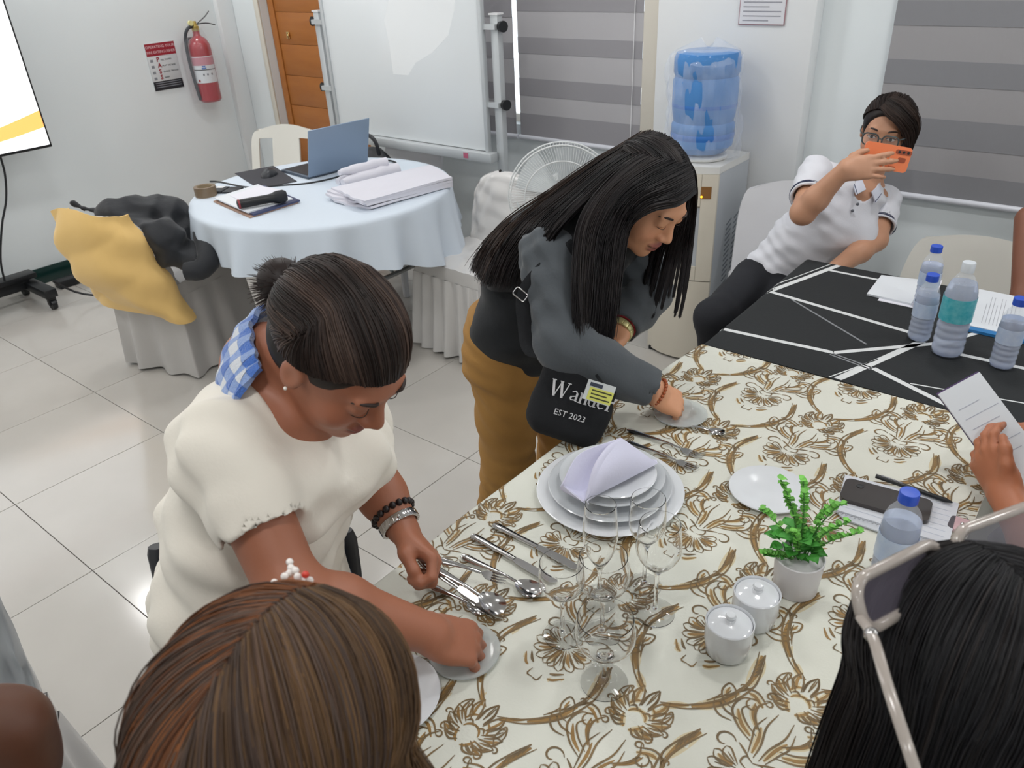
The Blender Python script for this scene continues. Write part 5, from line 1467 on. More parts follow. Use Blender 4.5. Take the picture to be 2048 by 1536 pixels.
# tee
M_tee = mat('tee_cream', 'eee8dc', .85, bump=(120, .05), sheen=.1)
S = SDF()
slR = shR.lerp(elR, .60); slL = shL.lerp(elL, .52)
S.rc(shR, slR, .066, .064, .03); S.rc(shL, slL, .064, .060, .03)
for a, b, e, r in ((shR, elR, slR, .056), (shL, elL, slL, .052)):
    d = (b-a).normalized()
    S.p.append((lambda P, e=np.array(e, np.float32), d=np.array(d, np.float32): np.maximum(-((P-e)@d), np.sqrt(((P-e)**2).sum(1))-.13), np.array(e)-.14, np.array(e)+.14, .003, '-'))
    S.rc(e-d*.008, e+d*.05, r, r, .004, '-')
S.ec(V3(hip)+Vector((-.005, -.01, -.045)), hip, (.168, .138), (.166, .136), side, .05)
torso(S, sp1, [(.164, .134), (.152, .124), (.160, .128), (.130, .092)], side, shR.lerp(shL, .06), shL.lerp(shR, .06), .0, .062, bust=[chs+Vector((.075, -.035, -.03)), chs+Vector((.065, .085, -.045))])
S.rc(c7.lerp(up_, .1), H1 @ Vector((0, .01, -.075)), .064, .080, .008, '-')
S.plane(V3(hip)+Vector((0, 0, -.075)), (.1, 0, -1), .004)
cloth(S, w1, 'tee_shirt', M_tee, .0055, (((24, 18, 64), .0052, .3), ((52, -34, 70), .0040, 1.), ((-44, 74, 30), .0032, 2.2), ((20, 16, 30), .004, .4)))
# jeans
M_jean = mat('blue_jeans', '26486a', .85, bump=(200, .1), var=(7, .5, '1e3a58'))
S = SDF(); S.ec(V3(hip)+Vector((0, 0, -.12)), hip+Vector((0, 0, .04)), (.168, .135), (.160, .128), side, .05)
for s in (-1, 1):
    h = hip+Vector((.01, s*.085, -.08)); kn = Vector((-.985, .475+s*.095, .45)); an = Vector((-1.02, .475+s*.1, .07))
    S.chain([h, kn, an], [.092, .066, .05], .03)
S.plane((0, 0, .03), (0, 0, -1))
cloth(S, w1, 'jeans', M_jean, .009, (((9, 9, 40), .003, 0),))
for s in (-1, 1): shoe(w1, (-1.02, .475+s*.1, 0), (1, 0, 0), mat('shoe_dark', '24262b', .5))
# hair: combed back into a short puff
bunp = np.array((-0.926,0.603,1.341)); bun_dir = np.array(H1.inverted() @ Vector(bunp))-np.array([0, -.015, .03]); bun_dir = bun_dir/np.linalg.norm(bun_dir)
G = []
for az in np.linspace(-2.55, 2.55, 23):      # around the hairline; 0 = forehead
    a = abs(az)
    zz = .30 if a < .7 else (.30-(a-.7)*.62 if a < 1.5 else -.20-(a-1.5)*.45)
    d0 = np.array((-math.sin(az), math.cos(az), zz)); d0[2] = zz*1.0
    md = np.array((-math.sin(az)*.95, -.20, max(.12, .95*math.cos(az*.62)))); G.append(slerp_path(H1, d0, md, 6, .009, .012)[:-1]+slerp_path(H1, md, bun_dir, 5, .012, .015))
P, R = sheet_strands(G, 4200, 18, .0011, .0022, .6, hr)
CS = SDF(); CS.el((0, -.015, .03), (.079, .099, .085), H1, .02); CS.el((0, -.035, -.02), (.072, .074, .06), H1, .006)
CS.el((0, .105, -.04), (.108, .083, .112), H1, .012, '-'); CS.el((0, .03, -.115), (.12, .11, .075), H1, .02, '-')
for s in (-1, 1): CS.el((s*.088, .0, -.014), (.022, .024, .036), H1, .008, '-')
SV, SF = shell_of(CS, .005)
u = hr.normal(0, 1, (1300, 3)); u /= np.linalg.norm(u, axis=1, keepdims=True)
cen = bunp; tt = np.linspace(0, 1, 10)
out = (cen-np.array(H1.translation)); out /= np.linalg.norm(out)
base_ = cen-out*.034
dirs = u*.75+out*.55
PB = base_[None, None, :]+dirs[:, None, :]*(tt[None, :, None]**.8)*.060*hr.uniform(.75, 1.15, (1300, 1, 1))-np.array([0, 0, .016])[None, None, :]*tt[None, :, None]**2
RB = np.full((1300, 10), .0008)*(1-.7*tt[None, :]**3)
bs = SDF(); bs.el(cen, (.034, .034, .032)); BV, BF = shell_of(bs, .006)
DK = ['1d1715', '2a211e', '3a2d28']
hair_obj([(P, R, DK+['52423a']), (PB, RB, ['201916', '3a2c28'])], w1, 'hair', [(SV, SF, '1d1816'), (BV, BF, '241b19')])
tie = H1.translation*0
place_mb(MB().tube([base_+.016*(math.cos(a)*np.array((.5, .2, -.84))+math.sin(a)*np.array((.1, -.98, -.1))) for a in np.linspace(0, 2*PI, 17)[:-1]], .005, 6, closed=True), 'hair_tie', M_black, w1)
brow(H1, w1); lashes(H1, w1)
place_mb(MB().sph(H1 @ Vector((.081, .001, -.036)), .0028, 10, 8), 'earring', mat('pearl', 'f0ece4', .2), w1)
# checked towel round the neck (a mosaic of loops in blue and white)
tw = thing('neck_towel', 'blue and white checked terry towel round the neck of the woman in the white tee', 'towel', tuple(c7))
M_tb = mat('towel_blue', '4a76c8', .95, bump=(300, .5), sheen=.4); M_twh = mat('towel_white', 'dfe3ea', .95, bump=(300, .5), sheen=.4); M_tm = mat('towel_mid', '8fa9dc', .95, bump=(300, .5), sheen=.4)
ctl = [(-0.962,0.648,1.242), (-1.007,0.638,1.239), (-1.006,0.595,1.239), (-0.982,0.549,1.231), (-0.943,0.516,1.224), (-0.910,0.499,1.213), (-0.885,0.493,1.208)]
cen = cr([Vector(q)+Vector((.0, -.004, .012)) for q in ctl], 40)
nrm = []
tang = np.gradient(cen, axis=0); tang /= np.linalg.norm(tang, axis=1, keepdims=True)
outv = cen-np.array((c7.lerp(H1.translation, .25)))[None, :]; outv += np.array([-.05, 0, .06]); outv -= (outv*tang).sum(1, keepdims=True)*tang; outv /= np.linalg.norm(outv, axis=1, keepdims=True)
acr = np.cross(tang, outv)
nu, nv = 15, 5
wid = np.interp(np.linspace(0, 1, 40), [0, .3, .75, 1], [.030, .042, .050, .040])
def twp(u, v):
    x = u*39; i = min(int(x), 38); f = x-i
    lp_ = lambda A: A[i]*(1-f)+A[i+1]*f
    w = wid[i]; b = (v-.5)*2
    return lp_(cen)+lp_(acr)*w*b+lp_(outv)*(.012*(1-b*b)+.002*math.sin(40*u+9*v))
cells = {0: MB(), 1: MB(), 2: MB()}
for i in range(nu):
    for j in range(nv):
        c = 0 if (i % 2 == 0 and j % 2 == 0) else (1 if (i % 2 and j % 2) else 2)
        c = [0, 1, 2][c]
        cells[c].grid(lambda u, v, i=i, j=j: twp((i+u)/nu, (j+v)/nv), 4, 4)
for c, m_, n_ in ((0, M_tb, 'blue_checks'), (1, M_twh, 'white_checks'), (2, M_tm, 'mid_checks')):
    place_mb(cells[c], n_, m_, tw, thick=.009)['kind'] = 'stuff'
# watch and beads on the left wrist
def bracelet(root, wr, ax, r, n, rb, m, name, sq=(1, 1), off=0):
    q = Vector(ax).normalized().to_track_quat('Z', 'Y').to_matrix().to_4x4()
    for i in range(n):
        a = 2*PI*i/n
        p = Vector(wr)+Vector(ax).normalized()*off+q.to_3x3() @ Vector((r[0]*math.cos(a), r[1]*math.sin(a), 0))
        yield p, q @ Matrix.Rotation(a, 4, 'Z')
wa = thing('wristwatch', 'steel link watch on the left wrist of the woman in the white tee', 'watch', tuple(wrL))
axL = (wrL-elL).normalized()
for i, (p, q) in enumerate(bracelet(wa, wrL, axL, (.034, .034), 20, .006, None, '', off=-.012)):
    b = MB().box((-.003, -.0062, -.0075), (.003, .0062, .0075), bev=.0012, M=Matrix.Translation(p) @ q); place_mb(b, 'watch_link', M_steel, wa)
bd = thing('bead_bracelet', 'dark bead bracelet beside the steel watch', 'bracelet', tuple(wrL-axL*.03))
Mbd = mat('dark_bead', '22191a', .3)
for p, q in bracelet(bd, wrL, axL, (.0365, .0365), 18, .006, None, '', off=-.034):
    place_mb(MB().sph(p, .0066, 10, 8), 'bead', Mbd, bd)
# ring on the right hand and the cutlery in the left
gp = ML @ Vector((.012, .085, -.045))
def held(kind, label, base, d, L, roll):
    t = cutlery(kind, label, 0, 0, 0, L, 0)
    x = Vector(d).normalized(); y = Vector((0, 0, 1)).cross(x).normalized(); z = x.cross(y)
    M = Matrix(((x.x, y.x, z.x, 0), (x.y, y.y, z.y, 0), (x.z, y.z, z.z, 0), (0, 0, 0, 1))) @ Matrix.Rotation(roll, 4, 'X')
    t.rotation_euler = M.to_euler(); t.location = base; return t
g0 = V3((-0.737,0.684,0.823)); 
held('spoon', 'steel spoon held in the left hand of the woman in the white tee', g0-Vector((.05, .012, -.008)), V3((-0.640,0.703,0.791))-g0, .17, .2)
held('fork', 'steel fork held in the left hand over the spoon', g0-Vector((.05, .006, -.012)), V3((-0.681,0.712,0.808))-g0, .15, .3)
held('knife', 'butter knife held in the left hand above the teaspoon', g0-Vector((.055, .01, -.002)), V3((-0.661,0.695,0.793))-g0, .16, .1)
# dark chair behind her
bch = thing('dark_chair', 'dark chair behind the woman in the white tee with only its back post showing', 'chair', (-1.33, .62, 0))
M_dk = mat('dark_chair_frame', '26262a', .35)
p0 = V3((-1.283,0.450,0.768)); z0_ = p0.z
for dx, dy in ((0, 0), (.26, .24)):
    q = p0+V3(dx, dy, 0)
    place_mb(MB().tube(cr([(q.x, q.y, z0_), (q.x+.012, q.y-.012, z0_-.08), (q.x+.035, q.y-.035, z0_-.2), (q.x+.045, q.y-.045, 0)], 14), [.015]+[.019]*13, 8, flat=((.7, .7, 0), 1.3)), 'back_post', M_dk, bch)
    place_mb(MB().tube([(q.x+.22, q.y-.22, .40), (q.x+.23, q.y-.23, 0)], .016, 8), 'leg', M_dk, bch)
for dz in (.05, .14): place_mb(MB().tube([p0+V3(.01, -.01, -dz), p0+V3(.27, .23, -dz)], .016, 8, flat=((0, 0, 1), 2)), 'back_slat', M_dk, bch)
place_mb(MB().box((-.18, -.14, .40), (.18, .20, .435), bev=.01, M=Matrix.Translation(p0+V3(.24, .02, -z0_)) @ Matrix.Rotation(.75, 4, 'Z')), 'seat', M_dk, bch)

# ================================================================ woman in the black vest
w2 = thing('person', 'long haired woman in a black vest and tan trousers leaning over the table', 'person', (-1.17, 1.43, 0))
H2 = hframe((-0.878,1.575,1.224), (.78, -.16, -.60), (.60, .0, .80))
SK2 = 'd89d79'; M_sk2 = skin('skin_warm', SK2)
c7 = V3((-1.005,1.538,1.156)); shR = V3((-0.985,1.331,1.137)); shL = V3((-0.984,1.688,1.052))
hip = V3(-1.168, 1.43, .885); wst = V3(-1.135, 1.45, .99); chs = V3(-1.05, 1.48, 1.09); up_ = V3(-1.0, 1.495, 1.15)
side = shL-shR
elR = V3((-0.882,1.240,0.979)); wrR = V3((-0.722,1.370,0.852)); elL = V3((-0.917,1.664,0.943)); wrL = V3((-0.905,1.507,0.899))
S = SDF(); head(S, H2); S.rc(H2 @ Vector((0, -.025, -.06)), c7, .050, .054, .03); S.rc(c7, up_, .055, .06, .04)
sp2 = [hip, wst, chs, up_]
torso(S, sp2, [(.13, .09), (.115, .085), (.13, .095), (.108, .075)], side, shR, shL, 0., .046)
arm(S, shR, elR, wrR, (.046, .039, .037, .026)); arm(S, shL, elL, wrL, (.046, .039, .037, .026))
yR = (V3((-0.678,1.439,0.785))-wrR).normalized()
MR = flip(hand_frame(wrR, yR, (.25, -.35, .9)))
hand(S, MR, 1, ((.55, .75, .5), (.65, .8, .5), (.75, .8, .5), (.85, .8, .5)), ((.018, .016, -.010), (.032, .040, -.026), (.030, .064, -.042), (.020, .084, -.052)), .98)
yL = (V3((-0.902,1.373,0.857))-wrL).normalized()
hand(S, hand_frame(wrL, yL, (-.1, .8, .5)), -1, ((.5, .6, .4),)*4, None, .95)
finish_body(S, w2, 'body', M_sk2, H2, SK2, 'a8635a', .0045)
M_slv = mat('grey_sleeve', '4d5257', .9, bump=(150, .08), sheen=.15)
for nm, a, b, c in (('sleeve', shR, elR, wrR), ('sleeve', shL, elL, wrL)):
    S = SDF(); S.rc(a, b, .068, .060, .03); S.rc(b, b.lerp(c, .4), .060, .055, .03); S.rc(b.lerp(c, .4), c-(c-b).normalized()*.012, .055, .044, .03)
    d = (c-b).normalized(); e = c-d*.014; S.plane(e+d*.0, d, .003)
    S.rc(e-d*.03, e+d*.05, .036, .036, .004, '-')
    cloth(S, w2, nm, M_slv, .006, (((60, 44, 90), .0032, 0), ((-70, 96, 40), .0026, 1.4), ((20, 30, 20), .003, .4)))
M_vest = mat('black_vest', '191c20', .85, bump=(150, .06), sheen=.1)
S = SDF()
hv = hip+V3(.03, .012, 0)
S.ec(hv-(wst-hip).normalized()*.07, hv, (.158, .112), (.156, .112), side, .05)
torso(S, [hv, wst, chs, up_], [(.156, .112), (.140, .112), (.158, .128), (.128, .095)], side, shR, shL, .0, .060, bust=[chs+Vector((.06, -.06, -.03)), chs+Vector((.06, .06, -.03))])
S.plane(hip-(wst-hip).normalized()*.085, (hip-wst), .004)
for a, d in ((shR, shR-shL), (shL, shL-shR)):
    S.p.append((lambda P, e=np.array(a+d.normalized()*.012, np.float32), dd=np.array(d.normalized(), np.float32): np.maximum(-((P-e)@dd), np.sqrt(((P-e)**2).sum(1))-.14), np.array(a)-.15, np.array(a)+.15, .004, '-'))
S.rc(c7.lerp(up_, .3), H2 @ Vector((0, -.02, -.03)), .062, .07, .008, '-')
cloth(S, w2, 'vest', M_vest, .006, (((40, 50, 74), .0036, .7), ((-60, 36, 54), .0030, 2.), ((16, 20, 30), .004, 1.)))
M_tan = mat('tan_trousers', 'a87c3f', .8, bump=(220, .08), var=(6, .4, '9a7038'))
S = SDF(); S.ec(hip-Vector((.01, 0, .1)), hip+Vector((-.01, 0, .02)), (.158, .118), (.146, .108), side, .05)
hipR = V3((-1.162,1.375,0.829)); knR = V3((-1.189,1.386,0.429)); hipL = V3(-1.15, 1.55, .80); knL = V3((-1.144,1.601,0.386))
S.chain([hipR, knR, V3(-1.24, 1.36, .22), V3(-1.25, 1.36, .06)], [.100, .072, .055, .05], .035); S.chain([hipL, knL, V3(-1.2, 1.58, .22), V3(-1.22, 1.6, .06)], [.096, .070, .055, .05], .035)
S.plane((0, 0, .03), (0, 0, -1))
cloth(S, w2, 'trousers', M_tan, .007, (((20, 14, 120), .0022, 0), ((60, -40, 70), .0022, .8), ((14, 10, 40), .003, 2)))
for p in ((-1.24, 1.36, 0), (-1.21, 1.6, 0)): shoe(w2, p, (1, 0, 0), MATS['shoe_dark'])
brow(H2, w2, th=.0026); lashes(H2, w2)
# hair: a curtain in front of the near shoulder, the mass down the back, and a thin curtain beyond the face
gN = [[(-0.760,1.571,1.258), (-0.764,1.495,1.247), (-0.798,1.443,1.243), (-0.833,1.412,1.207), (-0.833,1.384,1.127), (-0.822,1.348,1.036), (-0.813,1.314,0.961)],
      [(-0.773,1.577,1.291), (-0.783,1.487,1.282), (-0.822,1.431,1.260), (-0.845,1.397,1.200), (-0.836,1.361,1.111), (-0.821,1.326,1.027), (-0.819,1.306,0.956)],
      [(-0.806,1.600,1.318), (-0.822,1.480,1.307), (-0.857,1.402,1.267), (-0.872,1.353,1.197), (-0.858,1.313,1.111), (-0.845,1.281,1.033), (-0.835,1.251,0.982)],
      [(-0.849,1.632,1.340), (-0.871,1.481,1.322), (-0.897,1.391,1.270), (-0.902,1.331,1.215), (-0.877,1.276,1.142), (-0.856,1.245,1.078), (-0.834,1.223,1.023)]]
gB = [[(-0.851,1.631,1.341), (-0.877,1.483,1.321), (-0.913,1.397,1.266), (-0.942,1.333,1.213), (-0.971,1.297,1.156), (-1.000,1.294,1.105), (-1.036,1.308,1.043)],
      [(-0.890,1.649,1.348), (-0.923,1.506,1.314), (-0.970,1.413,1.251), (-1.011,1.345,1.195), (-1.051,1.319,1.134), (-1.076,1.306,1.085), (-1.086,1.292,1.037)],
      [(-0.934,1.677,1.343), (-0.975,1.542,1.300), (-1.040,1.443,1.229), (-1.084,1.365,1.174), (-1.114,1.323,1.120), (-1.127,1.299,1.072), (-1.132,1.283,1.036)],
      [(-0.972,1.693,1.327), (-1.029,1.594,1.278), (-1.108,1.517,1.203), (-1.173,1.447,1.141), (-1.215,1.407,1.094), (-1.238,1.385,1.051), (-1.245,1.370,1.017)],
      [(-0.999,1.711,1.302), (-1.084,1.668,1.238), (-1.165,1.605,1.164), (-1.230,1.538,1.106), (-1.274,1.495,1.057), (-1.293,1.463,1.014), (-1.300,1.448,0.983)]]
gF = [[(-0.790,1.596,1.285), (-0.788,1.633,1.242), (-0.794,1.658,1.182), (-0.790,1.654,1.111), (-0.778,1.621,1.022), (-0.768,1.574,0.937)],
      [(-0.825,1.638,1.310), (-0.826,1.698,1.251), (-0.831,1.706,1.176), (-0.834,1.680,1.095), (-0.822,1.628,1.010), (-0.810,1.576,0.926)],
      [(-0.868,1.674,1.326), (-0.875,1.751,1.257), (-0.880,1.729,1.162), (-0.881,1.678,1.074), (-0.873,1.616,0.990), (-0.864,1.567,0.915)],
      [(-0.904,1.692,1.331), (-0.924,1.776,1.245), (-0.924,1.736,1.141), (-0.921,1.675,1.054), (-0.914,1.619,0.980), (-0.906,1.565,0.919)]]
BL = ['100e10', '191618', '241f20']
gB = [[V3(p)+V3(.004, -.006, .014)*min(1., max(0., (j-1)/2)) for j, p in enumerate(g)] for g in gB]
gC = [slerp_path(H2, (x*.75, .80, .62), (x*.5, -1, .25), 8, .011, .014) for x in (-1, -.5, 0, .5, 1)]
gr = []
P, R = sheet_strands(gN, 2200, 22, .0012, .0045, .3, hr); gr.append((P, R, BL+['2a2422']))
P, R = sheet_strands(gB, 2600, 22, .0012, .0050, .3, hr); gr.append((P, R, BL+['2e2624']))
P, R = sheet_strands(gB[2:], 700, 22, .0011, .009, .3, hr); gr.append((P, R, ['241d1b', '3a2a22']))
P, R = sheet_strands(gC, 900, 18, .0012, .0022, .5, hr); gr.append((P, R, BL+['2a2422']))
P, R = sheet_strands(gF, 420, 20, .0013, .0035, .3, hr, lim=(0, .5)); 
P2, R2 = sheet_strands(gF, 700, 20, .0012, .006, .3, hr, lim=(.5, 1))
# gather the far strands into locks
for Q in (P, P2):
    k = 9; cs = Q[hr.integers(0, len(Q), k)]
    wt = np.linspace(0, .86, Q.shape[1])[None, :, None]
    for i in range(len(Q)):
        j = np.argmin(((cs[:, 10]-Q[i, 10])**2).sum(1)); Q[i] = Q[i]*(1-wt[0])+(cs[j]+hr.normal(0, .0016, (1, 3)))*wt[0]
gr += [(P, R, BL), (P2, R2, BL)]
CS = cap_sdf(H2, .002); CS.el((0, .105, -.035), (.12, .085, .115), H2, .012, '-'); CS.el((0, .06, -.14), (.13, .11, .09), H2, .02, '-')
SV, SF = shell_of(CS, .006)
def under(G, off, lim=None):
    V, F = loft([[np.array(p)-np.array(off) for p in g] for g in G], 24, 5); return V, F
s1v = under(gN, (-.006, 0, .008)); s3v = under(gB, (-.006, 0, .008)); s2v = under(gF[1:], (.0, .004, .004)); k2 = 11
s2 = (s2v[0], s2v[1][(s2v[1][:, 0] % 24) < 11])
hair_obj(gr, w2, 'hair', [(SV, SF, '121012'), (s1v[0], s1v[1], '131113'), (s3v[0], s3v[1], '131113'), (s2[0], s2[1], '131113')])
# tote bag
tb_o = V3((-0.830,1.206,0.874)); bxv = (V3((-0.775,1.250,0.851))-V3((-0.892,1.162,0.906))).normalized(); tocam = (Vector((0, 0, 1.75))-tb_o).normalized()
bzv = (tocam+Vector((0.0, .0, -.25))).normalized(); byv = bzv.cross(bxv).normalized(); bzv = bxv.cross(byv)
MBg = Matrix(((bxv.x, byv.x, bzv.x, tb_o.x), (bxv.y, byv.y, bzv.y, tb_o.y), (bxv.z, byv.z, bzv.z, tb_o.z), (0, 0, 0, 1)))
tb = thing('tote_bag', 'black canvas tote bag with white lettering hanging from the vest wearer\'s shoulder', 'bag', tuple(tb_o))
M_tote = mat('black_canvas', '15171b', .9, bump=(260, .12))
S = SDF()
S.rbox(MBg @ Matrix.Translation((.0, .012, -.016)), (.088, .095, .026), .024, .02); S.rbox(MBg @ Matrix.Translation((.0, -.045, -.016)), (.082, .055, .031), .030, .02)
cloth(S, tb, 'bag_body', M_tote, .006, (((40, 30, 56), .0022, .4), ((-50, 44, 30), .002, 1)))
M_ltr = mat('lettering_white', 'd8d8da', .7)
def serif(ch, x, y, h, M, st_):
    """strokes of a roman letter in a unit box: (x0,y0,x1,y1,width)"""
    b = MB()
    for x0, y0, x1, y1, w in st_:
        dx, dy = x1-x0, y1-y0; L = math.hypot(dx, dy); nx, ny = -dy/L*w/2, dx/L*w/2
        q = [(x0+nx, y0+ny), (x0-nx, y0-ny), (x1-nx, y1-ny), (x1+nx, y1+ny)]
        b.prism([(x+a*h, y+c*h) for a, c in q], 0, .0006, M)
    return b
LET = {'W': [(.0, 1, .26, 0, .15), (.26, 0, .5, .9, .06), (.5, 1, .76, 0, .15), (.76, 0, 1.0, 1, .06), (-.1, .98, .16, .98, .05), (.4, .98, .62, .98, .05), (.88, .98, 1.1, .98, .05)],
       'a': [(.1, .55, .3, .66, .07), (.3, .66, .42, .52, .08), (.42, .55, .42, .04, .13), (.42, .36, .12, .26, .06), (.12, .28, .08, .1, .11), (.1, .06, .4, .1, .06), (.42, .04, .56, .04, .05)],
       'n': [(.12, 0, .12, .62, .13), (.0, .64, .14, .64, .05), (.14, .5, .34, .66, .06), (.34, .66, .46, .5, .08), (.46, .55, .46, 0, .13), (.0, .02, .24, .02, .05), (.34, .02, .58, .02, .05)],
       'd': [(.42, 0, .42, 1, .13), (.3, .99, .46, .99, .05), (.4, .6, .2, .64, .06), (.2, .64, .07, .4, .1), (.07, .4, .1, .12, .13), (.1, .1, .26, 0, .07), (.26, .0, .42, .12, .06), (.42, .02, .56, .02, .05)],
       'e': [(.08, .34, .44, .36, .05), (.44, .36, .4, .58, .08), (.4, .58, .24, .66, .06), (.24, .66, .08, .5, .09), (.07, .5, .08, .16, .13), (.08, .16, .24, .0, .09), (.24, .0, .46, .14, .05)],
       'r': [(.12, 0, .12, .62, .13), (.0, .64, .14, .64, .05), (.14, .46, .3, .64, .06), (.3, .62, .42, .56, .12), (.0, .02, .26, .02, .05)]}
xx = -.062
for ch in 'Wander':
    b = serif(ch, xx, .0, .036, MBg @ Matrix.Translation((0, 0, .0185)), LET[ch]); place_mb(b, 'lettering', M_ltr, tb, ang=20); xx += .036*(1.2 if ch == 'W' else .58)
mm_ = text_mesh('lettering', 'EST 2023', .019, M_ltr, tb, Matrix.Translation(-tb_o) @ MBg @ Matrix.Translation((-.004, -.033, .0195)), .0004)
MB_s = cr([(-0.919,1.337,1.171), (-0.953,1.263,1.131), (-0.981,1.231,1.078), (-0.967,1.212,1.016), (-0.936,1.191,0.973), MBg @ Vector((-.078, .10, .0))], 30)
place_mb(MB().tube(MB_s, .016, 8, flat=((.5, -.8, .3), .15)), 'strap', M_tote, tb)
place_mb(MB().tube(cr([MBg @ Vector((.07, .11, -.02)), (-0.887,1.350,0.931), (-0.918,1.439,1.004), (-0.941,1.494,1.106)], 24), .014, 8, flat=((.5, -.8, .3), .15)), 'strap', M_tote, tb)
bk_ = V3((-0.978,1.217,1.086)); qd = frame(bk_, (V3((-0.966,1.219,1.076))-V3((-0.990,1.212,1.094))), (.2, .2, 1))
place_mb(MB().tube([qd @ Vector((x, y, .004)) for x, y in rrect(.03, .020, .004, 3)], .0018, 6, closed=True), 'buckle', M_steel, tb)
# badge on a lanyard
bg = thing('id_badge', 'clear badge with yellow highlighted text lying against the tote bag', 'badge', (-0.770,1.203,0.914))
qb = MBg.copy(); qb.translation = V3((-0.771,1.207,0.909))
place_mb(MB().box((-.03, -.020, -.001), (.032, .024, .001), M=qb), 'badge_card', mat('badge_white', 'd5dada', .4), bg)
place_mb(MB().box((-.022, -.018, .0012), (.032, .010, .0016), M=qb), 'yellow_panel', mat('badge_yellow', 'dfe070', .5), bg)
for i in range(3): place_mb(MB().box((-.016, -.013+.008*i, .0017), (.028-.008*(i == 1), -.010+.008*i, .002), M=qb), 'text_line', mat('badge_ink', '4a4a30', .7), bg)
place_mb(MB().box((-.024, .012, .0012), (.004, .020, .0016), M=qb), 'name_bar', mat('badge_ink2', '3a4050', .6), bg)
place_mb(MB().tube(cr([qb @ Vector((0, .024, 0)), (-0.805,1.245,0.938), (-0.859,1.327,0.949), (-0.908,1.476,1.044)], 20), .004, 6, flat=((.5, -.8, .3), .25)), 'lanyard', M_black, bg)
# bracelets
rb_ = thing('bead_bracelet', 'orange brown bead bracelet on the right wrist above the far saucer', 'bracelet', tuple(wrR))
for p, q in bracelet(rb_, wrR, (wrR-elR), (.031, .031), 24, .004, None, '', off=.006): place_mb(MB().sph(p, .0043, 8, 6), 'bead', mat('amber_bead', 'a8562e', .25), rb_)
wb2 = thing('wristwatch', 'gold and cream watch on the left wrist of the woman in the black vest', 'watch', tuple(wrL))
for i, (p, q) in enumerate(bracelet(wb2, wrL, (wrL-elL), (.032, .032), 14, .006, None, '', off=-.004)): place_mb(MB().box((-.003, -.0075, -.009), (.003, .0075, .009), bev=.0015, M=Matrix.Translation(p) @ q), 'watch_link', mat('gold_cream', 'c9c08a', .3, metal=.5), wb2)
for i, (p, q) in enumerate(bracelet(wb2, wrL, (wrL-elL), (.034, .034), 14, .006, None, '', off=-.02)): place_mb(MB().box((-.003, -.0075, -.004), (.003, .0075, .004), bev=.001, M=Matrix.Translation(p) @ q), 'red_band', mat('red_band', 'a03038', .5), wb2)

# ================================================================ seated woman filming with an orange phone
w3 = thing('person', 'seated woman in a white polo shirt filming with an orange phone', 'person', (-.98, 2.85, 0))
H3o = V3((-0.747,3.022,1.109))
fw3 = (Vector((0, 0, 1.75))-H3o).normalized()+Vector((-.12, 0, -.28))
up3 = Vector((CAM_U))*.95+Vector((CAM_R))*.34
H3 = hframe(H3o, fw3, up3)
SK3 = 'c08f72'; M_sk3 = skin('skin_light', SK3)
c7 = V3((-0.780,3.036,0.943)); shR = V3((-0.910,2.839,0.984)); shL = V3((-0.727,3.098,0.845))
hip = V3(-.985, 2.845, .56); wst = V3(-.905, 2.875, .70); chs = V3(-.83, 2.895, .84); up_ = V3(-.79, 2.915, .92)
side = shL-shR
elR = V3((-0.854,2.593,0.914)); wrR = V3((-0.741,2.590,1.074)); elL = V3((-0.680,2.894,0.759)); wrL = V3((-0.751,2.600,0.705))
S = SDF(); head(S, H3); S.rc(H3 @ Vector((0, -.025, -.06)), c7.lerp(up_, .3), .047, .052, .03)
sp3 = [hip, wst, chs, up_]
torso(S, sp3, [(.15, .11), (.125, .1), (.135, .105), (.11, .08)], side, shR, shL, 0., .048)
arm(S, shR, elR, wrR, (.045, .040, .037, .026)); arm(S, shL, elL, wrL, (.044, .038, .036, .025))
pho = V3((-0.656,2.713,1.095)); pX = (V3((-0.588,2.698,1.100))-V3((-0.702,2.636,1.123))).normalized(); pZ = (Vector((0, 0, 1.75))-pho).normalized(); pY = pZ.cross(pX).normalized(); pZ = pX.cross(pY)
MP = Matrix(((pX.x, pY.x, pZ.x, pho.x), (pX.y, pY.y, pZ.y, pho.y), (pX.z, pY.z, pZ.z, pho.z), (0, 0, 0, 1)))
# fingers lie across the phone's back, thumb under its lower edge
MR = flip(hand_frame(wrR, pX*.96+pY*.26+pZ*.05, pZ+pY*.2))
hand(S, MR, 1, ((.10, .16, .12), (.12, .16, .12), (.14, .18, .14), (.16, .22, .18)), ((.018, .012, -.006), (.040, .028, -.020), (.052, .052, -.030), (.056, .074, -.030)), .98, .10)
yL = (V3((-0.829,2.481,0.693))-wrL).normalized()
hand(S, hand_frame(wrL, yL, (.2, -.4, .85)), -1, ((.25, .3, .2),)*4, None, .95)
finish_body(S, w3, 'body', M_sk3, H3, SK3, 'b06a62', .005)
M_polo = mat('white_polo', 'dadbe2', .85, bump=(200, .06), sheen=.1)
slR = shR.lerp(elR, .66); slL = shL.lerp(elL, .70)
S = SDF()
S.rc(shR, slR, .062, .060, .03); S.rc(shL, slL, .060, .056, .03)
for a, b, e in ((shR, elR, slR), (shL, elL, slL)):
    d = (b-a).normalized(); S.plane(e, d, .003); S.rc(e-d*.03, e+d*.05, .050, .050, .004, '-')
SL_ = list(S.p); S.p = []
torso(S, sp3, [(.170, .130), (.150, .120), (.155, .125), (.120, .085)], side, shR.lerp(shL, .10), shL.lerp(shR, .10), .0, .056, bust=[chs+Vector((.02, -.10, -.05)), chs+Vector((.10, -.04, -.07))])
S.rc(c7.lerp(up_, .95)+pZ*.055, H3 @ Vector((0, .02, -.06)), .044, .066, .006, '-')
S.plane(hip-(wst-hip).normalized()*.02, (hip-wst), .004)
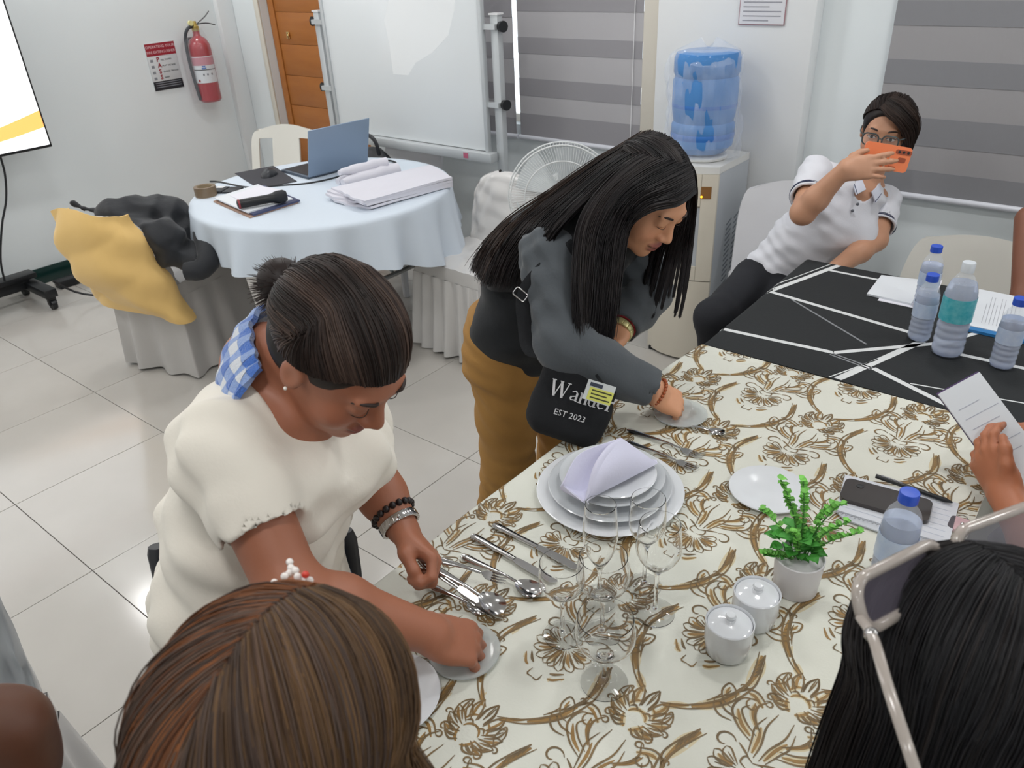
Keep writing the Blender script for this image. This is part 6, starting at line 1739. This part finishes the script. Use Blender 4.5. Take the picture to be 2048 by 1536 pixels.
S.p = SL_[:0]+S.p
fold3 = (((62, 40, 120), .0022, .5), ((-30, 20, 90), .0018, 1.8))
cloth(S, w3, 'polo_shirt', M_polo, .006, fold3)
M_navy = mat('navy_trim', '343b58', .8)
for a, b, e, r, rr in ((shR, elR, slR, .0605, .05), (shL, elL, slL, .0565, .05)):
    S = SDF(); d = (b-a).normalized(); S.rc(a, e, .061, r, .02); S.plane(e, d, .003); S.rc(e-d*.03, e+d*.05, .049, .049, .004, '-')
    cloth(S, w3, 'sleeve', M_polo, .005, fold3)
    q = d.to_track_quat('Z', 'Y').to_matrix().to_4x4()
    for o_, w_ in ((-.010, .0022), (-.017, .0014)):
        place_mb(MB().tube([(e+d*o_)+q @ Vector((r*1.01*math.cos(t), r*1.01*math.sin(t), 0)) for t in np.linspace(0, 2*PI, 33)[:-1]], w_, 5, closed=True), 'sleeve_stripe', M_navy, w3)
nk = c7.lerp(up_, .5)+pZ*.042
nd = (H3 @ Vector((0, -.02, -.05))-nk).normalized(); qn = frame(nk, (shL-shR), nd.cross(shL-shR)*-1)
for sg in (-1, 1):
    P0 = cr([nk+nd*.030+(shL-shR).normalized()*sg*.052-pZ*-.005, nk+nd*.018+(shL-shR).normalized()*sg*.047+pZ*.038, nk-nd*.020+(shL-shR).normalized()*sg*.014+pZ*.075], 10)
    P1 = cr([nk-nd*.008+(shL-shR).normalized()*sg*.074-pZ*-.005, nk-nd*.015+(shL-shR).normalized()*sg*.072+pZ*.045, nk-nd*.050+(shL-shR).normalized()*sg*.048+pZ*.085], 10)
    P0, P1 = np.array(P0), np.array(P1)
    place_mb(MB().grid(lambda u, v: Vector(P0[int(round(u*9))]*(1-v)+P1[int(round(u*9))]*v), 10, 5), 'collar', mat('polo_collar', 'd3d7e4', .85), w3, thick=.004)
    place_mb(MB().tube([Vector(P0[i]*.12+P1[i]*.88)+pZ*.003 for i in range(10)], .0016, 5), 'collar_stripe', M_navy, w3)
for t in (.33, .62):
    p = up_.lerp(chs, t)+pZ*.128+Vector((.0, .0, -.012))
    place_mb(MB().sph(p, .0055, 10, 8), 'button', mat('button_grey', '5f636c', .4), w3)
S = SDF(); S.ec(hip-(wst-hip)*.35, hip+(wst-hip)*.25, (.165, .13), (.160, .125), side, .05)
hR, kR, aR = V3(-1.05, 2.78, .55), V3(-1.05, 2.42, .54), V3(-1.04, 2.47, .08); hL, kL, aL = V3(-.92, 2.80, .55), V3(-.90, 2.44, .46), V3(-.92, 2.5, .08)
S.chain([hR, kR, aR], [.10, .074, .045], .03); S.chain([hL, kL, aL], [.092, .068, .045], .03); S.plane((0, 0, .03), (0, 0, -1))
cloth(S, w3, 'trousers', mat('black_trousers', '15171e', .85, bump=(200, .08)), .008, (((22, 30, 14), .003, .2),))
for a in (aR, aL): shoe(w3, (a.x, a.y, 0), (-.1, -1, 0), MATS['shoe_dark'])
# eyes behind the spectacles
for s in (-1, 1):
    place_mb(MB().sph((0, 0, 0), (.0135, .004, .0062), 14, 10, M=H3 @ Matrix.Translation((s*.031, .0915, .002))), 'eye', mat('eye_white', 'd9d2cd', .25), w3)
    place_mb(MB().sph((0, 0, 0), (.0056, .003, .0056), 12, 8, M=H3 @ Matrix.Translation((s*.031, .0942, .002))), 'iris', mat('iris_dark', '1d120e', .15), w3)
    P = [(s*.0165, .0925, .003), (s*.024, .0965, .0075), (s*.033, .097, .0085), (s*.042, .0935, .0065), (s*.048, .086, .002)]
    place_mb(MB().tube(cr([H3 @ Vector(p) for p in P], 12), .0016, 5), 'eyelid_line', M_lash, w3)
brow(H3, w3, th=.0030)
gl = thing('eyeglasses', 'grey rectangular eyeglasses worn by the woman with the orange phone', 'glasses', tuple(H3 @ Vector((0, .105, 0))))
M_gf = mat('grey_frame', '3f4a4c', .35)
for s in (-1, 1):
    rr_ = rrect(.052, .040, .015, 5, s*.032, -.003)
    place_mb(MB().tube([H3 @ Vector((x, .108-.25*abs(x)*abs(x)*4, z)) for x, z in rr_], .0026, 6, closed=True), 'rim', M_gf, gl)
    place_mb(MB().add([H3 @ Vector((x, .1075-abs(x)*abs(x), z)) for x, z in rr_], [tuple(range(len(rr_)))]), 'lens', mat('lens_clear', 'ffffff', .02, alpha=.07, spec=.8), gl)
    place_mb(MB().tube(cr([H3 @ Vector((s*.057, .104, .008)), H3 @ Vector((s*.074, .07, .008)), H3 @ Vector((s*.082, .0, .006))], 10), .0022, 6), 'temple', M_gf, gl)
place_mb(MB().tube(cr([H3 @ Vector((-.008, .109, .002)), H3 @ Vector((0, .111, .005)), H3 @ Vector((.008, .109, .002))], 6), .0018, 6), 'bridge', M_gf, gl)
# hair: parted to her right, swept across to her left and tied back
G = []
for az in np.linspace(-2.5, 2.5, 21):
    a = abs(az); zz = .70 if a < .6 else (.70-(a-.6)*.75 if a < 1.6 else -.05-(a-1.6)*.45)
    G.append(slerp_path(H3, (-math.sin(az), math.cos(az), zz), (0, -1, .1), 8, .012, .016))
P, R = sheet_strands(G, 1100, 14, .0014, .003, .6, hr)
fr_ = [[H3 @ Vector(p) for p in q] for q in (
    [(.030, .075, .098), (.0, .098, .080), (-.035, .098, .060), (-.068, .078, .020), (-.088, .045, -.035)],
    [(.022, .060, .108), (-.015, .090, .096), (-.055, .090, .070), (-.085, .060, .025), (-.094, .03, -.045)],
    [(.015, .035, .118), (-.03, .065, .108), (-.072, .060, .075), (-.096, .03, .03), (-.097, .0, -.045)],
    [(.0, .0, .122), (-.045, .02, .110), (-.085, .015, .075), (-.100, -.01, .02), (-.092, -.03, -.05)])]
P2, R2 = sheet_strands(fr_, 900, 16, .0014, .003, .5, hr)
CS = cap_sdf(H3, .009); CS.el((.012, .115, -.022), (.088, .085, .108), H3, .012, '-'); CS.el((0, .05, -.13), (.13, .11, .085), H3, .02, '-')
SV, SF = shell_of(CS, .006); l1 = loft([[np.array(p) for p in g] for g in fr_], 24, 5)
BR = ['1b1412', '2b201c', '3a2c26']
hair_obj([(P, R, BR), (P2, R2, BR)], w3, 'hair', [(SV, SF, '1d1614'), (l1[0], l1[1], '1f1715')])
# the phone she holds and her bracelet
op = thing('smartphone', 'orange smartphone held up in front of the polo woman\'s mouth', 'phone', tuple(pho))
M_or = mat('orange_case', 'f08352', .4)
b = MB().prism(rrect(.145, .078, .011), -.005, .004, MP); place_mb(b, 'case', M_or, op)
place_mb(MB().prism(rrect(.05, .014, .006, 4, .048, .022), .0041, .0056, MP), 'camera_bar', mat('orange_dark', '9c4a2c', .4), op)
place_mb(MB().prism(rrect(.024, .015, .004, 4, .048, -.002), .0041, .0052, MP), 'camera_module', MATS['orange_dark'], op)
for x in (.034, .048, .062): place_mb(MB().lathe([(.004, .0056), (.0042, .0064), (.001, .0066)], 12, MP @ Matrix.Translation((x, .022, 0))), 'lens', M_black, op)
place_mb(MB().box((.012, -.028, .0041), (.036, -.024, .0046), M=MP), 'emblem_bar', mat('orange_mark', 'c4623a', .5), op)
lb_ = thing('bead_bracelet', 'small dark bead bracelet on the polo woman\'s left wrist', 'bracelet', tuple(wrL))
for p, q in bracelet(lb_, wrL, wrL-elL, (.029, .029), 20, .005, None, ''): place_mb(MB().sph(p, .0045, 8, 6), 'bead', Mbd, lb_)

# ================================================================ people only partly in the picture
def bust_person(root, H, skinm, skc, c7, shR, shL, hip, shirt, seated_to=None):
    S = SDF(); head(S, H); S.rc(H @ Vector((0, -.025, -.06)), c7, .05, .056, .03)
    ch = Vector(c7).lerp(Vector(hip), .35); up2 = Vector(c7).lerp(Vector(hip), .12)
    torso(S, [hip, ch, up2], [(.15, .11), (.14, .11), (.115, .085)], Vector(shL)-Vector(shR), shR, shL, 0., .05)
    return S, [hip, ch, up2]
def seat_legs(S, hip, fwd, side, zs=.50):
    f = Vector(fwd).normalized(); s = Vector(side).normalized()
    for k in (-1, 1):
        h = Vector(hip)+s*k*.085; kn = h+f*.40; kn.z = zs; an = kn+f*.02; an.z = .06
        S.chain([h, kn, an], [.092, .068, .046], .03)
    S.plane((0, 0, .03), (0, 0, -1))
def stool(label, hip):
    t = thing('plastic_stool', label, 'stool', (hip[0], hip[1], 0))
    MB().prism(rrect(.32, .32, .04), .40, .43).build('seat', M_wplas, t)
    for sx in (-1, 1):
        for sy in (-1, 1): MB().tube([(sx*.13, sy*.13, .40), (sx*.16, sy*.16, 0)], .018, 8).build('leg', M_wplas, t)
    return t
# brown haired woman at the near end of the table, seen from behind and above
w4 = thing('person', 'brown haired woman seen from behind at the near end of the table', 'person', (-.47, .19, 0))
H4 = hframe((-0.396,0.183,1.219), (-.30, .86, -.42), (-.12, .40, .90)); o4 = V3(H4.translation)
M_sk4 = skin('skin_brown', '9a6248')
c7 = o4+V3(.03, -.08, -.12); shR = c7+V3(.155, .03, -.065); shL = c7+V3(-.155, -.06, -.065); hip = V3(c7.x+.02, c7.y-.07, .56)
S, sp4 = bust_person(w4, H4, M_sk4, '9a6248', c7, shR, shL, hip, None)
for a, s_ in ((shR, 1), (shL, -1)): arm(S, a, a+Vector((s_*.04, .02, -.25)), a+Vector((s_*-.03, .16, -.42)))
finish_body(S, w4, 'body', M_sk4, H4, '9a6248', '8c4f47', .007)
M_dark = mat('dark_blouse', '23252b', .85, bump=(150, .06))
S = SDF(); torso(S, sp4, [(.165, .125), (.155, .125), (.125, .095)], shL-shR, shR, shL, 0., .058)
for a, s_ in ((shR, 1), (shL, -1)): S.rc(a, a+Vector((s_*.04, .02, -.22)), .058, .054, .03)
cloth(S, w4, 'blouse', M_dark, .009); S = SDF(); S.ec(hip-Vector((0, 0, .08)), hip, (.165, .13), (.16, .125), shL-shR, .05); seat_legs(S, hip, (0, 1, 0), (1, 0, 0)); cloth(S, w4, 'trousers', MATS['black_trousers'], .011)
stool('white plastic stool under the brown haired woman', (hip.x, hip.y, 0))
def long_hair(H, root, tones_l, tones_m, tones_r, length, spread, n=2600, back=.10, part=0., seed=1, shellc='2a1c14', strand=.0010, g=.016):
    """hair falling from a middle part over the sides and down the back (falls along world z)"""
    r = np.random.default_rng(seed); grs = []; sh = []
    R3 = np.array(H.to_3x3()); c0 = np.array(H.translation)
    tab = [(62, (1, .62, -.30)), (45, (1, .30, -.25)), (25, (1, .0, -.25)), (5, (1, -.28, -.25)), (-15, (.86, -.6, -.28)), (-35, (.62, -.85, -.32)), (-52, (.36, -1, -.36)), (-66, (.14, -1, -.40)), (-72, (.0, -1, -.42))]
    for s in (-1, 1):
        G = []
        for k, (ph, d1) in enumerate(tab):
            ph = math.radians(ph); p0 = np.array([part+s*.02, math.sin(ph), math.cos(ph)])
            d1 = np.array([s*d1[0], d1[1], d1[2]])
            pts = slerp_path(H, p0, d1, 7, g-.004, g+.006)
            e = pts[-1]; o = e-c0; o[2] = 0; o /= np.linalg.norm(o)+1e-9
            for q in range(1, 6):
                f = q/5; pts.append(e+o*spread*math.sin(f*PI*.5)+np.array([0, 0, -length*f]))
            G.append(pts)
        tn = tones_l if s < 0 else tones_r
        P, R = sheet_strands(G, n, 24, strand, .0032, .5, r); grs.append((P, R, tn))
        P, R = sheet_strands(G, n//3, 24, strand*1.15, .0036, .5, r, lim=(.35, 1)); grs.append((P, R, tones_m))
        V, F = loft([[c0+(np.array(p)-c0)*np.array([.965, .965, .975]) for p in q] for q in G], 24, 5); sh.append((V, F, shellc))
    CS = cap_sdf(H, .008); CS.el((0, .125, -.05), (.10, .085, .11), H, .012, '-'); SV, SF = shell_of(CS, .007); sh.append((SV, SF, shellc))
    return hair_obj(grs, root, 'hair', sh)
long_hair(H4, w4, ['4a2f20', '6b4228', '87532f', '5a3826'], ['3a2a22', '4e4038', '5c473a'], ['3c2c20', '57412c', '6a4f33', '463324'], .24, .045, 8000, .10, 0, 3, '3a271b', .0006)
hc = thing('hair_clip', 'beaded white and red hair clip on the brown haired woman', 'hair clip', (-0.488,0.275,1.255))
rb4 = np.random.default_rng(2)
for i in range(26):
    p = V3((-0.488,0.275,1.255))+Vector((rb4.normal(0, .012), rb4.normal(0, .006), rb4.normal(0, .004)))
    place_mb(MB().sph(p, .0036, 8, 6), 'white_bead' if i % 3 else 'red_bead', mat('bead_white', 'ece6e2', .2) if i % 3 else mat('bead_red', 'd04030', .3), hc)
place_mb(MB().tube([(-0.509,0.260,1.258), (-0.489,0.274,1.254)], .003, 6), 'gold_bar', mat('gold_bar', 'd8b45a', .25, metal=.7), hc)
# dark haired woman with sunglasses on her head, right edge
w5 = thing('person', 'black haired woman with sunglasses pushed up on her head at the lower right corner', 'person', (.08, .5, 0))
H5 = hframe((0.004,0.575,1.186), (-.62, .66, -.42), (-.22, .30, .93))
c7 = V3(H5 @ Vector((0, -.06, -.115))); rr5 = (H5.to_3x3() @ Vector((1, 0, 0))); rr5.z = 0; rr5.normalize()
shR = c7+rr5*.17+Vector((0, 0, -.06)); shL = c7-rr5*.17+Vector((0, 0, -.06)); hip = V3(c7.x+.10, c7.y-.10, .56)
S, sp5 = bust_person(w5, H5, M_sk4, '9a6248', c7, shR, shL, hip, None)
for a, s_ in ((shR, 1), (shL, -1)): arm(S, a, a+rr5*s_*.03+Vector((.02, -.02, -.25)), a-rr5*s_*.03+Vector((-.10, .10, -.36)))
finish_body(S, w5, 'body', M_sk4, H5, '9a6248', '8c4f47', .007)
S = SDF(); torso(S, sp5, [(.165, .125), (.155, .125), (.125, .095)], shL-shR, shR, shL, 0., .058)
for a, s_ in ((shR, 1), (shL, -1)): S.rc(a, a+rr5*s_*.03+Vector((.02, -.02, -.22)), .058, .054, .03)
cloth(S, w5, 'blouse', mat('black_blouse', '16181c', .85), .009); S = SDF(); S.ec(hip-Vector((0, 0, .08)), hip, (.165, .13), (.16, .125), shL-shR, .05); seat_legs(S, hip, (-.7, .7, 0), rr5); cloth(S, w5, 'trousers', MATS['black_trousers'], .011)
stool('white plastic stool under the woman with sunglasses on her head', (hip.x, hip.y, 0))
long_hair(H5, w5, ['0c0c0e', '17161a', '221d1c', '141215'], ['0f0f12', '1a191c'], ['0c0c0f', '17161a', '201c1c'], .26, .012, 6500, .10, 0, 5, '0d0d10', .0007)
sgl = thing('sunglasses', 'clear framed sunglasses with grey lenses pushed up on the black hair', 'glasses', (-0.041,0.509,1.331))
a0, a1 = V3((-0.088,0.487,1.292)), V3((0.017,0.724,1.271)); dx_ = (a1-a0); Lw = dx_.length; dx_.normalize()
MSg = frame(a0.lerp(a1, .5), dx_, V3(0, 0, 1)-dx_*dx_.z)
yv = (V3((-0.061,0.451,1.315))-V3((-0.075,0.472,1.319))); yv = yv.normalized()*-.62-V3(CAM_F)*.35+V3(0, 0, .1); MSg = frame(a0.lerp(a1, .5), dx_, -yv)
M_clf = mat('clear_acetate', 'b8aea6', .12, alpha=.72, spec=1.); M_sln = mat('grey_lens', '5c5762', .06, alpha=.75, spec=.9)
for s in (-1, 1):
    rp_ = rrect(Lw*.43, .040, .016, 5, s*Lw*.255, 0)
    zc_ = lambda x: -.25*abs(x)**1.5
    place_mb(MB().tube([MSg @ Vector((x, y, zc_(x))) for x, y in rp_], .0048, 8, closed=True), 'rim', M_clf, sgl)
    place_mb(MB().add([MSg @ Vector((x, y, zc_(x))) for x, y in rp_], [tuple(range(len(rp_)))]), 'lens', M_sln, sgl)
place_mb(MB().tube(cr([MSg @ Vector((-Lw*.05, .006, 0)), MSg @ Vector((0, .012, .004)), MSg @ Vector((Lw*.05, .006, 0))], 8), .0042, 8), 'bridge', M_clf, sgl)
place_mb(MB().tube(cr([(-0.073,0.485,1.293), (-0.059,0.464,1.300), (-0.039,0.432,1.295), (-0.020,0.409,1.283), (-0.004,0.395,1.266)], 16), .0042, 8, flat=((.3, -.5, .8), .7)), 'temple', M_clf, sgl)
place_mb(MB().tube(cr([(0.014,0.643,1.307), (0.037,0.595,1.297), (0.060,0.537,1.274)], 16), .0042, 8), 'temple', M_clf, sgl)
place_mb(MB().sph((-0.061,0.468,1.298), .0055, 10, 8), 'hinge', M_steel, sgl)

# standing person at the right whose hands hold a note pad
w6 = thing('person', 'person in black at the right edge holding a white note pad in both hands', 'person', (.36, 1.50, 0))
SK6 = 'b3704f'; M_sk6 = skin('skin_amber', SK6)
H6 = hframe((.30, 1.46, 1.44), (-.85, -.1, -.5), (-.5, 0, .85)); c7 = V3(.37, 1.47, 1.31); shR = V3(.36, 1.66, 1.25); shL = V3(.34, 1.29, 1.25); hip = V3(.40, 1.49, .84)
S, sp6 = bust_person(w6, H6, M_sk6, SK6, c7, shR, shL, hip, None)
wrL = V3((-0.032,1.443,0.820)); elL = V3((0.074,1.319,0.777)); wrR = V3((-0.018,1.653,0.846)); elR = V3((0.156,1.775,0.733))
arm(S, shL, elL, wrL, (.05, .042, .038, .029)); arm(S, shR, elR, wrR, (.05, .042, .038, .029))
padc = V3((-0.088,1.540,0.893)); e1 = (V3((0.017,1.497,0.797))-V3((-0.149,1.559,0.928))).normalized(); pz = (Vector((0, 0, 1.75))-padc).normalized()
pz = (pz+Vector((.35, 0, .1))).normalized(); e2 = pz.cross(e1).normalized(); pz = e1.cross(e2)
yL = (V3((-0.109,1.502,0.886))-wrL).normalized()
hand(S, hand_frame(wrL, yL, (-.75, -.55, .30)), -1, ((.45, .5, .4), (.5, .5, .4), (.5, .55, .4), (.55, .55, .4)), ((.018, .020, .002), (.040, .046, .006), (.052, .072, .004), (.054, .094, -.002)), 1.0)
yR = (V3((-0.063,1.592,0.875))-wrR).normalized()
hand(S, flip(hand_frame(wrR, yR, (.1, .55, .8))), 1, ((.5, .6, .4), (.5, .6, .4), (.5, .6, .4), (.55, .6, .4)), ((.018, .016, -.002), (.036, .040, .004), (.040, .064, .004), (.038, .086, .0)), 1.0)
finish_body(S, w6, 'body', M_sk6, H6, SK6, '9a5a50', .0055)
S = SDF(); torso(S, sp6, [(.165, .125), (.155, .125), (.125, .095)], shL-shR, shR, shL, 0., .058)
S.rc(shL, shL.lerp(elL, .45), .058, .054, .03); S.rc(shR, shR.lerp(elR, .45), .058, .054, .03)
cloth(S, w6, 'shirt', MATS['black_blouse'], .009); S = SDF(); S.ec(hip-Vector((0, 0, .1)), hip, (.165, .13), (.16, .125), shL-shR, .05)
for k in (-1, 1): S.chain([hip+Vector((0, k*.085, -.08)), V3(.38, 1.49+k*.09, .45), V3(.40, 1.49+k*.09, .06)], [.095, .068, .048], .03)
S.plane((0, 0, .03), (0, 0, -1)); cloth(S, w6, 'trousers', MATS['black_trousers'], .011)
long_hair(H6, w6, BL, BL, BL, .14, .03, 700, .08, 0, 6, '121012', .0016)
pd = thing('note_pad', 'white note pad held by two hands at the right edge', 'note pad', tuple(padc))
MPd = frame(padc, e1, e2); MPd = Matrix(((e1.x, e2.x, pz.x, padc.x), (e1.y, e2.y, pz.y, padc.y), (e1.z, e2.z, pz.z, padc.z), (0, 0, 0, 1)))
place_mb(MB().box((-.105, -.043, -.004), (.13, .043, .002), M=MPd), 'pages', MATS['paper_white'], pd)
place_mb(MB().box((-.108, -.044, -.0065), (.13, .044, -.0042), M=MPd), 'cover', mat('pad_purple', '4a3560', .6), pd)
for i in range(6): place_mb(MB().box((-.06+.022*i, -.03, .0021), (-.0585+.022*i, .012+.012*((i*5) % 3), .0024), M=MPd), 'handwriting', mat('ink_faint', 'b3b7c4', .7), pd)
# person beyond the ivory chair, only an upper arm in view
w7 = thing('person', 'person at the far right edge with only a bare brown arm in view', 'person', (.12, 2.80, 0))
SK7 = '85543f'; M_sk7 = skin('skin_deep', SK7)
H7 = hframe((.10, 2.76, 1.16), (-.1, -1, -.3), (0, -.2, 1)); c7 = V3(.11, 2.80, 1.02); shR = V3(-.07, 2.80, .95); shL = V3(.29, 2.80, .95); hip = V3(.12, 2.86, .55)
S, sp7 = bust_person(w7, H7, M_sk7, SK7, c7, shR, shL, hip, None)
arm(S, V3((-0.236,2.919,0.899)), V3((-0.177,2.757,0.694)), V3((-0.079,2.715,0.649)), (.047, .040, .037, .027)); arm(S, shL, shL+Vector((.03, -.05, -.2)), shL+Vector((-.05, -.25, -.17)))
finish_body(S, w7, 'body', M_sk7, H7, SK7, '7a463c', .007)
S = SDF(); torso(S, sp7, [(.165, .125), (.155, .125), (.125, .095)], shL-shR, shR, shL, 0., .058); cloth(S, w7, 'shirt', M_dark, .010)
S = SDF(); S.ec(hip-Vector((0, 0, .08)), hip, (.165, .13), (.16, .125), shL-shR, .05); seat_legs(S, hip, (0, -1, 0), (1, 0, 0), .52); cloth(S, w7, 'trousers', MATS['black_trousers'], .011)
long_hair(H7, w7, BL, BL, BL, .10, .03, 600, .08, 0, 8, '121012', .0016)
stool('white plastic stool under the person at the far right edge', (hip.x, hip.y+.02, 0))
# person at the lower left corner, only the upper arm shows
w8 = thing('person', 'person at the lower left corner with only a dark brown arm in view', 'person', (-.72, -.12, 0))
SK8 = '5d3a29'; M_sk8 = skin('skin_dark', SK8)  # this person's own dark brown skin
H8 = hframe((-.70, -.18, 1.40), (-.2, .9, -.3), (0, .3, .95)); c7 = V3(-.71, -.22, 1.26); shL = V3(-.855, -.12, 1.20); shR = V3(-.57, -.30, 1.20); hip = V3(-.74, -.28, .84)
S, sp8 = bust_person(w8, H8, M_sk8, SK8, c7, shR, shL, hip, None)
arm(S, shL, V3((-0.811,0.068,1.016)), V3((-0.798,0.048,0.892)), (.056, .046, .042, .03)); arm(S, shR, shR+Vector((.03, .02, -.27)), shR+Vector((.02, .14, -.46)))
finish_body(S, w8, 'body', M_sk8, H8, SK8, '5a3028', .007)
S = SDF(); torso(S, sp8, [(.165, .125), (.155, .125), (.125, .095)], shL-shR, shR, shL, 0., .05); cloth(S, w8, 'shirt', M_dark, .010)
S = SDF(); S.ec(hip-Vector((0, 0, .1)), hip, (.165, .13), (.16, .125), shL-shR, .05)
for k in (-1, 1): S.chain([hip+Vector((k*.085, 0, -.08)), V3(-.74+k*.09, -.26, .45), V3(-.74+k*.09, -.28, .06)], [.095, .068, .048], .03)
S.plane((0, 0, .03), (0, 0, -1)); cloth(S, w8, 'trousers', MATS['black_trousers'], .011)
long_hair(H8, w8, BL, BL, BL, .12, .03, 600, .08, 0, 9, '121012', .0016)
